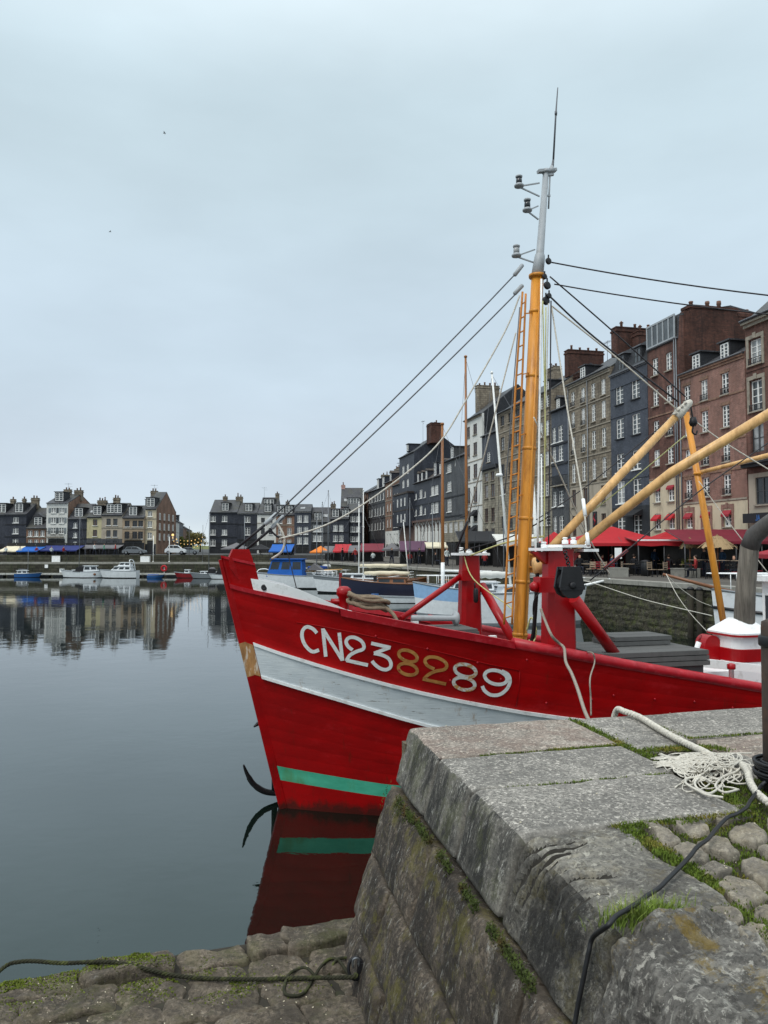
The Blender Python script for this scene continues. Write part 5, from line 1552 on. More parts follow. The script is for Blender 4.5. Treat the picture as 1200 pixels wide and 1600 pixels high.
# bulwark inside, deck, rail cap
DK = lambda t: max(interp(RAIL, t) - 0.72, 1.25)
ib = MB()
UI = [u for u in US if u >= .3]
for sd in (-1, 1):
    ib.grid([row(R_, UI, -0.11, sd, -0.01), row(R_, UI, -0.11, sd, -0.72)], smooth=True)
ib.build('bulwark_inside', M['red_fit'], TR)
db = MB()
p_, s_ = row(R_, UI, -0.1, -1, -0.70), row(R_, UI, -0.1, 1, -0.70)
nP = 12
db.grid([[a + (c - a) * k / nP + Vector((0, 0, 0.06 * math.sin(math.pi * k / nP))) for k in range(nP + 1)] for a, c in zip(p_, s_)], smooth=False)
db.build('deck', M['deck'], TR)
def rail_piece(name, u0, u1, o0, o1, z0, z1, mat):
    us = [u0] + [u for u in US if u0 + .02 < u < u1 - .02] + [u1]
    for sd in (-1, 1):
        b = MB()
        a, b_, c, d = row(R_, us, o0, sd, z0), row(R_, us, o1, sd, z0), row(R_, us, o1, sd, z1), row(R_, us, o0, sd, z1)
        b.grid([a, b_, c, d, a], smooth=False)
        for e in (0, -1): b.add([a[e], b_[e], c[e], d[e]], [(0, 1, 2, 3)])
        b.build(name, mat, TR)
uj = 3.4 * KS + KST * 3.5 * KS + .38
rail_piece('rail_cap', 1.5, uj, -0.16, 0.05, -0.075, 0.03, M['red_cap_sheen'])
rail_piece('rub_strake', .02, 1.48, -0.02, 0.05, -0.03, 0.035, M['red_cap_sheen'])
b = MB()
us = [uj + .01] + [u for u in US if u > uj + .05]
for sd in (-1, 1):
    q = row(R_, us, -0.05, sd, 0.0)
    b.tube(q, 0.085, 10)
b.build('tube_rail', M['red_cap_sheen'], TR)
# thin batten that frames the lettering panel, and the joint in the plating
def on_hull(px, off=0.004): 
    t, z = inv(*px); return surf(t, z, off)
b = MB()
b.tube([on_hull(q, .004) for q in ((463, 972), (500, 978), (560, 990), (620, 1003), (700, 1022), (760, 1037), (812, 1048))], 0.008, 5)
b.tube([on_hull(q, .003) for q in ((812, 1048), (811, 1075), (806, 1104))], 0.006, 5)
b.build('panel_batten', M['hull_red'], TR)
b = MB()
rb = random.Random(3)
for i in range(26):
    t = 1.2 + i * .36
    z = R_(t) - .2 - .35 * (i % 2) - rb.uniform(0, .3)
    q = surf(t, z, .004)
    b.lathe([(0.018, 0), (0.012, 0.012), (0.0, 0.014)], 6, q, Vector((0, -1, 0)))
b.build('bolt_heads', M['red_cap_sheen'], TR)
# raised red bow, its cap and the stem head
b = MB()
bowT = lambda t: interp(tb((-1.25, 5.0), (-.63, 4.86)), t)
UB = [0, .05, .15, .3, .47]
for sd in (-1, 1):
    b.grid([row(R_, UB, -.01, sd, -.05), row(R_, UB, 0.004, sd, -.05), row(bowT, UB, 0.004, sd), row(bowT, UB, -.07, sd), row(R_, UB, -.07, sd, -.05)], smooth=False)
    e = [row(R_, UB, 0.004, sd, -.05)[-1], row(bowT, UB, 0.004, sd)[-1], row(bowT, UB, -.07, sd)[-1], row(R_, UB, -.07, sd, -.05)[-1]]
    b.add(e, [(0, 1, 2, 3)])
b.build('bow_bulwark', M['hull_red'], TR)
b = MB()
for sd in (-1, 1): 
    a, c = row(bowT, UB, 0.03, sd, 0.0), row(bowT, UB, -.09, sd, 0.0)
    a2, c2 = row(bowT, UB, 0.03, sd, 0.04), row(bowT, UB, -.09, sd, 0.04)
    b.grid([a, c, c2, a2, a], smooth=False); b.add([a[-1], c[-1], c2[-1], a2[-1]], [(0, 1, 2, 3)])
b.build('bow_cap', M['red_cap_sheen'], TR)
b = MB()
hp = [T(355, 884, 15.7), T(354.5, 871, 15.7), T(360, 858, 15.75), T(384, 858, 15.8), T(389, 872, 15.85), T(396, 905, 15.9), T(370, 905, 15.75)]
b.prism([(q.x, q.z) for q in hp], lambda x, z, t: (x, t, z), -0.2, 0.2)
b.build('stem_head', M['hull_red'], TR)
# white boards on the bow rail
b = MB()
WBT = sorted(inv(*q) for q in ((380, 902), (385, 903), (410, 906.5), (430, 911), (469, 921), (508, 938), (549, 956), (556, 958)))
UWB = [.36, .5, .75, 1.0, 1.3, 1.6, 1.66]
wbf = tf(WBT)
for sd in (-1, 1):
    lo, hi = row(R_, UWB, .03, sd, .035), row(wbf, UWB, .03, sd)
    lo2, hi2 = row(R_, UWB, -.05, sd, .035), row(wbf, UWB, -.05, sd)
    b.grid([lo, hi, hi2, lo2, lo], smooth=False)
    for e in (0, -1): b.add([lo[e], hi[e], hi2[e], lo2[e]], [(0, 1, 2, 3)])
wbd = b.build('bow_board', M['white_paint'], TR)
b = MB()
for k, c in ((.86, M['iron']), ):
    q = row(lambda t: (R_(t) * .5 + wbf(t) * .5), [.52], .035, -1)[0]
    b.lathe([(.05, 0), (.05, .006), (.03, .008), (.01, .002)], 12, q, Vector((-.5, -1, 0)))
b.build('fairlead', M['iron'], wbd)

# ---- lettering painted on the hull
def ell(cx, cy, rx, ry, rot, a0=0, a1=360, n=28):
    o = []
    for i in range(n + 1):
        a = R(a0 + (a1 - a0) * i / n)
        x, y = rx * math.cos(a), ry * math.sin(a)
        c, s = math.cos(R(rot)), math.sin(R(rot))
        o.append((cx + x * c - y * s, cy + x * s + y * c))
    return o
c2 = lambda pts: [(450 + x / 6.316, 960 + y / 6.316) for x, y in pts]
c3 = lambda pts: [(600 + x / 5.4545, 990 + y / 5.4545) for x, y in pts]
cv = lambda pts, n=7: [tuple(q) for q in crv([Vector((x, y)) for x, y in pts], n)]
GLY = [
    ('C', 'letter_white', [c2(cv([(284, 184), (245, 142), (188, 122), (148, 152), (137, 205), (152, 270), (192, 332), (245, 368), (305, 350)]))]),
    ('N', 'letter_white', [c2([(343, 138), (372, 416)]), c2([(347, 150), (536, 452)]), c2([(504, 180), (537, 456)])]),
    ('2', 'letter_white', [c2(cv([(636, 352), (590, 312), (573, 268), (598, 232), (655, 227), (722, 262), (749, 312), (734, 345), (670, 368), (612, 402), (584, 440), (577, 460)])), c2([(574, 452), (788, 500)])]),
    ('3', 'letter_white', [c2([(820, 284), (1012, 328)]), c2([(1004, 326), (848, 384)]), c2(cv([(846, 383), (925, 400), (985, 430), (1014, 480), (1005, 525), (960, 545), (905, 530), (855, 492), (828, 458)]))]),
    ('8', 'letter_worn', [c3(ell(203, 190, 82, 45, 20)), c3(ell(202, 303, 82, 47, 15))]),
    ('2', 'letter_worn', [c3(cv([(428, 302), (370, 272), (348, 230), (378, 202), (440, 202), (508, 232), (534, 272), (512, 305), (440, 320), (380, 348), (336, 388)])), c3([(328, 386), (528, 430)])]),
    ('8', 'letter_flaking', [c3(ell(692, 315, 92, 51, 14)), c3(ell(682, 426, 92, 51, 12))]),
    ('9', 'letter_white', [c3(ell(952, 372, 98, 58, 14)), c3(cv([(1000, 318), (1056, 350), (1072, 405), (1046, 470), (985, 518), (912, 522), (858, 488), (836, 446)]))]),
]
UV_ = {}
def hull_pt(px, off):
    t, z = inv(*px)
    return surf(t, z, off)
for ch, mt, strokes in GLY:
    b = MB()
    for k, st in enumerate(strokes):
        closed = (Vector(st[0]) - Vector(st[-1])).length < .3 and len(st) > 8
        hw = 2.75 if mt != 'letter_worn' else 2.55
        dense = []
        for p, q in zip(st, st[1:]):
            m_ = max(1, int(math.hypot(q[0] - p[0], q[1] - p[1]) / 6))
            dense += [(p[0] + (q[0] - p[0]) * i / m_, p[1] + (q[1] - p[1]) * i / m_) for i in range(m_)]
        dense.append(st[-1])
        rw = [[], []]
        n = len(dense)
        for i, p in enumerate(dense):
            if closed: a, c = dense[(i - 1) % (n - 1)], dense[(i + 1) % (n - 1)]
            else: a, c = dense[max(i - 1, 0)], dense[min(i + 1, n - 1)]
            d = Vector((c[0] - a[0], c[1] - a[1])).normalized()
            nx, ny = -d.y, d.x
            for s_i, sg_ in ((0, 1), (1, -1)):
                rw[s_i].append(hull_pt((p[0] + sg_ * nx * hw, p[1] + sg_ * ny * hw), .006 + .0015 * k))
        b.grid(rw, smooth=False)
    o = b.build('lettering', M[mt], TR, fix=False)
    o['label'] = {'letter_white': 'white painted character ', 'letter_worn': 'worn brown character ', 'letter_flaking': 'flaking cream character '}[mt] + ch

# ---- mast
mb_, mt_ = T(812, 1003, 16.4), T(840, 432, 16.6)
md = (mt_ - mb_)
m0 = mb_ - md * 0.16
b = MB()
b.tube([m0, mb_, mb_ + md * .5, mt_], [.126, .124, .119, .112], 18)
mast = b.build('mast', M['orange_mast'], TR)
side = Vector((-.25, -.97, 0)).cross(md.normalized()).normalized()
vw = (TI @ EYEV - mb_); vw.z = 0; vw.normalize()
rt = vw.cross(Vector((0, 0, 1))) * -1
if proj(TM @ (mb_ + rt))[0] < proj(TM @ mb_)[0]: rt = -rt
b = MB()
for f in (0.0,): b.tube([m0 + rt * .06 + vw * .108, mt_ + rt * .05 + vw * .1], .022, 6)
b.build('conduit', M['orange_mast'], mast)
for f in (.02, .16, .33, .52, .72, .9, 1.0):
    b = MB(); c = mb_ + md * f; r_ = .124 - .012 * f
    big = f == 1.0
    b.lathe([(r_, -.03), (r_ + (.045 if big else .012), -.025), (r_ + (.05 if big else .012), .02), (r_, .03)], 18, c, md.normalized())
    b.build('mast_band', M['orange_mast'], mast)
for yy in (870, 889):
    b = MB(); c = mb_ + md * ((1003 - yy) / 571.0)
    b.obox(c + rt * .22, rt * .13, vw * .07, Vector((0, 0, .012))); b.obox(c + rt * .2 - Vector((0, 0, .05)), rt * .09, vw * .012, Vector((0, 0, .05)))
    b.build('mast_bracket', M['orange_mast'], mast)
b = MB(); c = T(851, 883, 15.6)
b.lathe([(.10, -.2), (.15, -.17), (.15, -.02), (.135, 0), (.15, .02), (.15, .17), (.1, .2)], 16, c, Vector((1, -.3, .15)))
b.lathe([(.05, 0), (.05, .07), (.02, .08)], 10, c + Vector((.2, -.07, .03)), Vector((1, -.3, .15)))
b.build('winch_drum', M['varnish'], TR)
# grey topmast with lamps and aerials
ta, tbp, tcp = T(839, 434, 16.6), T(843.5, 400, 16.65), T(853, 268, 16.8)
b = MB(); b.tube([ta, ta + (tbp - ta) * .8, tbp, tbp + (tcp - tbp) * .03, tcp], [.112, .10, .092, .072, .052], 14)
tm = b.build('topmast', M['grey_paint'], TR)
b = MB(); b.lathe([(.075, -.03), (.08, 0), (.06, .04)], 12, tcp, Vector((0, 0, 1)))
b.bar(tcp + Vector((-.16, 0, -.02)), tcp + Vector((.2, 0, .05)), .1, .05); b.build('mast_cap', M['grey_paint'], tm)
for (x, y, h_, drk, bx_, by_) in ((811, 292, .2, 1, 843, 296), (824, 330, .22, 1, 841, 332), (807, 401, .2, 0, 836, 400)):
    c = T(x, y, 16.6)
    b = MB(); b.lathe([(.085, 0), (.09, .03), (.06, .05), (.06, .06)], 12, c); b.lathe([(.06, h_ * .85), (.065, h_), (.03, h_ + .02)], 12, c)
    lamp = b.build('mast_lamp', M['grey_paint'], tm)
    b = MB(); b.lathe([(.052, .06), (.056, h_ * .5), (.052, h_ * .85)], 12, c); b.build('lens', M['glass' if drk else 'glass_curtain'], lamp)
    b = MB(); q = T(bx_, by_, 16.75)
    b.bar(c + Vector((0, 0, .01)), q + Vector((0, 0, .12)), .022, .022); b.bar(c + Vector((0, 0, -.0)), q - Vector((0, 0, .13)), .022, .022)
    b.build('lamp_bracket', M['grey_paint'], tm)
b = MB(); b.tube([T(862, 270, 16.8), T(864.5, 250, 16.8)], [.035, .02], 8); b.tube([T(864.5, 252, 16.8), T(868.5, 178, 16.85), T(871.5, 137, 16.9)], [.018, .016, .009], 6)
b.lathe([(.022, -.04), (.026, 0), (.022, .04)], 8, T(868.6, 177, 16.85)); b.build('whip_aerial', M['steel_wire'], tm)
b = MB(); b.tube([T(859.5, 272, 16.8), T(857, 326, 16.8)], .016, 6); b.bar(T(848, 306, 16.8), T(860, 306, 16.8), .03, .03); b.bar(T(850, 274, 16.8), T(865, 272, 16.8), .05, .05)
b.lathe([(.05, -.06), (.055, 0), (.03, .07)], 10, T(862, 265, 16.8)); b.build('aerial_bracket', M['grey_paint'], tm)
# ladder on the forward side
stl = [crv([T(787.5, 976, 16.2), T(796, 800, 16.3), T(805, 615, 16.4), T(816.5, 456, 16.5)], 6), crv([T(800, 976, 16.2), T(808, 800, 16.3), T(815, 615, 16.4), T(821.5, 459, 16.5)], 6)]
b = MB()
for s_ in stl: b.tube(s_, .019, 6)
lad = b.build('ladder', M['orange_ladder'], TR)
rg = None
for i in range(23):
    yy = 966 - i * 22.3
    a = T(interp([(456, 816.5), (615, 805), (800, 796), (976, 787.5)], yy), yy, interp([(456, 16.5), (976, 16.2)], yy))
    c = T(interp([(459, 821.5), (615, 815), (800, 808), (976, 800)], yy), yy - 4, interp([(459, 16.5), (976, 16.2)], yy))
    b = MB(); b.tube([a, c], .013, 5); b.build('rung', M['orange_ladder'], lad)
b = MB()
for i in range(5):
    yy = 870 - i * 95
    a = T(interp([(459, 821.5), (615, 815), (800, 808), (976, 800)], yy), yy, 16.3); c = mb_ + md * ((1003 - yy) / 571.0)
    b.bar(a, c, .02, .02)
b.build('ladder_stay', M['orange_ladder'], lad)
# masthead blocks
for (x, y, r_) in ((855, 446, .07), (858, 462, .05), (853, 470, .075), (851, 432, .05), (857, 408, .06)):
    b = MB(); c = T(x, y, 16.4)
    b.lathe([(r_ * .7, -r_ * .35), (r_, -r_ * .3), (r_, r_ * .3), (r_ * .7, r_ * .35)], 12, c, Vector((.3, -1, .1))); b.bar(c + Vector((0, 0, r_ * .7)), c + Vector((0, 0, r_ * 1.9)), .02, .02)
    b.build('pulley_block', M['iron'], TR)
# ---- red posts (gallows) with white caps
def gallows(x, ybase, ytop, D, wpx, tpx, label, capx, wings):
    c0, c1 = T(x, ybase, D), T(x, ytop, D)
    c0.z = 1.75
    kx = D * KS / FPX
    w0, w1 = wpx * kx / 2, tpx * kx / 2
    b = MB()
    pts = []
    for (c, hw, hd) in ((c0, w0, w0 * .85), (c1, w1, w1 * .85)):
        ch = hw * .35
        pts.append([c + Vector(q) for q in ((-hw, -hd + ch, 0), (-hw + ch, -hd, 0), (hw - ch * .5, -hd, 0), (hw, -hd + ch * .5, 0), (hw, hd - ch, 0), (hw - ch, hd, 0), (-hw + ch, hd, 0), (-hw, hd - ch, 0))])
    b.add(pts[0] + pts[1], [tuple(range(8))[::-1], tuple(range(8, 16))] + [(i, (i + 1) % 8, 8 + (i + 1) % 8, 8 + i) for i in range(8)])
    g = b.build('gallows_post', M['red_fit'], TR)
    g['label'] = label
    b = MB()
    for (xa, xb, yy) in wings:
        a, c = T(xa, yy, D), T(xb, yy, D)
        b.bx(a.x, c.x, c1.y - w1 * 1.25, c1.y + w1 * 1.25, a.z - .02, a.z + .025)
    cap = b.build('post_cap', M['white_paint'], g)
    b = MB()
    for (xa, yy) in capx:
        q = T(xa, yy, D); q.y = c1.y - w1 * .5
        b.lathe([(.05, -.02), (.05, .035), (.03, .045), (.03, .06), (.045, .07), (.03, .085)], 10, q)
    b.build('cap_knob', M['white_paint'], g)
    return g, c0, c1, w1
g1, a0, a1, w1 = gallows(733, 995, 867, 18.3, 37, 27, 'far red post with white cap', ((717, 862), (729, 864), (757, 866)), ((708, 762, 866),))
g2, b0, b1, w2 = gallows(871, 1020, 858, 14.9, 49, 41, 'near red post with stepped white cap', ((842, 855), (879, 848), (894, 848), (919, 854)), ((833, 866, 858.5), (866.3, 907.7, 853.5), (904, 930, 860)))
b = MB()
for sgn, xx, y0, y1 in ((-1, 838, 862, 880), (1, 926, 864, 888)):
    q0, q1, q2 = T(xx, y0, 14.5), T(867 if sgn < 0 else 890, y0, 14.5), T(867 if sgn < 0 else 890, y1 + (18 if sgn > 0 else 4), 14.5)
    b.prism([(q.x, q.z) for q in (q0, q1, q2)], lambda x, z, t: (x, t, z), b1.y - .06, b1.y + .06)
b.build('gusset', M['red_fit'], g2)
for name, pth, r_, par in (('brace', (T(724, 897, 18.2), T(627, 967, 17.2)), .055, g1), ('brace', (T(753, 915, 18.3), T(803, 1003, 17.0)), .085, g1), ('brace', (T(897, 935, 14.5), T(969, 1034, 15.2)), .09, g2)):
    b = MB(); b.tube(list(pth), r_, 12); b.build(name, M['red_fit'], par)
b = MB(); q = T(727, 899, 18.1); b.bx(q.x - .1, q.x + .08, q.y - .1, q.y + .1, q.z - .1, q.z + .1); b.build('brace_socket', M['red_fit'], g1)
b = MB(); q = T(742, 930, 18.0); b.lathe([(.03, -.14), (.05, -.1), (.05, .1), (.03, .14)], 8, q + Vector((0, -.05, 0))); b.lathe([(.015, .13), (.015, .24)], 6, q); b.build('post_hook', M['iron'], g1)
b = MB(); q = T(850, 914, 14.4); b.bx(q.x - .12, q.x + .14, q.y - .12, q.y + .12, q.z - .11, q.z + .12); b.lathe([(.06, 0), (.09, .03), (.06, .1)], 10, q - Vector((.12, 0, .02)), Vector((-1, 0, -.2))); b.build('fairlead_bracket', M['red_fit'], g2)
# ---- derrick booms
def spar(name, pts, r_, mat, lab=None, par=TR):
    b = MB(); b.tube(pts, r_, 14); o = b.build(name, mat, par)
    if lab: o['label'] = lab
    return o
bt = T(1062, 645, 16.8)
bm1 = spar('boom', [T(858, 860, 15.6), T(960, 752, 16.2), bt], [.074, .077, .067], M['varnish'], 'upper varnished boom with white lashed tip')
b = MB()
bd = (bt - T(960, 752, 16.2)).normalized()
b.tube([bt - bd * .15, bt + bd * .02, bt + bd * .1, bt + bd * .28, bt + bd * .34], [.085, .098, .085, .072, .045], 12)
for k in range(4): b.tube([bt + bd * (-.08 + .1 * k) + Vector((-.12, -.1, .03)), bt + bd * (-.1 + .1 * k) + Vector((.13, .08, .02))], .025, 6)
b.build('boom_lashing', M['white_rope'], bm1)
b = MB(); q = T(1083, 658, 16.7); b.lathe([(.05, -.09), (.075, -.03), (.05, .07)], 10, q); b.tube(crv([q - Vector((0, 0, .09)), q - Vector((.02, 0, .2)), q - Vector((-.05, 0, .24)), q - Vector((-.08, 0, .17))], 4), .016, 6); b.bar(q, q + Vector((-.04, 0, .25)), .02, .02); b.build('hook_block', M['iron'], bm1)
spar('boom', [T(896, 858, 15.2), T(1050, 738, 14.3), T(1250, 617, 13.4)], [.074, .077, .072], M['varnish'], 'lower varnished boom running out of the photo')
miz = spar('mizzen_mast', [T(1134, 995, 18.5), T(1110, 852, 18.6), T(1072, 645, 19.0)], [.062, .066, .062], M['varnish'])
miz.data.materials[0] = M['orange_mast']
spar('mizzen_boom', [T(1090, 739, 18.8), T(1215, 708, 17.4)], [.04, .05], M['varnish'], None, miz)
b = MB(); b.lathe([(.085, -.03), (.1, 0), (.085, .03)], 12, T(1091, 740, 18.8)); b.build('mast_band', M['orange_mast'], miz)

# ---- standing and running rigging
def line(name, pts, r_, mat, sag=0.0, par=TR, n=8, k=6, lab=None):
    pts = [Vector(q) for q in pts]
    if len(pts) == 2 and sag:
        a, c = pts
        pts = [a + (c - a) * (i / n) - Vector((0, 0, sag * 4 * (i / n) * (1 - i / n))) for i in range(n + 1)]
    elif len(pts) > 2:
        pts = crv(pts, 6)
    b = MB(); b.tube(pts, r_, k)
    o = b.build(name, mat, par)
    if lab: o['label'] = lab
    return o
W, DW, WR = M['steel_wire'], M['dark_wire'], M['white_rope']
s1, s1b, s1c = T(812, 421, 16.5), T(413, 821, 15.5), T(368, 858, 15.7)
line('forestay', [s1, s1b], .013, W, .06); line('forestay_tail', [s1b, s1c], .024, DW)
s2, s2b, s2c = T(814, 451, 16.5), T(423, 827, 15.6), T(386, 858, 15.85)
line('forestay', [s2, s2b], .013, W, .06); line('forestay_tail', [s2b, s2c], .024, DW)
for a, c in ((T(803, 431, 16.5), T(817, 413, 16.5)), (T(803, 460, 16.5), T(817, 445, 16.5)), (T(413, 820, 15.5), T(433, 802, 15.6)), (T(424, 826, 15.6), T(444, 806, 15.7))):
    b = MB(); d = c - a; b.tube([a, a + d * .06, a + d * .94, c], [.02, .038, .038, .02], 8); b.build('stay_sleeve', M['grey_paint'], TR)
line('slack_line', [T(812, 462, 16.5), T(788, 520, 16.4), T(730, 622, 16.2), T(690, 687, 16.1), T(640, 735, 15.9), T(560, 793, 15.7), T(500, 824, 15.6), T(436, 842, 15.5)], .014, WR)
line('bow_rope', [T(433, 818, 15.6), T(441, 832, 15.6), T(444.5, 846, 15.6), T(440, 862, 15.6), T(425, 873, 15.7)], .02, WR)
line('tail_rope', [T(422, 828, 15.6), T(433, 838, 15.6), T(444, 842, 15.6)], .018, DW)
line('tail_rope', [T(444, 838, 15.6), T(449, 862, 15.6), T(464, 922, 15.5)], .008, DW)
line('shroud', [T(806, 520, 16.5), T(730, 815, 17.6)], .013, WR); line('shroud_tail', [T(730, 815, 17.6), T(713, 861, 18.0)], .024, DW)
line('shroud', [T(862, 480, 16.5), T(885, 630, 15.8), T(910, 778, 14.9), T(918, 853, 14.5)], .014, WR)
for q_ in ([T(911, 780, 14.9), T(914.5, 806, 14.75)], [T(917, 833, 14.6), T(919.5, 853, 14.5)]):
    b = MB(); b.tube(q_, .03, 8); b.build('stay_sleeve', M['white_paint'], TR)
line('backstay', [T(862, 410, 16.6), T(1260, 468, 15.2)], .013, DW, .05); line('backstay', [T(866, 444, 16.6), T(1260, 497, 15.4)], .012, DW, .05)
line('topping_lift', [T(859, 432, 16.6), T(957, 517, 16.7), T(1071, 620, 16.8)], .013, DW); line('topping_lift', [T(859, 463, 16.6), T(930, 528, 16.7), T(1060, 628, 16.8)], .016, DW)
line('fall_rope', [T(862, 478, 16.6), T(966, 561, 16.7), T(1058, 640, 16.7)], .014, WR); line('fall_rope', [T(1078, 652, 16.7), T(1130, 690, 16.6), T(1215, 742, 16.4)], .011, WR)
line('guy_rope', [T(834, 652, 16.2), T(872, 735, 16.8), T(916, 833, 17.6), T(953, 898, 18.3)], .013, WR)
line('guy_rope', [T(868, 841, 15.8), T(960, 772, 16.3), T(1070, 681, 17.2)], .010, M['rope_yellow'])
line('guy_rope', [T(838, 812, 16.2), T(920, 757, 16.5), T(1055, 648, 16.8)], .010, DW)
line('guy_rope', [T(922, 907, 15.5), T(1010, 835, 16), T(1100, 762, 16.5), T(1215, 682, 16.9)], .011, DW)
b = MB(); b.tube([T(945, 888, 15.7), T(980, 860, 15.9)], .028, 8); b.build('line_sleeve', M['boat_red'], TR)
line('guy_rope', [T(1092, 752, 18.6), T(1140, 818, 18.2), T(1200, 895, 17.8)], .01, WR)
for (xa, ya, xb, yb, m_, r_) in ((846, 436, 840, 858, 'white_paint', .019), (848, 470, 853, 700, 'rope_yellow', .011), (853, 480, 850, 865, 'rope_yellow', .011), (861, 470, 857, 868, 'dark_wire', .012), (857, 474, 853, 640, 'white_rope', .009), (812, 480, 789, 770, 'steel_wire', .009)):
    line('halyard', [T(xa, ya, 16.35), T(xb, yb, 16.2)], r_, M[m_], .01)
line('halyard', [T(757, 905, 18), T(725, 868, 18.1), T(740, 905, 17.8), T(792, 945, 17), T(800, 952, 16.6)][1:], .012, M['rope_yellow'])
line('spring_line', [T(735, 868, 18), T(790, 848, 17), T(850, 838, 16.2)], .015, M['rope_yellow'])
line('halyard', [T(716, 861, 18), T(730, 858, 17.9), T(800, 838, 17), T(860, 806, 16.2)], .012, DW)
line('net_line', [T(842, 848, 15.4), T(838, 930, 15.6), T(834, 985, 15.7), T(830, 1004, 15.8)], .035, M['black_rubber'])
line('hose', [T(833, 960, 15.7), T(836, 935, 15.5), T(858, 912, 15.4), T(868, 900, 14.8)], .012, DW)
line('rope_tail', [T(823, 985, 16), T(830, 965, 15.9), T(838, 985, 15.8), T(833, 1004, 15.7), T(826, 1000, 15.7)], .014, M['rope_yellow'])

# ---- deck fittings
def post(px, D, r_, h_, mat, name, knob=True):
    q = T(px[0], px[1], D); b = MB()
    b.lathe([(r_ * 1.3, 0), (r_, .03), (r_, h_ * .62), (r_ * 1.35, h_ * .7), (r_ * 1.4, h_ * .9), (r_ * .8, h_), (0.01, h_ * 1.02)] if knob else [(r_, 0), (r_, h_)], 14, q)
    return b.build(name, mat, TR)
post((537, 960), 14.9, .085, .44, M['red_fit'], 'mooring_bitt')
b = MB(); q = T(533, 940, 14.9); b.tube([q - Vector((.16, 0, 0)), q + Vector((.16, 0, 0))], .05, 8); b.build('bitt_bar', M['red_fit'], TR)
b = MB(); c = T(690, 985, 16.3); b.bx(c.x - .9, c.x + .5, c.y - .5, c.y + .4, c.z - .3, c.z + .02)
for k in range(5): b.bx(c.x - .88, c.x + .48, c.y - .48 + k * .18, c.y - .34 + k * .18, c.z + .021, c.z + .06)
b.build('deck_hatch', M['grey_board'], TR)
b = MB(); c = T(685, 966, 16.4); b.lathe([(.05, -.5), (.05, .3), (.12, .31), (.12, .36), (.05, .37)], 12, c, Vector((1, .1, -.04))); b.build('roller', M['grey_paint'], TR)
for (px, D, h_) in (((640, 985), 17.2, .3), ((770, 1003), 16.8, .28), ((648, 972), 17.4, .25)):
    b = MB(); c = T(px[0], px[1], D); b.bx(c.x - .06, c.x + .06, c.y - .05, c.y + .05, c.z - .3, c.z + h_ * .4); b.build('timber_stub', M['white_paint'], TR)
# casing with its pipe, levers and red housing
cc = T(1156, 1040, 17.2)
zt_, zb_ = T(1156, 989, 17.2).z, 1.3
rw_ = 30 * 17.2 * KS / FPX
def rrect(c, hx, hy, r_, n=5):
    o = []
    for (sx, sy, a0) in ((1, 1, 0), (-1, 1, 90), (-1, -1, 180), (1, -1, 270)):
        for i in range(n + 1):
            a = R(a0 + 90 * i / n); o.append((c.x + sx * (hx - r_) + r_ * math.cos(a), c.y + sy * (hy - r_) + r_ * math.sin(a)))
    return o
b = MB(); b.prism(rrect(cc, rw_, rw_ * 1.1, .18), lambda x, y, t: (x, y, t), zb_, zt_)
cas = b.build('engine_casing', M['white_paint'], TR)
b = MB()
rim, topc = rrect(cc, rw_ + .07, rw_ * 1.1 + .07, .2), rrect(cc, rw_ * .45, rw_ * .5, .12)
n = len(rim)
b.grid([[Vector((x, y, zt_ + .002)) for x, y in rim], [Vector((x, y, zt_ + .04)) for x, y in rim], [Vector((x, y, zt_ + .27)) for x, y in topc]], smooth=False, close=True)
b.f.append(tuple(2 * n + i for i in range(n))); b.m.append(0); b.s.append(False); b.f.append(tuple(range(n))[::-1]); b.m.append(0); b.s.append(False)
b.build('casing_lid', M['white_paint'], cas)
b = MB(); b.grid([[Vector((x, y, z)) for x, y in rrect(cc, rw_ + o_, rw_ * 1.1 + o_, .185)] for o_, z in ((.0, T(1156, 1030, 17.2).z), (.014, T(1156, 1029, 17.2).z), (.014, T(1156, 1011, 17.2).z), (0, T(1156, 1010, 17.2).z))], smooth=False, close=True); b.build('red_band', M['red_fit'], cas)
b = MB(); b.grid([[Vector((x, y, z)) for x, y in rrect(cc, rw_ + .078, rw_ * 1.1 + .078, .2)] for z in (zt_ - .025, zt_ + .012)], smooth=False, close=True); b.build('lid_edge', M['red_fit'], cas)
pb = T(1162, 978, 17.1)
pp = [pb - Vector((0, 0, .1)), T(1165, 920, 17.0), T(1171.5, 853, 16.9), T(1178, 838, 16.8), T(1202, 817, 16.4), T(1216, 806, 16.2)]
b = MB(); b.tube(pp[:3] + [pp[2] + (pp[3] - pp[2]) * .4], [.185, .17, .16, .15], 14); ex = b.build('exhaust_pipe', M['old_wood'], cas)
b = MB(); b.tube([pp[2] - Vector((0, 0, .02)), pp[3], pp[4], pp[5]], [.165, .16, .14, .12], 14); b.build('pipe_elbow', M['old_wood'], ex).data.materials[0] = PM('dark_grey_pipe', srgb(84, 82, 80), .8, .25, 4, (6, 6, 1), .4, 14)
b = MB(); q = T(1107, 1040, 17.3); hx = .17
b.prism([(q.x - hx, q.z - .1), (q.x + hx, q.z - .1)] + [(q.x + hx * math.cos(R(a)), q.z + .38 + hx * 1.1 * math.sin(R(a))) for a in range(0, 181, 15)], lambda x, z, t: (x, t, z), q.y - .14, q.y + .14)
b.build('red_housing', M['red_fit'], TR)
b = MB(); a, c = T(1079, 1043, 16.8), T(1092, 1003, 16.8); b.tube([a, c], .045, 8); lv = b.build('lever', M['white_paint'], TR)
b = MB(); b.tube([c, c + (c - a) * .28], .02, 6); b.build('handle', M['boat_red'], lv)
b = MB(); a, c = T(1072, 1040, 16.6), T(1192, 1052, 15.6)
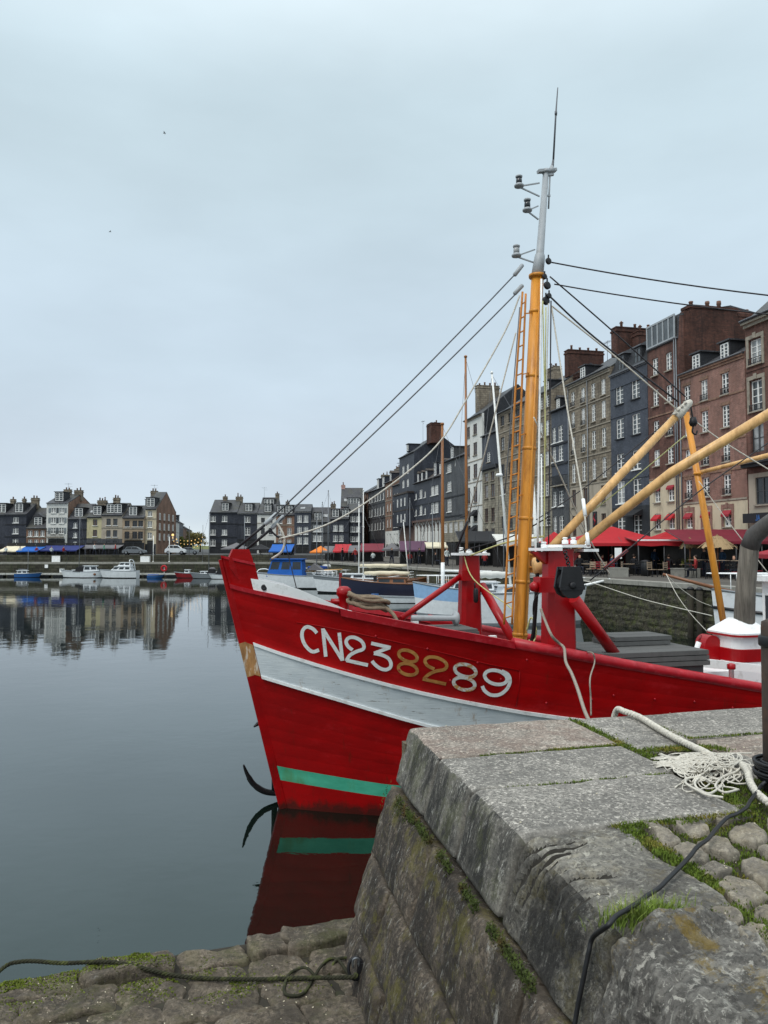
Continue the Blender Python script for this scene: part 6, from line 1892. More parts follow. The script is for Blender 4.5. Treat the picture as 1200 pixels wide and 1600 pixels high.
b.add([a, T(1072, 1026, 16.6), T(1192, 1040, 15.6), c, a + Vector((0, .1, 0)), T(1072, 1026, 16.6) + Vector((0, .1, 0)), T(1192, 1040, 15.6) + Vector((0, .1, 0)), c + Vector((0, .1, 0))], [(0, 1, 2, 3), (4, 7, 6, 5), (0, 4, 5, 1), (1, 5, 6, 2), (2, 6, 7, 3), (3, 7, 4, 0)])
q0 = T(1130, 1050, 16.5); b.bx(q0.x - .9, q0.x + 1.6, q0.y - .05, q0.y + 1.2, 1.1, q0.z + .02)
b.build('casing_base', M['white_paint'], TR)
b = MB(); q = T(1143, 1060, 15.2); b.lathe([(.04, -.2), (.04, .14), (.06, .15), (.06, .22), (.04, .24)], 10, q); b.build('pipe_stub', M['white_paint'], TR)
b = MB(); b.lathe([(.062, .15), (.066, .16), (.066, .225), (.03, .245)], 10, q); b.build('stub_cap', M['red_fit'], TR)
b = MB(); q = T(1063, 1030, 17.0); b.bx(q.x - .05, q.x + .05, q.y - .05, q.y + .05, q.z - .3, q.z + .06); b.build('timber_stub', M['white_paint'], TR)
# wheelhouse further aft, outside the frame
b = MB(); b.bx(10.3, 12.6, -1.1, 1.1, 1.2, 3.5); b.bx(10.1, 12.8, -1.25, 1.25, 3.503, 3.62); wh = b.build('wheelhouse', M['white_paint'], TR)
for k in range(4):
    g = MB(); g.bx(10.28, 10.31, -1.0 + k * .52, -.56 + k * .52, 2.5, 3.2); g.build('window', M['glass'], wh)
for k in range(3):
    g = MB(); g.bx(10.5 + k * .7, 11.0 + k * .7, -1.12, -1.09, 2.5, 3.2); g.build('window', M['glass'], wh)

# ---- things resting on or hanging from the trawler
hc = T(985, 1022, 15.9)
hz = 1.55
hk = thing('hatch_cover', 'stack of grey hatch boards lying on the red trawler deck', 'hatch cover', S0, TH)
def board(c, hx, hy, hz_, nm='board'):
    b = MB(); b.bx(c[0] - hx, c[0] + hx, c[1] - hy, c[1] + hy, c[2] - hz_, c[2] + hz_)
    b.build(nm, M['grey_board'], hk)
zt1 = T(985, 1012, 15.6).z; zt2 = T(990, 1002, 16.2).z
b = MB(); b.bx(hc.x - 1.0, hc.x + .95, hc.y - .62, hc.y + .75, 1.2, zt1 - .27); b.build('coaming', M['grey_board'], hk)
for k in range(3):
    for j in range(4): board((hc.x - .03 + .02 * k, hc.y - .52 + j * .37, zt1 - .22 + k * .085), 1.05 - .03 * k, .178, .036)
for k in range(2):
    for j in range(2): board((hc.x + .25 + .03 * k, hc.y + .2 + j * .36, zt1 + .03 + k * .08), .55, .17, .034)
# black block on a chain
q = T(889, 908, 13.6)
pbk = thing('hanging_block', 'big black pulley block hanging on a chain from the near red post', 'pulley block', S0, TH)
sc_ = 13.6 * KS / FPX
pol = [(-15, 22), (15, 22), (21, -9), (16, -20), (6, -26), (-6, -26), (-16, -20), (-21, -9)]
b = MB(); b.prism([(q.x + x * sc_, q.z + y * sc_) for x, y in pol], lambda x, z, t: (x, t, z), q.y - .1, q.y - .06); b.prism([(q.x + x * sc_, q.z + y * sc_) for x, y in pol], lambda x, z, t: (x, t, z), q.y + .06, q.y + .1); b.build('cheek_plate', M['black_rubber'], pbk)
b = MB(); b.lathe([(.15, -.055), (.17, -.05), (.13, 0), (.17, .05), (.15, .055)], 18, (q.x, q.y, q.z - .03), Vector((0, 1, 0))); b.build('sheave', M['iron'], pbk)
b = MB(); b.bx(q.x - 21 * sc_, q.x + 21 * sc_, q.y - .115, q.y - .101, q.z - 13 * sc_, q.z - 8 * sc_); b.lathe([(.05, 0), (.05, .03), (.02, .035)], 10, (q.x, q.y - .1, q.z - .06), Vector((0, -1, 0))); b.bx(q.x - 14 * sc_, q.x + 14 * sc_, q.y - .098, q.y + .098, q.z + 18 * sc_, q.z + 22.5 * sc_); b.build('strap', M['iron'], pbk)
cz0, cz1 = q.z + 22 * sc_, T(887, 861, 14.3).z
for k in range(6):
    zc = cz0 + (cz1 - cz0) * (k + .5) / 6; hh = (cz1 - cz0) / 6 * .68
    ring = [Vector((q.x + (.028 * math.cos(a) if k % 2 else 0), q.y + (0 if k % 2 else .028 * math.cos(a)) + .02 * k, zc + hh * math.sin(a))) for a in [2 * math.pi * i / 12 for i in range(13)]]
    b = MB(); b.tube(ring, .010, 6); b.build('chain_link', M['iron'], pbk)
# coiled brown rope on the bow
c = TM @ T(574, 949, 14.6)
rc = MB()
rr = random.Random(9)
for k in range(6):
    r0 = .215 + rr.uniform(-.04, .04); ex_ = rr.uniform(1.1, 1.5); a0 = rr.uniform(0, 6)
    off = Vector((rr.uniform(-.05, .05), rr.uniform(-.03, .05), .012 + .03 * k))
    pts = [c + off + Vector((r0 * ex_ * math.cos(a0 + t), r0 * .62 * math.sin(a0 + t), .02 * math.sin(3 * t + k) - .18 * (r0 * ex_ * math.cos(a0 + t)))) for t in [i * 2 * math.pi / 22 for i in range(23)]]
    rc.tube(pts, .030, 7)
pts = crv([c + Vector((.2, -.05, .05)), c + Vector((.34, -.10, -.04)), c + Vector((.42, -.15, -.12)), c + Vector((.46, -.2, -.2))], 6)
rc.tube(pts, .030, 7)
tag(rc.build('coiled_rope', M['rope_brown']), 'thick brown rope coiled over the rail of the red trawler bow', 'rope')
# anchor hanging at the far side of the stem
an = thing('anchor', 'black iron anchor hanging at the bow just above the water', 'anchor')
A = lambda x, y, D: P(x, y, D * KS)
b = MB(); b.tube([A(428, 1175, 15.9), A(428.5, 1200, 15.9), A(429, 1240, 15.9)], [.035, .045, .05], 8); b.build('shank', M['iron'], an)
b = MB(); b.tube(crv([A(445, 1238, 16.0), A(430, 1239, 15.9), A(412, 1236, 15.8), A(396, 1225, 15.7), A(386, 1209, 15.6), A(380.5, 1195, 15.5)], 5), [.05] * 14 + [.045] * 5 + [.035, .032, .03, .026, .022, .018, .012], 8); b.build('arm', M['iron'], an)
b = MB(); b.tube([A(411, 1126, 15.7), A(403, 1131, 15.6), A(397, 1135.5, 15.5)], [.03, .034, .014], 8); b.tube([A(411, 1126, 15.7), A(440, 1150, 16.2), A(429, 1176, 15.9)], .02, 6); b.build('stock', M['iron'], an)
# mooring ropes over the near rail
def top_rope(name, pts, r_, mat, lab, cat='rope', k=8):
    b = MB(); b.tube(crv(pts, 7), r_, k); return tag(b.build(name, mat), lab, cat)
pr_ = TM @ surf(*inv(877, 1019), .09); pr_.z += .07
pe = Pz(972, 1110, ZN + .02)
top_rope('mooring_rope', [A(845, 951, 14.3), A(851, 968, 14.2), A(862, 993, 13.9), pr_ + Vector((-.05, .12, .06)), pr_, A(884, 1034, 13.2), A(893, 1052, 12.7), A(903, 1078, 11.6), A(914, 1112, 10.6), A(930, 1145, 9.6)], .021, M['rope_grey'], 'grey mooring rope hanging over the red rail from the near red post')
q = TM @ surf(*inv(921, 1028), .1)
top_rope('rope_end', [q + Vector((-.05, .1, .09)), q + Vector((.0, -.02, .08)), q + Vector((.01, -.05, -.05)), A(922, 1060, 13.0), A(923, 1090, 12.9), A(923.5, 1118, 12.8)], .011, M['rope_grey'], 'thin rope end knotted on the red rail and hanging straight down')
# ---------------------------------------------------------------- other boats
def boat(name, label, bow_px, D, L, hd, B, fb, hull='boat_white', bottom='boat_black', stripe=None, sl=(4,), bow_up=0.35, cat='boat', stern_up=0.08, rake=0.5, group=None, transom=0.75):
    """bow_px: photo column of the bow at the water; hd: direction the boat points, degrees from image-right, positive = away"""
    bx_ = (bow_px - 600) / FPX * D
    c, s = math.cos(R(hd)), math.sin(R(hd))
    t = thing(name, label, cat, (bx_, D, 0), R(hd), group)
    # local: bow at x = 0, stern at x = -L
    N = 16
    def hw(u, k):   # u 0 bow .. 1 stern
        f = (1 - (1 - min(u / 0.5, 1)) ** 2.2)
        a = 1 - (1 - transom) * max(0, (u - 0.5) / 0.5) ** 1.8
        return B / 2 * f * a * k
    def shz(u): return fb * (1 + bow_up * (1 - u) ** 2 + stern_up * u ** 2)
    lv = [(-0.35, .55, 1), (0.0, .86, 1), (0.10, .88, 1 if stripe is None else 1), (0.55, .95, 0), (0.80, .985, 0), (1.0, 1.0, 0)]
    b = MB()
    for sd in (-1, 1):
        rows = []
        for z, k, m_ in lv:
            rows.append([Vector((-(i / N) * L + rake * max(z, 0) * (1 - i / N) ** 2, sd * hw(i / N, k) + 0.0, z * shz(i / N) if z > 0 else z * fb)) for i in range(N + 1)])
        n = N + 1; base = len(b.v)
        b.v += [tuple(q) for r_ in rows for q in r_]
        for a in range(len(rows) - 1):
            mi = 1 if a < 2 else (2 if stripe and a in sl else 0)
            for j in range(N):
                b.f.append((base + a * n + j, base + a * n + j + 1, base + (a + 1) * n + j + 1, base + (a + 1) * n + j)); b.m.append(mi); b.s.append(True)
        if sd == -1: tr = [r_[-1] for r_ in rows]; shl = rows[-1]
        else: tr2 = [r_[-1] for r_ in rows]; shr = rows[-1]
    b.add(tr + tr2, [(i, i + 1, len(tr) + i + 1, len(tr) + i) for i in range(len(tr) - 1)])
    b.build('hull', [M[hull], M[bottom], M[stripe or hull]], t)
    b = MB()
    b.grid([[q - Vector((0, 0, .06)) for q in shl], [(p + q) / 2 - Vector((0, 0, .0)) for p, q in zip(shl, shr)], [q - Vector((0, 0, .06)) for q in shr]])
    b.build('deck', M['boat_white'] if hull != 'boat_wood' else M['boat_wood'], t)
    b = MB(); b.tube(shl, .035 + .004 * L * .3, 6); b.tube(rev(shr), .035 + .004 * L * .3, 6)
    b.build('rub_rail', M['boat_wood'] if hull in ('boat_navy', 'boat_pale_blue', 'boat_wood') else M['boat_grey'], t)
    t['_'] = 0; del t['_']
    return t, shz
def cabin(t, x0, x1, w_, z0, h_, mat='boat_white', taper=.12, nw=3, roof=None, win=True, front_rake=.35):
    b = MB()
    p = [(x0, -w_ / 2, z0), (x1, -w_ / 2 * .85, z0), (x1, w_ / 2 * .85, z0), (x0, w_ / 2, z0)]
    q = [(x0 + .1, -w_ / 2 + taper, z0 + h_), (x1 - front_rake * h_, -w_ / 2 * .85 + taper, z0 + h_), (x1 - front_rake * h_, w_ / 2 * .85 - taper, z0 + h_), (x0 + .1, w_ / 2 - taper, z0 + h_)]
    b.add(p + q, [(0, 3, 2, 1), (4, 5, 6, 7), (0, 1, 5, 4), (1, 2, 6, 5), (2, 3, 7, 6), (3, 0, 4, 7)])
    o = b.build('cabin', M[mat], t)
    b = MB(); cx = (x0 + x1) / 2
    b.bx(x0 - .08, x1 - front_rake * h_ + .12, -w_ / 2 + taper * .4, w_ / 2 - taper * .4, z0 + h_ + .003, z0 + h_ + .07)
    b.build('cabin_roof', M[roof or mat], o)
    if win:
        for sd in (-1, 1):
            for k in range(nw):
                f0, f1 = (k + .12) / nw, (k + .88) / nw
                g = MB()
                def sp(f, v):
                    a = Vector(p[0 if sd < 0 else 3]).lerp(Vector(p[1 if sd < 0 else 2]), f); c = Vector(q[0 if sd < 0 else 7 - 4]).lerp(Vector(q[1 if sd < 0 else 2]), f)
                    return a.lerp(c, v) + Vector((0, sd * .012, 0))
                g.add([sp(f0, .42), sp(f1, .42), sp(f1, .86), sp(f0, .86)], [(0, 1, 2, 3)]); g.build('window', M['glass'], o)
        for k in (0, 1):
            g = MB()
            def fp(f, v): 
                a = Vector(p[1]).lerp(Vector(p[2]), f); c = Vector(q[1]).lerp(Vector(q[2]), f); return a.lerp(c, v) + Vector((.012, 0, 0))
            g.add([fp(.06 + .47 * k, .4), fp(.47 + .47 * k, .4), fp(.47 + .47 * k, .88), fp(.06 + .47 * k, .88)], [(0, 1, 2, 3)]); g.build('window', M['glass'], o)
    return o
def mast(t, x, z0, h_, r_=.06, mat='zinc', lean=0.0, spread=None, boom=None, cover=None, base=None, stays=None):
    top = Vector((x + lean, 0, z0 + h_))
    b = MB(); b.tube([(x, 0, z0), ((x + top.x) / 2, 0, z0 + h_ * .5), top], [r_, r_, r_ * .7], 10)
    b.lathe([(r_ * 1.1, -.05), (r_ * 1.1, .05), (.02, .1)], 8, top)
    o = b.build('mast', M[mat], t)
    if base:
        b = MB(); b.tube([(x, 0, z0), (x + lean * .1, 0, z0 + base)], r_ * 1.15, 10); b.build('mast_foot', M['white_paint'], o)
    if spread:
        for f in (spread if isinstance(spread, (list, tuple)) else [spread]):
            b = MB(); z = z0 + h_ * f; xx = x + lean * f; b.tube([(xx, -.55, z + .06), (xx, 0, z), (xx, .55, z + .06)], .022, 6); b.build('spreader', M[mat], o)
    if boom:
        b = MB(); b.tube([(x, 0, z0 + boom[1]), (x - boom[0], 0, z0 + boom[1] + .05)], .05, 8); bo = b.build('boom', M[mat], t)
        if cover:
            b = MB(); n = 9
            pts = [Vector((x - .1 - (boom[0] - .2) * i / n, 0, z0 + boom[1] + .13 + .03 * math.sin(i * 2.3))) for i in range(n + 1)]
            b.tube(pts, [.10 + .10 * math.sin(math.pi * (i + .6) / (n + 1.2)) ** .6 + .015 * math.sin(i * 4) for i in range(n + 1)], 9); b.build('sail_cover', M[cover], bo)
    if stays:
        for (sx, sy, sz) in stays:
            b = MB(); b.tube([top - Vector((0, 0, .1)), (sx, sy, sz)], .012, 4); b.build('stay', M['steel_wire'], t)
    return o
def pulpit(t, x, zf, w_, n=4, L=1.6, h_=.55, mat='white_paint', name='pulpit'):
    b = MB()
    for sd in (-1, 1):
        top = [Vector((x - L * i / n, sd * w_ * (.15 + .85 * min(1, i / n * 1.1)), zf(x - L * i / n) + h_)) for i in range(n + 1)]
        b.tube(top, .022, 6)
        for q in top[1:]: b.tube([q, q - Vector((0, 0, h_))], .016, 5)
    b.tube([(x, -w_ * .15, zf(x) + h_), (x + .12, 0, zf(x) + h_), (x, w_ * .15, zf(x) + h_)], .022, 6)
    b.build(name, M[mat], t)
def fender(t, x, y, z, mat='boat_white'):
    b = MB(); b.lathe([(.03, -.25), (.1, -.2), (.11, 0), (.1, .2), (.03, .25), (.02, .32)], 10, (x, y, z)); b.build('fender', M[mat], t)

GF = 'boats moored at the far pontoon'
# far left
t, z = boat('sailing_dinghy', 'little sailing boat with white cabin and blue hull at far left', 62, 108, 3.2, 6, 1.3, .5, 'boat_blue', group=GF)
cabin(t, -2.9, -1.4, .9, .45, .5, nw=2); mast(t, -1.5, .5, 3.4, .03, 'zinc', boom=(1.3, .6))
t, z = boat('sailing_yacht', 'white yacht with tall mast and dark sail cover at the far pontoon', 101, 107, 3.6, 172, 1.5, .75, 'boat_white', bow_up=.5, group=GF)
cabin(t, -2.8, -1.4, 1.0, .7, .35, nw=2); mast(t, -2.3, .9, 8.4, .045, 'zinc', spread=.55, boom=(1.4, .5), cover='cloth_black', stays=((-.1, 0, 1.0), (-3.5, 0, .8)))
b = MB(); b.prism([(-3.4, .8), (-1.9, .8), (-2.2, 1.5), (-3.2, 1.45)], lambda x, y, t_: (x, t_, y), -.5, .5); b.build('spray_hood', M['cloth_black'], t)
t, z = boat('motor_boat', 'small white motor boat with dark windowed cabin beside the cruiser', 166, 106.5, 3.3, 5, 1.4, .8, 'boat_white', group=GF)
cabin(t, -2.9, -.9, 1.1, .8, .85, nw=2); b = MB(); b.lathe([(.18, 0), (.18, .02)], 14, (-1.3, -.66, .5), Vector((0, -1, 0))); b.build('roundel', M['boat_wood'], t)
t, z = boat('cabin_cruiser', 'large white cabin cruiser with a raised arch at the far pontoon', 162, 105.5, 5.0, 176, 1.8, .95, 'boat_white', bow_up=.25, group=GF)
cabin(t, -4.2, -1.1, 1.4, .95, .65, nw=3, front_rake=1.3); cabin(t, -4.1, -2.2, 1.2, 1.63, .5, nw=2, front_rake=1.0)
b = MB(); b.tube(crv([(-4.3, -.75, 1.0), (-4.15, -.72, 2.1), (-4.0, -.5, 2.5), (-4.0, .5, 2.5), (-4.15, .72, 2.1), (-4.3, .75, 1.0)], 5), .06, 8); b.build('arch', M['boat_white'], t)
for k in range(3): fender(t, -1.6 - k, -.93, .5, 'boat_grey')
t, z = boat('rowing_boat', 'blue tarp covered rowing boat at the far pontoon', 253, 106, 1.9, 3, .9, .36, 'boat_blue', group=GF)
b = MB(); b.grid([[(-1.85 + .3 * i, y, .36 + (.16 if y == 0 else 0)) for i in range(6)] for y in (-.38, 0, .38)]); b.build('tarp', M['cloth_tarp'], t)
t, z = boat('fishing_boat', 'small red hulled boat with white bow at the far pontoon', 278, 106, 2.3, 176, 1.1, .62, 'boat_red', group=GF)
cabin(t, -1.8, -1.0, .7, .6, .5, nw=1); mast(t, -.9, .7, 1.1, .03, 'iron')
t, z = boat('sailing_yacht', 'grey hulled yacht with tall mast left of the red bow', 303, 104, 3.2, 176, 1.3, .6, 'boat_grey', group=GF)
cabin(t, -2.4, -1.0, .9, .6, .35, nw=2); mast(t, -2.15, .7, 8.3, .05, 'zinc', spread=.5, boom=(1.0, .5), cover='cloth_grey', stays=((0, 0, .8),))
b = MB(); b.prism([(-3.1, .6), (-2.0, .6), (-2.3, 1.3), (-2.9, 1.3)], lambda x, y, t_: (x, t_, y), -.45, .45); b.build('spray_hood', M['cloth_black'], t)
t, z = boat('motor_boat', 'white boat with black canopy just left of the red bow', 332, 102, 2.6, 176, 1.3, .55, 'boat_white', group=GF)
b = MB(); b.prism([(-2.4, .55), (-.6, .55), (-1.0, 1.5), (-2.2, 1.6)], lambda x, y, t_: (x, t_, y), -.5, .5); b.build('canopy', M['cloth_black'], t)
b = MB(); b.tube(crv([(-2.55, 0, .7), (-1.6, -.3, 1.6), (-.4, -.5, .9)], 5), .05, 6); b.build('rail', M['boat_white'], t)
# middle of the basin, along the right quay
GM = 'boats moored along the right quay'
t, z = boat('motor_boat', 'white boat with bright blue wheelhouse cover behind the red bow', 398, 79, 8.4, 174, 2.6, 1.25, 'boat_white', group=GM)
cabin(t, -5.3, -1.5, 2.2, 1.25, 1.75, 'cloth_blue', .3, 3, win=True, front_rake=.3)
b = MB(); b.tube(crv([(.0, -.5, 1.3), (-.3, -.7, 1.9), (-1.2, -1.0, 1.9), (-1.6, -1.1, 1.1)], 5), .05, 6); b.tube([(-.2, -.7, 1.5), (-1.5, -1.05, 1.5)], .03, 6); b.build('bow_rail', M['white_paint'], t)
mast(t, -6.6, 1.0, 6.3, .05, 'zinc', stays=((-3, 0, 2), (-8.2, 0, 1)))
b = MB(); b.tube([(-5.2, -.5, 1.75), (-9.2, -.5, 1.95)], .07, 8); b.build('boom', M['varnish'], t)
b = MB(); b.prism([(-7.3, 1.9), (-5.7, 1.9), (-6.4, 2.6)], lambda x, y, t_: (x, t_, y), -.7, .7); b.build('boom_tent', M['cloth_grey'], t)
t, z = boat('sailing_yacht', 'white sailing yacht with cream furled sail behind the blue wheelhouse boat', 497, 71, 7.2, 172, 2.3, 1.25, 'boat_white', stripe='boat_grey', bow_up=.3, group=GM)
cabin(t, -5.6, -2.2, 1.6, 1.25, .5, nw=3); mast(t, -3.9, 1.4, 7.0, .06, 'white_frame', spread=.6, boom=(4.6, 1.0), cover='cloth_cream', stays=((0, 0, 1.6), (-7, 0, 1.4), (-3.9, -1.0, 1.3)))
pulpit(t, 0.0, lambda x: 1.5, .9)
t, z = boat('sailing_boat', 'navy blue wooden boat with white waterline and dark red bow post', 532, 62, 7.2, 172, 2.5, 1.25, 'boat_navy', 'boat_white', bow_up=.45, rake=.1, group=GM)
b = MB(); b.bx(-.14, .1, -.1, .1, .9, 2.15); b.build('bow_post', M['boat_red'], t)
cabin(t, -5.5, -3.0, 1.4, 1.2, .55, 'boat_wood', nw=2); mast(t, -1.9, 1.3, 7.6, .05, 'white_frame', spread=.6, boom=(3.9, .7), cover='cloth_cream', stays=((.1, 0, 2), (-6.6, 0, 1.2)))
b = MB(); b.bx(-3.0, -2.75, -.2, .1, 1.2, 2.0); b.build('hatch_post', M['boat_black'], t)
t, z = boat('sailing_boat', 'brown wooden boat with white ladder rails behind the navy boat', 664, 65, 3.6, 10, 1.9, 1.3, 'boat_wood', 'boat_black', group=GM)
for k in range(3):
    b = MB(); b.tube([(-3.6, -.8, 1.5 + k * .22), (-1.2, -.85, 1.75 + k * .22)], .03, 6); b.build('rail', M['white_paint'], t)
mast(t, -1.4, 1.3, 5.2, .05, 'white_frame', lean=-.5, stays=((-3.5, 0, 1.4),))
t, z = boat('tender', 'white wooden tender lying beside the pale blue boat', 590, 58, 3.2, 176, 1.2, .42, 'boat_white', 'boat_black', group=GM)
for k in range(3):
    b = MB(); b.bx(-2.7 + k * .8, -2.5 + k * .8, -.5, .5, .3, .34); b.build('thwart', M['boat_wood'], t)
pt = thing('floating_pontoon', 'low wooden float beside the white tender', 'pontoon', ((628 - 600) / FPX * 60, 60, 0), R(-4))
for k in range(6):
    b = MB(); b.bx(-1.6, 1.8, -.9 + k * .3, -.65 + k * .3, .22, .28); b.build('plank', M['wood_table'], pt)
b = MB(); b.bx(-1.5, 1.7, -.85, .85, -.2, .21); b.build('float', M['boat_black'], pt)
br = thing('barrel', 'blue plastic barrel floating beside the white tender', 'barrel', ((586 - 600) / FPX * 58.5, 58.5, 0))
b = MB(); b.lathe([(.3, -.3), (.33, -.2), (.31, .2), (.33, .5), (.29, .62)], 14); b.build('drum', M['boat_blue'], br)
b = MB(); b.lathe([(.305, .60), (.305, .66), (.2, .66)], 14); b.build('lid', M['boat_blue'], br)
t, z = boat('sailing_boat', 'pale blue and white boat with brown wooden mast behind the far red post', 651, 47, 6.0, 170, 2.6, 1.55, 'boat_white', 'boat_grey', 'boat_pale_blue', sl=(3, 4), bow_up=.35, rake=.25, group=GM)
t.children[0].data.materials[0] = M['boat_white']
for sl, pf in ((4, None),): pass
b = MB()
for f in (.62, .8):
    pass
cabin(t, -4.8, -2.2, 1.5, 1.5, .6, nw=3); mast(t, -1.62, 1.7, 10.2, .105, 'varnish_dark', base=1.6, stays=((.1, 0, 2.2), (-5.8, 0, 1.7), (-1.5, -1.1, 1.6), (-1.5, 1.1, 1.6)))
pulpit(t, -.1, lambda x: 2.0, 1.0, 5, 3.0, .5); fender(t, -3, -1.35, .9)
b = MB(); b.lathe([(.2, -.04), (.24, 0), (.2, .04)], 16, (-3.4, -.9, 2.05), Vector((0, -1, 0))); b.build('life_ring', M['boat_red'], t)
b = MB(); b.tube([(-1.6, 0, 2.8), (-4.6, 0, 2.75)], .06, 8); b.build('boom', M['white_paint'], t)
t, z = boat('sailing_boat', 'dark hulled boat with tall brown mast just behind the orange mast', 830, 49.5, 5.6, 8, 2.3, 1.35, 'boat_grey', 'boat_wood', 'boat_white', group=GM)
cabin(t, -4.6, -2.2, 1.4, 1.35, .6, nw=3); mast(t, -4.35, 1.3, 15.4, .10, 'varnish_dark', boom=(1.8, .8), stays=((-.2, 0, 1.7), (-5.4, .0, 1.4), (-4.4, -1, 1.3)))
t, z = boat('sailing_yacht', 'white yacht with bowsprit and leaning masts behind the near red post', 905, 42, 6.4, 6, 2.2, 1.65, 'boat_white', 'boat_grey', bow_up=.3, rake=.4, group=GM)
cabin(t, -4.6, -2.0, 1.4, 1.6, .5, nw=3); pulpit(t, .2, lambda x: 2.05, .9, 4, 2.4, .5)
b = MB(); b.tube([(-.6, 0, 2.05), (.2, 0, 2.1), (1.75, 0, 2.45)], [.07, .08, .06], 8); b.build('bowsprit', M['white_paint'], t)
m_ = mast(t, -3.9, 1.7, 12.2, .07, 'white_frame', lean=-1.0, spread=(.44,), boom=(2.2, .9), cover='cloth_white', stays=((1.7, 0, 2.4), (-6.2, 0, 1.8)))
b = MB(); b.lathe([(.18, -.06), (.2, 0), (.16, .08)], 14, (-4.55, -.1, 8.2)); b.build('radar', M['white_paint'], m_)
mast(t, -2.3, 1.7, 6.4, .12, 'white_frame', lean=-.35)
mast(t, -2.15, 1.7, 7.6, .055, 'white_frame', lean=.03)
t, z = boat('sailing_boat', 'white boat with brown bowsprit moored at the right edge under the quay', 1119, 28.5, 8.5, 171, 2.8, 2.05, 'boat_white', 'boat_grey', bow_up=.3, rake=.22, group=GM)
b = MB(); b.tube([(-1.0, 0, 2.45), (.3, 0, 2.75), (1.95, 0, 3.2)], [.06, .07, .05], 8); b.build('bowsprit', M['boat_wood'], t)
for k in range(2):
    b = MB(); rws = []
    z0 = (1.95, 1.55)[k]
b = MB()
for sd in (-1, 1):
    pts = []
    for i in range(9):
        u = i / 16
        hw_ = 1.4 * (1 - (1 - min(u / .5, 1)) ** 2.2) * .975
        pts.append((-(u) * 8.5 + .22 * .75 * (1 - u) ** 2 + .01, sd * (hw_ + .02), .74 * 2.05 * (1 + .3 * (1 - u) ** 2)))
    b.tube(pts, .06, 6)
b.build('hull_stripe', M['boat_black'], t)
pulpit(t, .25, lambda x: 2.62, 1.25, 6, 5.0, .62); cabin(t, -6.2, -3.0, 1.6, 2.0, .6, nw=3)
b = MB(); b.tube([(-3.2, -1.0, 2.2), (-3.1, -1.0, 4.5), (-4.6, -1.0, 4.5), (-4.6, -1, 2.2)], .05, 6); b.build('white_frame', M['white_paint'], t)
mast(t, -4.2, 2.2, 4.2, .05, 'white_frame')
def mline(lab, pts, r_, mat='white_rope'):
    b = MB(); b.tube(crv(pts, 6), r_, 6); return tag(b.build('mooring_line', M[mat]), lab, 'rope')
mline('white mooring line from the yacht bowsprit across to the white boat at right', [P(905, 905, 41), P(936, 914, 38), P(1000, 935, 34), P(1060, 950, 31), P(1112, 962, 28.4)], .02)
mline('thin mooring line from the brown bowsprit down to the water', [P(1041, 897, 28), P(1058, 930, 27), P(1080, 960, 26.5), P(1108, 990, 26)], .012)
mline('line looping from the bowsprit end back to the white hull', [P(1041, 898, 28), P(1062, 918, 28.2), P(1090, 938, 28.3), P(1112, 947, 28.4)], .012)
for i, (x, lab) in enumerate(((1077, 'left one of two black fender piles on the right quay wall'), (1091, 'right one of two black fender piles on the right quay wall'))):
    Dq = 28.4 / (.382 + (x - 600) / FPX) - .4
    p = thing('fender_pile', lab, 'post', ((x - 600) / FPX * Dq, Dq, 0), 0, 'fender piles')
    b = MB(); b.tube([(0, 0, -1), (0, 0, 2.3)], .15, 8); b.build('pile', M['core'], p)
    b = MB(); b.lathe([(.17, 2.24), (.17, 2.3), (.05, 2.38)], 8); b.build('cap', M['iron'], p)
# a few more masts and hulls far along the right quay
for i, (x, D, L, hd, hl, mh, lab) in enumerate((
    (470, 92, 6.0, 170, 'boat_white', 8.6, 'white yacht with bare mast far behind the blue wheelhouse boat'),
    (548, 84, 5.6, 12, 'boat_white', 9.4, 'white yacht moored stern on, far behind the navy boat'),
    (606, 76, 5.0, 168, 'boat_grey', 8.0, 'grey yacht with bare mast under the grey parasol'),
    (640, 71, 4.8, 174, 'boat_white', 7.2, 'white yacht with bare mast below the purple awning'),
    (742, 55, 4.6, 172, 'boat_white', 7.5, 'white yacht close behind the far red post'),
    (795, 50.5, 4.2, 174, 'boat_navy', 6.8, 'dark blue yacht between the far red post and the orange mast'))):
    t, z = boat('sailing_yacht', lab, x, D, L, hd, 1.9, 1.0, hl, 'boat_black', 'boat_grey', bow_up=.3, group=GM)
    cabin(t, -L * .75, -L * .32, 1.2, 1.0, .4, nw=2)
    mast(t, -L * .45, 1.1, mh, .05, 'zinc', spread=(.5,), boom=(L * .42, .8), cover=('cloth_white', 'cloth_tarp', 'cloth_cream')[i % 3], stays=((0, 0, 1.2), (-L, 0, 1.0), (-L * .45, -.9, 1.0), (-L * .45, .9, 1.0)))
    pulpit(t, -.02, lambda q: 1.25, .7, 3, 1.6, .5)
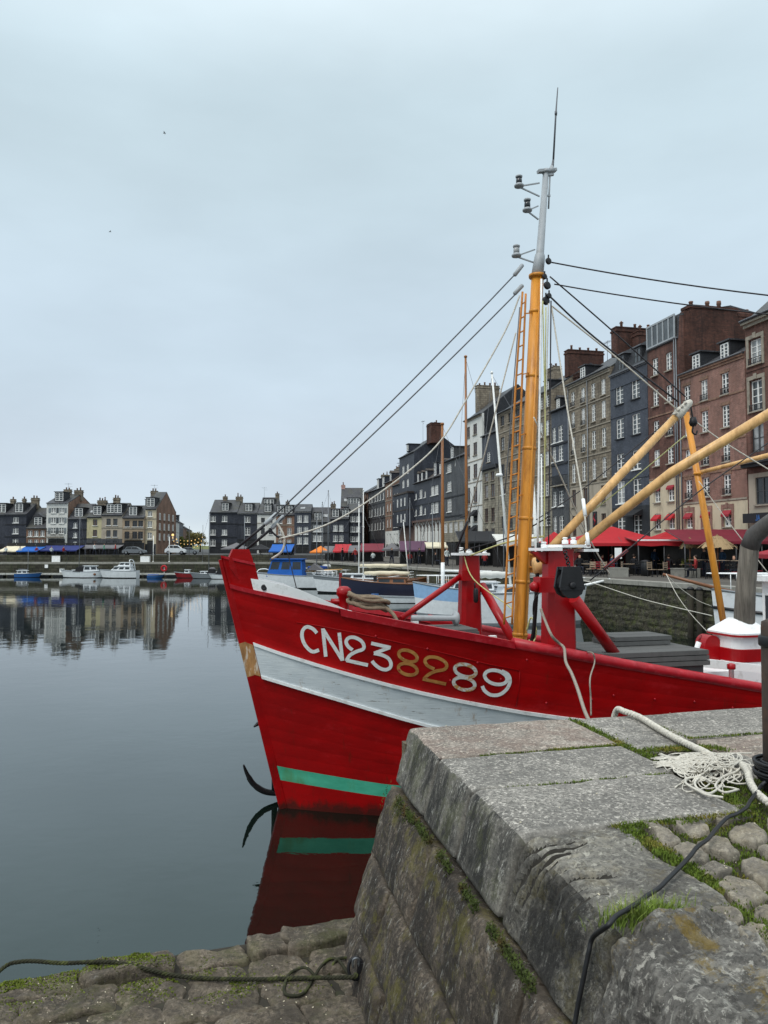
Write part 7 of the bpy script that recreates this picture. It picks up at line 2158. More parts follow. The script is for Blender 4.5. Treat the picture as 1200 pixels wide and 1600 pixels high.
# ---------------------------------------------------------------- café terrace on the right quay
def gpt(x, D, z=ZR): 
    return Vector(((x - 600) / FPX * D, D, z))
def canopy(name, label, x0, x1, yt, ye, D, mat, deep=None, group='café parasols and awnings', kind='pyramid', valance=.2, zg=None):
    zg = ZR if zg is None else zg
    w_ = (x1 - x0) / FPX * D
    xc = (x0 + x1) / 2
    zt, ze = P(xc, yt, D).z - zg, P(xc, ye, D).z - zg
    dp = deep or w_
    t = thing(name, label, 'parasol' if kind == 'pyramid' else 'awning', gpt(xc, D, zg), 0, group)
    b = MB()
    hw, hd = w_ / 2, dp / 2
    if kind == 'pyramid':
        n = 6
        rows = []
        c8 = [(-hw, -hd), (0, -hd), (hw, -hd), (hw, 0), (hw, hd), (0, hd), (-hw, hd), (-hw, 0)]
        for k in range(n + 1):
            f = k / n
            zz = ze + (zt - ze) * (1 - f) ** 1.15
            rows.append([Vector((x * (f + .02), y * (f + .02), zz - (.10 * f * math.sin(math.pi * f) if i % 2 else 0))) for i, (x, y) in enumerate(c8)])
        rows.append([Vector((x * 1.02, y * 1.02, ze - valance * (1 if i % 2 == 0 else .9))) for i, (x, y) in enumerate(c8)])
        b.grid(rows, smooth=False, close=True)
        b.build('canopy', M[mat], t)
        p = MB(); p.tube([(0, 0, 0), (0, 0, zt - .03)], .045, 8); p.build('pole', M['grey_frame'], t)
        for i, (x, y) in enumerate(c8):
            r_ = MB(); r_.bar((0, 0, zt - .15), (x * .97, y * .97, ze - .03), .03, .03); r_.build('rib', M['grey_frame'], t)
        p = MB(); p.bx(-.3, .3, -.3, .3, 0, .08); p.build('base', M['concrete'], t)
    else:
        n = max(2, int(w_ / 1.5))
        rows = []
        for k in range(5):
            f = k / 4
            rows.append([Vector((-hw + w_ * i / (2 * n), hd - dp * f, zt + (ze - zt) * f - .06 * math.sin(math.pi * f) - (.02 if i % 2 else 0))) for i in range(2 * n + 1)])
        rows.append([Vector((-hw + w_ * i / (2 * n), -hd - .02, ze - valance * (1 if i % 2 else .8))) for i in range(2 * n + 1)])
        b.grid(rows, smooth=False)
        b.build('canopy', M[mat], t)
        for i in range(n + 1):
            p = MB(); xx = -hw + .1 + (w_ - .2) * i / n
            p.tube([(xx, -hd + .1, 0), (xx, -hd + .1, ze - .02)], .04, 6); p.build('post', M['grey_frame'], t)
        for sd in (-1, 1):
            p = MB(); p.bar((sd * (hw - .05), hd, zt - .06), (sd * (hw - .05), -hd, ze - .06), .04, .05); p.build('frame_bar', M['grey_frame'], t)
        for i in range(n):
            p = MB(); x_ = -hw + .05 + (w_ - .1) * i / n; p.bx(x_ + .02, x_ + (w_ - .1) / n - .02, hd - .06, hd - .02, 0, max(ze, 1.9)); p.build('shade_panel', M['shop_and_shade'], t)  # added dark panel stands for the shade at the back of the awning
    return t
canopy('parasol', 'largest bright red parasol on the terrace behind the boom', 872, 1040, 823, 849, 52, 'cloth_red', 5)
canopy('parasol', 'second red parasol between the largest one and the straw parasols', 1000, 1092, 829, 848, 54, 'cloth_red', 4)
canopy('parasol', 'red parasol half hidden behind the lower boom heel', 840, 892, 831, 851, 58, 'cloth_red')
t = canopy('terrace_awning', 'flat red awning with white front bar beside the straw parasols', 985, 1068, 838, 846, 49, 'cloth_red', 2.6, kind='lean', valance=.32)
b = MB(); w_ = 83 / FPX * 49; zf = P(1026, 845, 47.7).z - ZR; b.bx(-w_ / 2, w_ / 2, -1.36, -1.325, zf, zf + .09); b.build('front_bar', M['white_paint'], t)
canopy('terrace_awning', 'long maroon awning under the red brick house', 1052, 1212, 826, 846, 46.5, 'cloth_maroon', 3.2, kind='lean')
canopy('parasol', 'low dark red parasol at the right edge beyond the grey pipe', 1180, 1240, 857, 866, 37, 'cloth_dull_red', 1.8)
canopy('terrace_awning', 'black awning in front of the white house', 714, 776, 829, 846, 74, 'cloth_black', 4, kind='lean')
canopy('terrace_awning', 'off white awning left of the orange mast', 772, 846, 834, 846, 69, 'cloth_white', 3, kind='lean', valance=.45)
canopy('terrace_awning', 'narrow cream awning right of the purple one', 664, 698, 847, 854, 78, 'cloth_cream', 3, kind='lean')
canopy('terrace_awning', 'purple awning over the café tables left of the brown mast', 624, 668, 845, 859, 84, 'cloth_purple', 4, kind='lean')
canopy('parasol', 'grey parasol between the purple and maroon awnings', 597, 628, 848, 858, 86, 'cloth_grey')
canopy('terrace_awning', 'maroon awning far along the right quay next to the grey parasol', 563, 600, 849, 860, 96, 'cloth_maroon', 5, kind='lean')
canopy('terrace_awning', 'pale grey awning between the two red ones far along the quay', 545, 566, 852, 861, 98, 'cloth_grey', 5, kind='lean')
canopy('terrace_awning', 'bright red awning just right of the orange parasol', 522, 548, 850, 861, 101, 'cloth_red', 5, kind='lean')
canopy('terrace_awning', 'grey awning touching the orange parasol', 505, 525, 853, 862, 104, 'cloth_grey', 5, kind='lean')
canopy('parasol', 'orange parasol on the far quay', 486, 517, 853, 862, 104, 'cloth_orange', zg=ZL)
canopy('terrace_awning', 'bright blue canopy on the far quay above the blue wheelhouse', 423, 458, 850, 861, 116, 'cloth_blue', 4, kind='lean', zg=ZL)
canopy('parasol', 'pale grey parasol above the red bow tip', 350, 390, 848, 857, 120, 'cloth_grey', zg=ZL)
canopy('parasol', 'black parasol between the pale grey one and the blue canopy', 391, 424, 850, 858, 120, 'cloth_black', zg=ZL)
canopy('terrace_awning', 'long navy awning with white fringe under the white house', 64, 127, 852, 859.5, 119, 'cloth_navy', 3.4, kind='lean', zg=ZL)
canopy('terrace_awning', 'short bright blue awning next to the navy one', 33, 66, 854, 860.5, 118, 'cloth_blue', 3, kind='lean', zg=ZL)
canopy('terrace_awning', 'cream awning at the far left of the quay', 4, 35, 853, 860.5, 119, 'cloth_cream', 3, kind='lean', zg=ZL)
canopy('terrace_awning', 'dark green grey awning under the yellow and beige houses', 130, 190, 851, 856, 121, 'cloth_grey', 2.4, kind='lean', zg=ZL)
# straw parasols
for x0, x1, yt, ye, D, lab in ((1062, 1093, 839, 853, 46, 'smaller straw parasol left of the leaning orange spar'), (1093, 1148, 835, 853, 44, 'larger straw parasol behind the leaning orange spar')):
    w_ = (x1 - x0) / FPX * D; xc = (x0 + x1) / 2
    t = thing('straw_parasol', lab, 'parasol', gpt(xc, D), 0, 'straw parasols')
    zt, ze = P(xc, yt, D).z - ZR, P(xc, ye, D).z - ZR
    b = MB(); rs = random.Random(int(x0))
    for ring in range(4):
        for i in range(46):
            a = 2 * math.pi * (i + .5 * (ring % 2)) / 46
            r0, r1 = w_ / 2 * (ring / 4) * .9, w_ / 2 * ((ring + 1.25) / 4) * rs.uniform(.85, 1.02)
            z0 = zt - (zt - ze) * (ring / 4) ** 1.3; z1 = zt - (zt - ze) * min(1.1, (ring + 1.25) / 4) ** 1.3 - rs.uniform(0, .15)
            da = .09
            b.add([(r0 * math.cos(a - da), r0 * math.sin(a - da), z0), (r0 * math.cos(a + da), r0 * math.sin(a + da), z0), (r1 * math.cos(a + da * .7), r1 * math.sin(a + da * .7), z1), (r1 * math.cos(a - da * .7), r1 * math.sin(a - da * .7), z1)], [(0, 1, 2, 3)])
    o = b.build('thatch', M['thatch'], t); o['kind'] = 'stuff'
    p = MB(); p.tube([(0, 0, 0), (0, 0, zt)], .05, 8); p.build('pole', M['boat_wood'], t)
# tables and chairs
def mk_table(high=False):
    t = thing('table', 'x', 'table', (0, 0, 0), 0, 'café tables')
    h_ = 1.05 if high else .74
    b = MB(); b.bx(-.42, .42, -.38, .38, h_ - .03, h_); b.build('tabletop', M['wood_table'], t)
    for sx in (-1, 1):
        for sy in (-1, 1):
            b = MB(); b.bar((sx * .36, sy * .32, 0), (sx * .3, sy * .28, h_ - .03), .035, .035); b.build('leg', M['iron'], t)
    return t
def mk_chair(mat):
    t = thing('chair', 'x', 'chair', (0, 0, 0), 0, 'café chairs')
    b = MB(); b.bx(-.21, .21, -.2, .2, .43, .46); b.build('seat', M[mat], t)
    b = MB()
    for k in range(3): b.bx(-.2, .2, .19, .215, .55 + k * .13, .63 + k * .13)
    for sx in (-1, 1): b.bx(sx * .2 - .015, sx * .2 + .015, .18, .21, .46, .92)
    b.build('backrest', M[mat], t)
    for sx in (-1, 1):
        for sy in (-1, 1):
            b = MB(); b.bar((sx * .2, sy * .2, 0), (sx * .18, sy * .17, .43), .03, .03); b.build('leg', M['iron'], t)
    return t
T_low, T_high = mk_table(), mk_table(True)
CH = {m_: mk_chair(m_) for m_ in ('boat_black', 'cloth_dull_red', 'wood_table')}
def place(proto, p, rz, label, first):
    o = proto if first else copy_tree(proto)
    o.location = p; o.rotation_euler = (0, 0, rz); o['label'] = label
    return o
tabs = [(1090, 45, 1, 'high white topped table under the smaller straw parasol'), (1122, 43, 1, 'high table under the larger straw parasol'), (985, 48, 0, 'low café table right of the big black block'), (1040, 49, 0, 'café table beside the standing person in blue'), (935, 50, 0, 'café table behind the white rigging rope'), (1158, 42, 1, 'high table beside the grey exhaust pipe'), (1010, 54, 0, 'café table in the dark under the red parasol'), (960, 56, 0, 'rear café table under the largest red parasol')]
f = {0: True, 1: True}
for x, D, hi, lab in tabs:
    place(T_high if hi else T_low, gpt(x, D), .2, lab, f[hi]); f[hi] = False
chs = [(976, 46.5, 'wood_table', 'light wooden chair at the quay side'), (960, 47, 'cloth_dull_red', 'red chair nearest the near red post'), (998, 47.5, 'boat_black', 'black chair facing the low café table'), (1048, 47.5, 'cloth_dull_red', 'red folding chair right of the standing person'), (1062, 46.5, 'boat_black', 'black chair left of the high white table'), (1076, 44, 'boat_black', 'black stool chair in front of the high white table'), (1108, 42.5, 'boat_black', 'black chair below the larger straw parasol'), (1138, 42, 'boat_black', 'black chair right of the leaning orange spar'), (1150, 40.5, 'cloth_dull_red', 'red chair nearest the grey exhaust pipe'), (1172, 41, 'cloth_dull_red', 'red chair behind the grey exhaust pipe'), (930, 48, 'cloth_dull_red', 'red chair left of the black litter bin'), (945, 51.5, 'boat_black', 'black chair behind the white rope'), (1020, 52.5, 'boat_black', 'black chair behind the person in blue'), (1002, 53, 'cloth_dull_red', 'red chair deep under the red parasol'), (972, 54.5, 'boat_black', 'black chair deep under the largest red parasol'), (915, 52, 'wood_table', 'wooden chair near the lower boom')]
first = {k: True for k in CH}
rr = random.Random(4)
for x, D, m_, lab in chs:
    place(CH[m_], gpt(x, D), rr.uniform(0, 6.2), lab, first[m_]); first[m_] = False
for (x0, x1, D, h_, lab) in ((1050, 1089, 45, .48, 'long concrete block at the quay edge below the straw parasols'), (952, 978, 45.5, .5, 'short concrete block at the quay edge below the red parasol')):
    b = MB(); w_ = (x1 - x0) / FPX * D; b.bx(-w_ / 2, w_ / 2, -.35, .35, 0, h_); b.bx(-w_ / 2 - .02, w_ / 2 + .02, -.37, .37, h_ + .002, h_ + .06)
    tag(b.build('concrete_block', M['concrete'], None, gpt((x0 + x1) / 2, D)), lab, 'block', 'concrete blocks')
t = thing('litter_bin', 'black litter bin on the café terrace', 'bin', gpt(1008, 47))
b = MB(); b.lathe([(.26, 0), (.3, .1), (.31, .85), (.27, .9)], 14); b.build('body', M['boat_black'], t)
b = MB(); b.lathe([(.32, .86), (.32, .93), (.1, 1.0)], 14); b.build('lid', M['iron'], t)
t = thing('menu_board', 'white menu sign on a stand below the red parasol', 'sign', gpt(963, 46))
b = MB(); b.bar((0, 0, 0), (0, 0, 1.6), .05, .05); b.build('stand', M['iron'], t)
b = MB(); b.bx(-.12, .3, -.03, .0, 1.1, 1.75); b.build('panel', M['white_paint'], t)
for (x, D, lab) in ((1072, 47.5, 'leafy plant in a wooden tub right of the person in blue'), (1034, 50.5, 'leafy plant in a tub behind the red folding chair')):
    t = thing('potted_plant', lab, 'plant', gpt(x, D), 0, 'terrace plants')
    b = MB(); b.bx(-.25, .25, -.25, .25, 0, .45); b.build('tub', M['boat_wood'], t)
    b = MB(); rs = random.Random(int(x))
    for i in range(160):
        c = Vector((rs.gauss(0, .2), rs.gauss(0, .2), .5 + abs(rs.gauss(.25, .2)))); d = Vector((rs.uniform(-1, 1), rs.uniform(-1, 1), rs.uniform(-.3, 1))).normalized() * .1; e = d.orthogonal().normalized() * .035
        b.add([c - d, c + e, c + d, c - e], [(0, 1, 2, 3)])
    b.build('foliage', M['leaf'], t, fix=False)

# ---------------------------------------------------------------- people
def person_mesh(pose, coat, trou, seed):
    rs = random.Random(seed)
    V, E, RAD = [], [], []
    def vtx(p, r_, par=None):
        V.append(p); RAD.append(r_)
        if par is not None: E.append((par, len(V) - 1))
        return len(V) - 1
    st = {'stand': .03, 'walk': .22, 'sit': 0}[pose]
    hip = .92 if pose != 'sit' else .5
    pel = vtx((0, 0, hip), .135)
    wa = vtx((0, 0, hip + .2), .125, pel); ch_ = vtx((0, .0, hip + .42), .15, wa); nk = vtx((0, -.01, hip + .58), .06, ch_); hd = vtx((0, -.03, hip + .69), .085, nk); tp = vtx((0, -.02, hip + .80), .075, hd)
    for sd in (-1, 1):
        if pose == 'sit':
            h1 = vtx((sd * .1, -.03, hip - .02), .085, pel); k = vtx((sd * .12, -.42, hip - .02), .07, h1); a = vtx((sd * .12, -.42, .09), .045, k); f_ = vtx((sd * .13, -.58, .05), .04, a)
        else:
            h1 = vtx((sd * .1, 0, hip - .1), .09, pel); k = vtx((sd * .11, -st * sd * .7 - .02, .5), .065, h1); a = vtx((sd * .11, -st * sd, .09), .045, k); f_ = vtx((sd * .12, -st * sd - .16, .05), .04, a)
        s_ = vtx((sd * .19, 0, hip + .5), .065, ch_); e_ = vtx((sd * .25, .02 + st * sd * .5, hip + .24), .045, s_)
        w_ = vtx((sd * .23, -.16 + st * sd * .6, hip + .06) if pose != 'sit' else (sd * .17, -.3, hip + .22), .036, e_); vtx((sd * .22, -.22 + st * sd * .6, hip - .02) if pose != 'sit' else (sd * .14, -.38, hip + .24), .032, w_)
    me = bpy.data.meshes.new('person')
    bm = bmesh.new(); sl = bm.verts.layers.skin.verify()
    vs = [bm.verts.new(q) for q in V]
    for a, c in E: bm.edges.new((vs[a], vs[c]))
    for i, r_ in enumerate(RAD): vs[i][sl].radius = (r_, r_ * (.8 if i in (1, 2) else 1))
    vs[0][sl].use_root = True
    bm.to_mesh(me); bm.free()
    o = bpy.data.objects.new('tmp', me); COL.objects.link(o)
    o.modifiers.new('s', 'SKIN').use_smooth_shade = True
    sb = o.modifiers.new('u', 'SUBSURF'); sb.levels = 2; sb.render_levels = 2
    dg = bpy.context.evaluated_depsgraph_get()
    ev = o.evaluated_get(dg)
    nm = bpy.data.meshes.new_from_object(ev)
    bpy.data.objects.remove(o)
    nm.name = 'body'
    nm.materials.clear()
    for k in (M['skin'], M[coat], M[trou]): nm.materials.append(k)
    for pl in nm.polygons:
        c = pl.center
        m_ = 1
        if c.z > hip + .6: m_ = 0
        elif pose != 'sit' and c.z < hip + .02 and abs(c.x) < .2: m_ = 2
        elif pose == 'sit' and c.z < hip + .06 and abs(c.x) < .3 : m_ = 2
        if (Vector((abs(c.x) - .22, c.y, c.z)) - Vector((0, -.22, hip - .02))).length < .07 and pose != 'sit': m_ = 0
        pl.material_index = m_
    b = MB(); b.ball((0, .015, hip + .745), .1, 7, 0, (.95, 1.0, .95))
    hair = b.mesh('hair', M['hair'])
    return nm, hair
PM_ = {}
def person(p, rz, pose, coat, trou, label, group='people on the quays'):
    k = (pose, coat, trou)
    if k not in PM_: PM_[k] = person_mesh(pose, coat, trou, len(PM_))
    t = link('person', PM_[k][0], None, p, (0, 0, rz))
    tag(t, label, 'person', group)
    link('hair', PM_[k][1], t)
    return t
person(gpt(1022, 50), .4, 'stand', 'coat_blue', 'trousers', 'person in a blue coat standing among the terrace tables')
person(gpt(990, 49), 2.2, 'sit', 'coat_black', 'trousers', 'person in black seated at the low café table')
person(gpt(940, 51), 1.2, 'sit', 'coat_red', 'trousers', 'person in red seated near the white rope')
person(gpt(1100, 46), -1.2, 'stand', 'coat_black', 'trousers', 'person in black standing at the high table under straw')
person(gpt(1163, 43), .5, 'stand', 'coat_black', 'trousers', 'person in black standing behind the grey pipe')
person(gpt(698, 72), .5, 'stand', 'coat_white', 'trousers', 'person in white standing under the cream awning')
person(gpt(612, 82), .5, 'walk', 'coat_black', 'trousers', 'person in black walking under the grey parasol')
person(gpt(555, 90), -.6, 'walk', 'coat_red', 'trousers', 'person in red walking along the far right quay')
person(gpt(148, 116, ZL), 1.2, 'walk', 'coat_white', 'trousers', 'person in white walking under the yellow house')
person(gpt(163, 115.6, ZL), 1.5, 'walk', 'coat_green', 'trousers', 'person in pale green walking left of the silver car')
person(gpt(181, 116, ZL), -1.4, 'walk', 'coat_red', 'trousers', 'person in red walking just left of the silver car')
person(gpt(240, 115.8, ZL), 1.4, 'walk', 'coat_black', 'trousers', 'person in black walking right of the silver car')
for i, (x, c_, lab) in enumerate(((10, 'coat_white', 'person in white seated under the cream awning'), (32, 'coat_white', 'person in white seated left of the bright blue awning'), (58, 'coat_red', 'person in red seated under the bright blue awning'), (81, 'coat_white', 'person in white seated under the left half of the navy awning'), (100, 'coat_red', 'person in red seated under the navy awning'))):
    person(gpt(x, 117, ZL + .0), .3 * i, 'sit', c_, 'trousers', lab)

# ---------------------------------------------------------------- far quay: cars, poles, signs, pontoon
def car(label, x, D, rz, L, mat, h_=1.45):
    t = thing('parked_car', label, 'car', gpt(x, D, ZL), rz, 'cars on the far quay')
    k = L / 4.2
    pr = [(-2.1, .35), (-2.1, .75), (-1.9, .92), (-1.15, 1.0), (1.0, .96), (1.95, .8), (2.1, .6), (2.1, .35)]
    b = MB(); b.prism([(x_ * k, z * h_ / 1.45) for x_, z in pr], lambda x_, z, t_: (x_, t_, z), -.8 * k, .8 * k); b.build('body', mat, t)
    cb_ = [(-1.75, .93), (-1.3, 1.4), (-.2, 1.47), (.45, 1.38), (1.25, .93)]
    b = MB(); b.prism([(x_ * k, z * h_ / 1.45) for x_, z in cb_], lambda x_, z, t_: (x_, t_, z), -.68 * k, .68 * k); b.build('cabin', mat, t)
    for sd in (-1, 1):
        for x0, x1, x2, x3 in ((-1.55, -.45, -.45, -1.25), (-.38, 1.05, .42, -.38)):
            b = MB(); y = sd * .69 * k; b.add([(x0 * k, y, .98 * h_ / 1.45), (x1 * k, y, .98 * h_ / 1.45), (x2 * k, y, 1.34 * h_ / 1.45), (x3 * k, y, 1.34 * h_ / 1.45)], [(0, 1, 2, 3)]); b.build('window', M['glass'], t)
        for xx in (-1.35, 1.3):
            b = MB(); b.lathe([(.2, -.1), (.32, -.09), (.33, 0), (.32, .09), (.2, .1)], 14, (xx * k, sd * .72 * k, .33), Vector((0, 1, 0))); wl = b.build('wheel', M['boat_black'], t)
            b = MB(); b.lathe([(.19, 0), (.17, .02), (.05, .03)], 10, (xx * k, sd * (.72 * k + .1), .33), Vector((0, sd, 0))); b.build('rim', M['zinc'], wl)
    return t
car('silver car parked left of the street corner', 211, 117, 0.05, 3.5, M['zinc'], 1.3)
car('white van like car at the mouth of the side street', 275, 119, 0.1, 3.2, M['boat_white'], 1.55)
car('dark car behind the white one in the side street', 297, 121, 0.2, 2.6, M['boat_grey'], 1.2)
def pole(label, x, D, yt, yb, r_=.05, mat='white_frame', head=None, name='lamp_post'):
    zt, zb = P(x, yt, D).z, P(x, yb, D).z
    t = thing(name, label, 'pole', (gpt(x, D).x, D, zb), 0, 'poles on the far quay')
    b = MB(); b.tube([(0, 0, 0), (0, 0, zt - zb)], r_, 8); b.build('shaft', M[mat], t)
    b = MB(); b.lathe([(r_ * 2, 0), (r_ * 2, .06), (r_, .1)], 8); b.build('base', M[mat], t)
    if head:
        b = MB(); b.bx(-.35, .1, -.08, .08, zt - zb - .02, zt - zb + .08); b.build('lamp_head', M['grey_paint'], t)
    return t
pole('white pole on the lower walkway right of the silver car', 240, 112.5, 837, 878, .055)
pole('white lamp post at the mouth of the side street', 265, 112.5, 838, 878, .055, head=1)
pole('thin dark pole before the side street', 296, 112.5, 822, 880, .035, 'grey_frame', name='mooring_pole')
pole('thin grey pole right of the side street', 317, 112.5, 820, 878, .035, 'zinc', name='mooring_pole')
pole('tall pale pole in front of the dark corner house', 382, 110, 806, 885, .05, 'zinc', name='mooring_pole')
def panel(label, x0, x1, y0, y1, D, mat, dep=.3, name='notice_board', cat='box'):
    a, c = P(x0, y1, D), P(x1, y0, D)
    t = thing(name, label, cat, ((a.x + c.x) / 2, D, a.z))
    b = MB(); w_, h_ = c.x - a.x, c.z - a.z
    b.bx(-w_ / 2, w_ / 2, -dep / 2, dep / 2, 0, h_); b.build('body', M[mat], t)
    b = MB(); b.bx(-w_ / 2 - .03, w_ / 2 + .03, -dep / 2 - .03, dep / 2 + .03, h_ + .002, h_ + .07); b.build('top', M['concrete'], t)
    return t
panel('white panel on the upper far quay wall below the navy awning', 81, 94, 868.5, 878.5, 113.3, 'white_paint', .12)
panel('white cabinet on the lower walkway right of the silver car', 220, 234, 869, 879, 112.6, 'white_paint', .5, 'cabinet')
panel('small white sign on the lower far wall left of the yacht', 70, 75, 882, 887.5, 111.6, 'white_paint', .1)
panel('white box on the far pontoon left of the yacht', 94, 99.5, 888.5, 894.5, 110.2, 'white_paint', .5, 'cabinet')
t = thing('life_ring', 'red life ring on a stand at the far pontoon', 'life ring', gpt(257, 110.2, .5))
c = P(257, 888, 110.2).z - .5
b = MB(); b.tube([Vector((.36 * math.cos(a), 0, c + .36 * math.sin(a))) for a in [2 * math.pi * i / 20 for i in range(21)]], .13, 8, caps=False); b.build('ring', M['cloth_red'], t)
b = MB(); b.bx(-.04, .04, .1, .16, 0, c + .3); b.build('stand', M['white_paint'], t)
pn = thing('long_pontoon', 'long low white floating pontoon along the far quay', 'pontoon', (-42, 110.2, 0))
for k in range(16):
    b = MB(); b.bx(-26 + k * 3.3, -26 + k * 3.3 + 3.24, -.55, .55, .28, .52); b.build('deck_section', M['pontoon'], pn)
    b = MB(); b.bx(-25.8 + k * 3.3, -26 + k * 3.3 + 2.9, -.45, .45, -.3, .275); b.build('float', M['boat_black'], pn)
# trees and the string of lights in the side street gap
def tree(label, x, D, h_, w_, seed, tone='leaf'):
    rs = random.Random(seed)
    t = thing('street_tree', label, 'tree', gpt(x, D, ZL), 0, 'trees at the end of the side street')
    b = MB(); b.tube([(0, 0, 0), (.1, 0, h_ * .3), (0, .1, h_ * .6)], [.22, .17, .08], 8)
    for k in range(7):
        a = rs.uniform(0, 6.28); z = h_ * rs.uniform(.3, .5)
        b.tube([(0, 0, z), (math.cos(a) * w_ * .22, math.sin(a) * w_ * .22, z + h_ * .18), (math.cos(a) * w_ * .38, math.sin(a) * w_ * .38, z + h_ * .3)], [.08, .05, .02], 5)
    b.build('trunk', M['bark'], t)
    b = MB()
    cl = [(Vector((rs.gauss(0, w_ * .2), rs.gauss(0, w_ * .2), h_ * rs.uniform(.42, .92))), rs.uniform(.5, 1.1) * w_ * .17) for _ in range(22)]
    for c, r_ in cl:
        for _ in range(70):
            d = Vector((rs.gauss(0, 1), rs.gauss(0, 1), rs.gauss(0, .8))).normalized() * r_ * rs.uniform(.4, 1.1)
            q = c + d; s_ = rs.uniform(.12, .26); u = Vector((rs.uniform(-1, 1), rs.uniform(-1, 1), rs.uniform(-1, 1))).normalized(); v = u.orthogonal().normalized()
            b.add([q - u * s_, q + v * s_ * .6, q + u * s_, q - v * s_ * .6], [(0, 1, 2, 3)])
    b.build('crown', M[tone], t, fix=False)
M['leaf_yellow'] = PM('leaf_yellow', srgb(104, 96, 50), .8, .5, .8, bump=0)
tree('yellowing tree in the middle of the side street gap', 299, 190, 5.0, 6.5, 1, 'leaf_yellow')
tree('dark green tree against the slate house in the side street', 281, 165, 3.6, 4, 2)
tree('yellowing tree next to the dark corner house', 313, 196, 5.0, 5, 3, 'leaf_yellow')
tree('small tree in the gap behind the white lamp post', 290, 205, 5.4, 5, 5, 'leaf_yellow')
gl = thing('light_garland', 'string of warm yellow lamps hung across the side street', 'string of lights', gpt(270, 121, ZL))
rs = random.Random(2)
b = MB()
o0 = gpt(270, 121, ZL)
for a, c in (((264, 837, 120), (322, 836, 124)), ((266, 842, 124), (320, 842, 128)), ((268, 848, 128), (318, 848, 133))):
    A_, C_ = P(*a), P(*c)
    pts = [A_.lerp(C_, i / 10) - Vector((0, 0, .8 * math.sin(math.pi * i / 10))) - o0 for i in range(11)]
    b.tube(pts, .015, 4)
    for i in range(1, 10):
        q = MB(); q.ball(pts[i] - Vector((0, 0, .12)), .05 + .04 * rs.random(), 5); q.build('bulb', M['bulb'], gl)
b.build('cable', M['dark_wire'], gl)
t = thing('street_lamp', 'glowing yellow street lamp beside the side street', 'lamp', P(270, 836, 119))
b = MB(); b.ball((0, 0, 0), .2, 7); b.build('lamp_globe', M['bulb'], t)
b = MB(); b.bar((-.9, 0, .25), (.05, 0, .22), .05, .05); b.build('arm', M['iron'], t)
# hills behind the town so the horizon is not bare
hb_ = MB()
rws = [[], [], []]
for i in range(61):
    x = -700 + i * 1400 / 60
    hh = 6 + 5 * noise.noise(Vector((x * .006, 3, 0)))
    rws[0].append((x, 520, 1)); rws[1].append((x, 600, max(hh * .7, 3))); rws[2].append((x, 720, max(hh, 3)))
hb_.grid(rws); tag(hb_.build('hills', M['leaf']), kind='structure')
# two birds high in the sky
for i, (x, y, D, lab) in enumerate(((257, 208, 90, 'tiny gull high in the sky, the upper of two'), (172, 362, 110, 'tiny gull in the sky, the lower of two'))):
    t = thing('bird', lab, 'bird', P(x, y, D), .6 * i)
    b = MB(); b.lathe([(.01, -.2), (.05, -.1), (.06, .03), (.035, .13), (.01, .2)], 8, (0, 0, 0), Vector((1, 0, 0))); b.build('body', M['boat_grey'], t)
    for sd in (-1, 1):
        b = MB(); b.add([(.07, sd * .03, .02), (-.08, sd * .03, .02), (-.02, sd * .24, .09), (.05, sd * .24, .09), (-.1, sd * .5, .03)], [(0, 1, 2, 3), (3, 2, 4)]); b.build('wing', M['boat_grey'], t)
# added dark panels that stand for the shade under the red awnings
for x0, x1, D, lab in ((900, 1000, 54.5, 'added dark shade panels behind the largest red parasol'), (1002, 1100, 51.5, 'added dark shade panels behind the person in blue'), (1102, 1205, 48.5, 'added dark shade panels behind the larger straw parasol')):
    w_ = (x1 - x0) / FPX * D
    t = thing('shade_screen', lab, 'screen', gpt((x0 + x1) / 2, D), 0, 'added shade panels')
    n = 4
    for i in range(n):
        xa = -w_ / 2 + w_ * i / n
        b = MB(); b.bx(xa + .04, xa + w_ / n - .04, -.02, .02, .1, 2.15); b.build('pane', M['shop_and_shade'], t)
        b = MB(); b.bx(xa - .035, xa + .035, -.04, .04, 0, 2.25); b.build('post', M['cloth_maroon'], t)
    b = MB(); b.bx(-w_ / 2, w_ / 2, -.045, .045, 2.252, 2.32); b.build('top_bar', M['cloth_maroon'], t)

for i, (x, D, pose, c_, lab) in enumerate((
    (905, 49.5, 'sit', 'coat_black', 'person in black seated left of the largest red parasol pole'),
    (922, 52, 'stand', 'coat_black', 'waiter in black standing behind the white rigging rope'),
    (955, 49, 'sit', 'coat_blue', 'person in blue seated behind the short concrete block'),
    (1006, 51, 'stand', 'coat_red', 'person in red standing behind the litter bin'),
    (1044, 48, 'sit', 'coat_black', 'person in black seated right of the standing person in blue'),
    (1058, 50, 'stand', 'coat_white', 'person in white standing behind the leafy tub'),
    (1086, 44, 'sit', 'coat_red', 'person in red seated under the smaller straw parasol'),
    (1128, 44.5, 'stand', 'coat_blue', 'person in blue standing under the larger straw parasol'),
    (1146, 43, 'sit', 'coat_black', 'person in black seated right of the leaning spar'),
    (640, 80, 'sit', 'coat_red', 'person in red seated under the purple awning'),
    (655, 79, 'stand', 'coat_black', 'person in black standing under the purple awning'),
    (680, 75, 'sit', 'coat_black', 'person in black seated under the cream awning'),
    (735, 71, 'stand', 'coat_white', 'person in white standing under the black awning'),
    (757, 70, 'sit', 'coat_red', 'person in red seated under the black awning'),
    (583, 90, 'sit', 'coat_white', 'person in white seated under the far maroon awning'),
    (535, 97, 'stand', 'coat_black', 'person in black standing under the far bright red awning'))):
    person(gpt(x, D), .7 * i, pose, c_, 'trousers', lab)
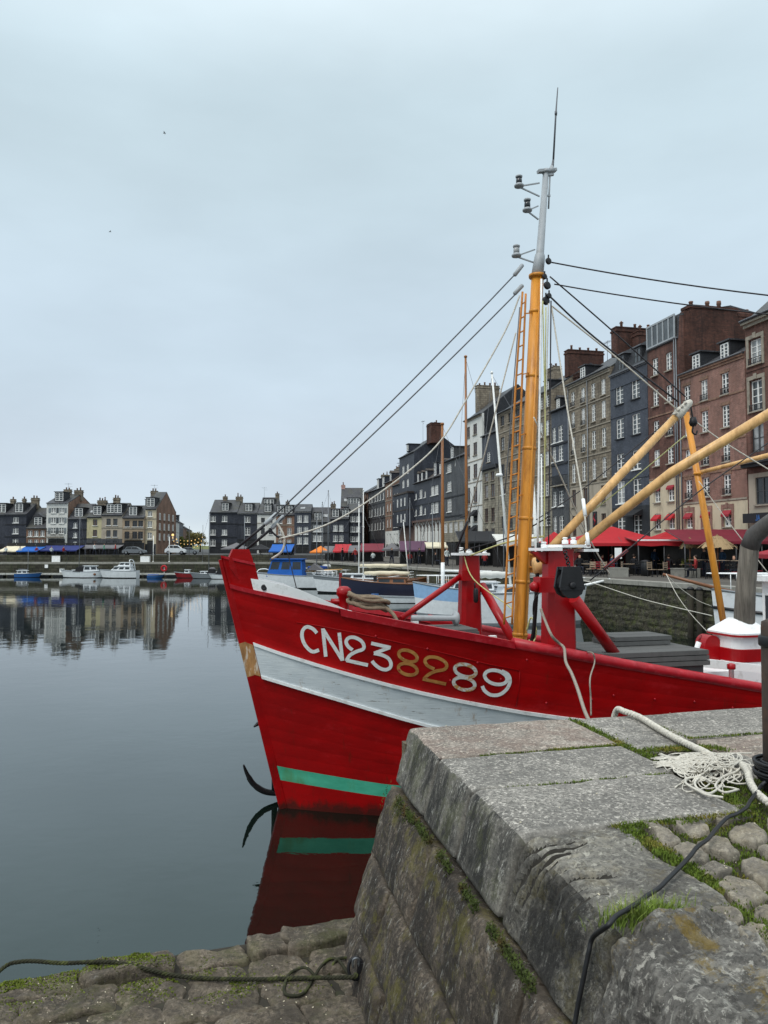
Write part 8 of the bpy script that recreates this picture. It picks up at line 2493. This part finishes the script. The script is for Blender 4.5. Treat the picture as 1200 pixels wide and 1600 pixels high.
for m_, x, D, lab in (('boat_black', 912, 50.5, 'black chair left of the waiter in black'), ('boat_black', 933, 49, 'black chair right of the low table behind the near red post'), ('boat_black', 967, 50, 'black chair behind the white menu sign'), ('boat_black', 986, 51, 'black chair behind the person in black at the low table'), ('boat_black', 1028, 50.5, 'black chair just right of the standing person in blue'), ('boat_black', 1052, 49.5, 'black chair left of the person in white behind the tub'), ('boat_black', 1078, 48, 'black chair right of the leafy wooden tub'),
    ('wood_table', 922, 46.8, 'pale wooden chair nearest the quay edge at left'), ('wood_table', 940, 46.3, 'pale wooden chair left of the short concrete block'), ('wood_table', 1018, 45.5, 'pale wooden chair in front of the litter bin'), ('wood_table', 1034, 45.3, 'pale wooden chair left of the long concrete block'),
    ('cloth_dull_red', 1098, 47, 'red chair behind the smaller straw parasol pole'), ('cloth_dull_red', 1116, 46, 'red chair behind the larger straw parasol pole'), ('cloth_dull_red', 1132, 45.5, 'red chair right of the person in blue under straw'), ('cloth_dull_red', 1156, 44.5, 'red chair right of the low table beyond the spar'), ('cloth_dull_red', 1182, 43, 'red chair farthest right under the maroon awning')):
    place(CH[m_], gpt(x, D), rr.uniform(0, 6.2), lab, False)
for x, D, lab in ((922, 48.4, 'low table behind the near red post'), (1066, 47, 'low table between the leafy tub and the straw parasol'), (1146, 45, 'low table under the maroon awning right of the spar')):
    place(T_low, gpt(x, D), .4, lab, False)
# ---------------------------------------------------------------- foreground details
def blades(name, pts, hmin, hmax, wid, mat, seed, kind='stuff', parent=None, lab=None, cat=None, lean=.5):
    rs = random.Random(seed)
    b = MB()
    for q in pts:
        h_ = rs.uniform(hmin, hmax); a = rs.uniform(0, 6.28); l_ = rs.uniform(0, lean) * h_
        d = Vector((math.cos(a), math.sin(a), 0)); e = Vector((-d.y, d.x, 0)) * wid * rs.uniform(.6, 1.3)
        m_ = q + d * l_ * .35 + Vector((0, 0, h_ * .6)); t_ = q + d * l_ + Vector((0, 0, h_))
        b.add([q - e, q + e, m_ + e * .7, m_ - e * .7, t_], [(0, 1, 2, 3), (3, 2, 4)])
    o = b.build(name, mat, parent, fix=False)
    o['kind'] = kind
    if lab: tag(o, lab, cat)
    return o
rs = random.Random(21)
def along(pts, n, jit, z=ZN):
    out = []
    L = [0]
    for a, c in zip(pts, pts[1:]): L.append(L[-1] + (c - a).length)
    for _ in range(n):
        x = rs.uniform(0, L[-1])
        for i in range(len(L) - 1):
            if x <= L[i + 1]:
                q = pts[i].lerp(pts[i + 1], (x - L[i]) / max(L[i + 1] - L[i], 1e-6)); break
        k = noise.noise(q * 6)
        if k < -.25 and rs.random() < .6: continue
        out.append(q + Vector((rs.gauss(0, jit), rs.gauss(0, jit), 0)))
    return out
mp_ = []
mp_ += along([Q(.35, .915, ZN - .02), Q(1.57, .915, ZN - .02)], 700, .011)
mp_ += along([Q(.9, .915, ZN - .015), Q(1.58, .915, ZN - .015)], 700, .016)
mp_ += along([Q(.25, 1.67, ZN - .02), Q(1.5, 1.67, ZN - .02)], 380, .008)
mp_ += along([Q(1.575, .0, ZN - .02), Q(1.565, .95, ZN - .02), Q(1.60, 1.3, ZN - .02), Q(1.66, 1.75, ZN - .02)], 2600, .03)
mp_ += along([Q(1.58, 1.10, ZN - .02), Q(2.2, 1.12, ZN - .02), Q(2.28, 1.22, ZN - .02)], 2600, .035)
mp_ += along([Q(2.18, 0.1, ZN - .02), Q(2.22, .86, ZN - .02), Q(3.6, .855, ZN - .02), Q(5, .855, ZN - .02)], 1300, .012)
mp_ += along([Q(2.75, 1.7, ZN - .02), Q(3.6, 1.68, ZN - .02)], 800, .03)
mp_ += along([Q(.62, 2.45, ZN - .02), Q(1.5, 2.45, ZN - .02), Q(1.62, 2.0, ZN - .02), Q(1.7, 1.7, ZN - .02)], 3600, .03)
mp_ += along([Q(.66, 2.5, ZN - .02), Q(.7, 3.3, ZN - .02)], 1600, .03)
mp_ += along([Q(.3, 3.44, ZN - .03), Q(.66, 3.44, ZN - .02), Q(.62, 3.8, ZN - .02), Q(.6, 4.6, ZN - .02)], 2000, .03)
for _ in range(48000):
    u, s = rs.uniform(.5, 3.2), rs.uniform(1.75, 4.8)
    if (s < 2.46 and u < 1.55) or (s < 3.4 and u < .66): continue
    q = Q(u, s, ZN - .058)
    if noise.noise(q * 2.1 + Vector((4, 0, 0))) < -.28: continue
    mp_.append(q)
blades('moss', mp_, .008, .022, .0045, M['moss'], 3, 'stuff', None, 'low green moss and grass in the joints between paving stones', 'moss', .9)
# moss along the joint under the coping, hanging on the face
fp = []
for _ in range(7500):
    s = rs.uniform(0.02, 5.0); h_ = .44 + rs.gauss(.005, .016)
    k = noise.noise(Vector((s * 2.3, 0, 7)))
    if k < -.12: continue
    if s < .9: h_ += abs(rs.gauss(0, .12 * max(0, 1 - s)))
    fp.append(Q(-.165 - BAT * max(h_ - .42, 0) - rs.uniform(-.02, .015), s, ZN - h_))
blades('moss', fp, .006, .016, .005, M['moss_face'], 5, 'stuff', None, 'green moss hanging in the joint under the coping of the quay', 'moss', 2.2)
# grass tuft at the joint of the two limestone blocks
tp = []
for _ in range(760):
    u, s = rs.gauss(.22, .10), 3.415 + rs.gauss(0, .028)
    tp.append(Q(u, s, ZN - .035))
blades('grass_tuft', tp, .035, .10, .0025, M['grass'], 8, 'thing', None, 'tuft of longer dry green grass beside the black cable', 'grass tuft', 1.1)
# moss on the lower landing, dropped onto the stones
from mathutils.bvhtree import BVHTree
bv, bf = [], []
for o in landing.children:
    k = len(bv)
    bv += [v.co.copy() for v in o.data.vertices]; bf += [tuple(k + i for i in p.vertices) for p in o.data.polygons]
BV = BVHTree.FromPolygons(bv, bf)
def drop(q, up=0.0):
    h_ = BV.ray_cast(Vector((q.x, q.y, 4)), Vector((0, 0, -1)))
    return None if h_[0] is None else h_[0] + Vector((0, 0, up))
lm = []
for cx, cy, sx, sy, n in ((212, 1494, 40, 9, 8000), (20, 1535, 26, 18, 3600), (280, 1534, 95, 12, 4200), (345, 1540, 30, 12, 1400), (120, 1520, 40, 14, 1500)):
    for _ in range(n):
        q = Pz(rs.gauss(cx, sx), rs.gauss(cy, sy), ZLAND + .01)
        if noise.noise(q * 5) < -.12: continue
        q = drop(q)
        if q is None or q.z < ZLAND - .12: continue
        lm.append(q - Vector((0, 0, .003)))
blades('moss', lm, .004, .014, .007, M['moss_bright'], 12, 'stuff', None, 'bright green moss growing on the lower landing stones', 'moss', 1.4)
# iron bollard post at the right edge with black cable coiled round it
PB = Pz(1219, 1226, ZN); PB.z = ZN
bp = thing('bollard_post', 'dark rusty iron post at the right edge with cable coiled round its foot', 'bollard', PB)
b = MB(); b.lathe([(.10, -.08), (.098, .5), (.095, 1.02), (.09, 1.06), (.03, 1.09)], 20); b.build('shaft', PM('rusty_iron', srgb(66, 56, 50), .8, .35, 6, bump=.5, bscale=30, dirt=srgb(94, 66, 48), damt=.5, dscale=5), bp)
b = MB(); b.lathe([(.103, .9), (.112, .91), (.112, .96), (.103, .97)], 20); b.build('collar', M['iron'], bp)
cbm = MB()
pts = []
for i in range(11 * 18 + 1):
    a = 2 * math.pi * i / 18 + .5; k = i / 18
    r_ = .118 + .012 * math.sin(k * 2.1) + (.028 if k > 6 else 0)
    z = .03 + .021 * (k if k < 6 else 12 - k) * 1.0
    pts.append(PB + Vector((r_ * math.cos(a), r_ * math.sin(a), z)))
cbm.tube(pts, .0115, 7)
cab = [(1196, 1222, .05), (1189, 1228, .03), (1184, 1236, .03), (1172, 1252, .02), (1166, 1262, .02), (1150, 1272, .03), (1136, 1278, .03), (1120, 1294, .02), (1106, 1311, .025), (1090, 1323, .03), (1078, 1338, .025), (1060, 1357, .025), (1045, 1372, .02), (1029, 1388, .015), (1010, 1400, .01), (996, 1411, .015), (980, 1421, .02), (962, 1432, .02), (949, 1447, .005)]
cp = [Pz(x, y, ZN + dz + .012) for x, y, dz in cab]
def face_pt(x, y, off=.02):
    """photo pixel on the battered face plane of the coping"""
    r = ray(x, y)
    n = (E1 * -0.96 + Vector((0, 0, 0.28)))
    o = Q(-.02, 3, ZN - .17)
    t = (o - EYEV).dot(n) / r.dot(n)
    return EYEV + r * t + n * off
cp += [face_pt(x, y, .035) for x, y in ((938, 1466), (931, 1490), (925, 1520), (919, 1550), (913, 1580), (908, 1612), (900, 1660))]
cbm.tube(crv(cp, 6), .0105, 8)
tag(cbm.build('black_cable', M['black_rubber']), 'black cable running from the post over the coping and down the quay face', 'cable')
# thick white rope ending in a frayed heap
rp = [pe + Vector((-.06, .16, -.25)), pe + Vector((-.03, .08, -.02)), Pz(976, 1112, ZN + .03), Pz(1000, 1121, ZN + .02), Pz(1030, 1139, ZN + .02), Pz(1060, 1156, ZN + .02), Pz(1085, 1168, ZN + .02), Pz(1100, 1175, ZN + .03), Pz(1115, 1184, ZN + .03)]
def twisted(name, pts, r_, mat, lab, cat='rope', turns=26, strands=3):
    pts = crv(pts, 10); b = MB()
    L = [0]
    for a, c in zip(pts, pts[1:]): L.append(L[-1] + (c - a).length)
    N = int(L[-1] / .012)
    cen = []
    j = 0
    for i in range(N + 1):
        x = L[-1] * i / N
        while j < len(L) - 2 and L[j + 1] < x: j += 1
        cen.append(pts[j].lerp(pts[j + 1], (x - L[j]) / max(L[j + 1] - L[j], 1e-6)))
    for k in range(strands):
        st = []
        for i, q in enumerate(cen):
            t = (cen[min(i + 1, N)] - cen[max(i - 1, 0)]).normalized(); s_ = t.cross(Vector((0, 0, 1))).normalized(); u = s_.cross(t)
            a = L[-1] * i / N * turns + k * 2 * math.pi / strands
            st.append(q + (s_ * math.cos(a) + u * math.sin(a)) * r_ * .52)
        b.tube(st, r_ * .56, 6)
    return tag(b.build(name, M[mat]), lab, cat)
twisted('quay_rope', rp, .028, 'white_rope', 'thick white rope lying over the granite paving to the frayed heap', turns=60)
twisted('post_rope', [Pz(1160, 1195, ZN + .04), Pz(1168, 1206, ZN + .06), Pz(1172, 1222, ZN + .04), Pz(1180, 1236, ZN + .03), Pz(1190, 1246, ZN + .03), Pz(1204, 1256, ZN + .03), Pz(1230, 1262, ZN + .03)], .024, 'white_rope', 'short thick rope wound round the foot of the iron post', turns=60)
b = MB()
H0 = Pz(1105, 1200, ZN)
for k in range(84):
    # loose strands flow out of the rope end in curls, tails drawn out to the left
    x, y = rs.gauss(1108, 8), rs.gauss(1184, 4)
    h_ = rs.choice((2.6, 2.9, 2.2, 1.4, .8, .3, 3.3)) + rs.gauss(0, .3)
    cu = rs.gauss(0, .16)
    pts = [Pz(x, y, ZN + .05)]
    for j in range(rs.randint(8, 17)):
        cu = .8 * cu + rs.gauss(0, .15)
        dx, dy = 1108 - x, (1202 - y) * 1.7
        if math.hypot(dx, dy) > 44:
            t_ = math.atan2(dy, dx); h_ += .35 * math.sin(t_ - h_)
        h_ += cu
        x += 7.5 * math.cos(h_); y += 4.0 * math.sin(h_)
        y = max(y, 1177)
        w_ = math.exp(-((x - 1108) / 36) ** 2 - ((y - 1196) / 18) ** 2)
        pts.append(Pz(x, y, ZN + .010 + .085 * w_ * rs.uniform(.5, 1)))
    b.tube(crv(pts, 3), .0046 * rs.uniform(.7, 1.4), 5)
for k in range(34):
    y = 1191 + rs.gauss(0, 4)
    pts = [Pz(1100 + rs.gauss(0, 8), 1188 + rs.gauss(0, 5), ZN + .05), Pz(1075 + rs.gauss(0, 4), y + 3 + rs.gauss(0, 2), ZN + .035), Pz(1052 + rs.gauss(0, 5), y + rs.gauss(0, 1), ZN + .015), Pz(1027 + rs.gauss(0, 5), y + rs.gauss(-1, 3), ZN + .008)]
    b.tube(crv(pts, 5), .0042, 5)
for loop in (((1128, 1228), (1108, 1240), (1090, 1232), (1086, 1222), (1096, 1215), (1112, 1222)), ((1130, 1246), (1105, 1242), (1092, 1236), (1072, 1224), (1076, 1216), (1098, 1214), (1120, 1208)), ((1100, 1210), (1124, 1204), (1124, 1180), (1100, 1178), (1090, 1200), (1108, 1214), (1124, 1218)), ((1152, 1234), (1132, 1238), (1118, 1228), (1130, 1214), (1150, 1206), (1162, 1194))):
    b.tube(crv([Pz(x, y, ZN + .03) for x, y in loop], 7), .008, 6)
tag(b.build('frayed_rope', M['white_rope']), 'heap of frayed white rope strands on the granite beside the post', 'rope')
# iron ring, shackle and mossy rope at the foot of the quay
rg_ = thing('mooring_ring', 'rusty iron ring with a bright shackle on the foot of the quay wall', 'mooring ring', P(556, 1512, 5.82))
o0 = P(556, 1512, 5.82)
b = MB(); b.tube([Vector((.055 * math.cos(a), -.01 + .02 * math.sin(a), .07 * math.sin(a))) for a in [2 * math.pi * i / 18 for i in range(19)]], .013, 7, caps=False); b.build('ring', M['iron'], rg_)
b = MB(); b.tube(crv([(-.02, -.03, .02), (-.02, -.04, .075), (.005, -.04, .09), (.025, -.03, .07), (.02, -.02, .02)], 5), .008, 6); b.build('shackle', M['zinc'], rg_)
b = MB(); b.obox((.06, .02, -.01), (.05, .01, 0), (0, .04, 0), (0, 0, .05)); b.build('plate', M['iron'], rg_)
mr_ = [P(556, 1522, 5.8), P(548, 1527, 5.75)] + [Pz(x, y, ZLAND + .05) for x, y in ((470, 1527), (380, 1524), (280, 1519), (180, 1512), (100, 1505), (55, 1502), (30, 1503))] + [Pz(8, 1510, ZLAND + .03), Pz(-20, 1540, ZLAND), Pz(-40, 1600, ZLAND - .05)]
for i_ in range(2, 9):
    q_ = drop(mr_[i_], .02)
    if q_ is not None: mr_[i_].z = max(q_.z, ZLAND + .02)
twisted('mossy_rope', mr_, .016, 'rope_moss', 'dark mossy rope stretched from the iron ring across the landing', turns=70)
lp = [Pz(x, y, ZLAND + .05) for x, y in ((548, 1518), (530, 1500), (515, 1496), (500, 1512), (488, 1528), (474, 1546), (456, 1549), (444, 1542), (450, 1520), (462, 1508), (478, 1512), (492, 1522), (505, 1514), (524, 1500), (545, 1494))]
for q in lp:
    q_ = drop(q, .015)
    if q_ is not None: q.z = q_.z
b = MB(); b.tube(crv(lp, 6), .012, 7); tag(b.build('rope_loop', M['rope_moss']), 'loose loop of mossy rope beside the iron ring', 'rope')
# small litter: pale chips and leaves on the stones
b = MB()
for k in range(150):
    if k % 2: q = Q(rs.uniform(.0, 2.6), rs.uniform(0, 4.4), ZN + .004)
    else:
        q = drop(Pz(rs.uniform(40, 520), rs.uniform(1500, 1600), ZLAND + .02), .002)
        if q is None: continue
    s_ = rs.uniform(.002, .006); a = rs.uniform(0, 6.28)
    b.obox(q, Vector((math.cos(a), math.sin(a), .2)) * s_, Vector((-math.sin(a), math.cos(a), 0)) * s_ * .6, Vector((0, 0, .002)))
tag(b.build('stone_chips', M['cloth_cream']), 'tiny pale chips scattered on the stones', 'chips', kind='stuff')
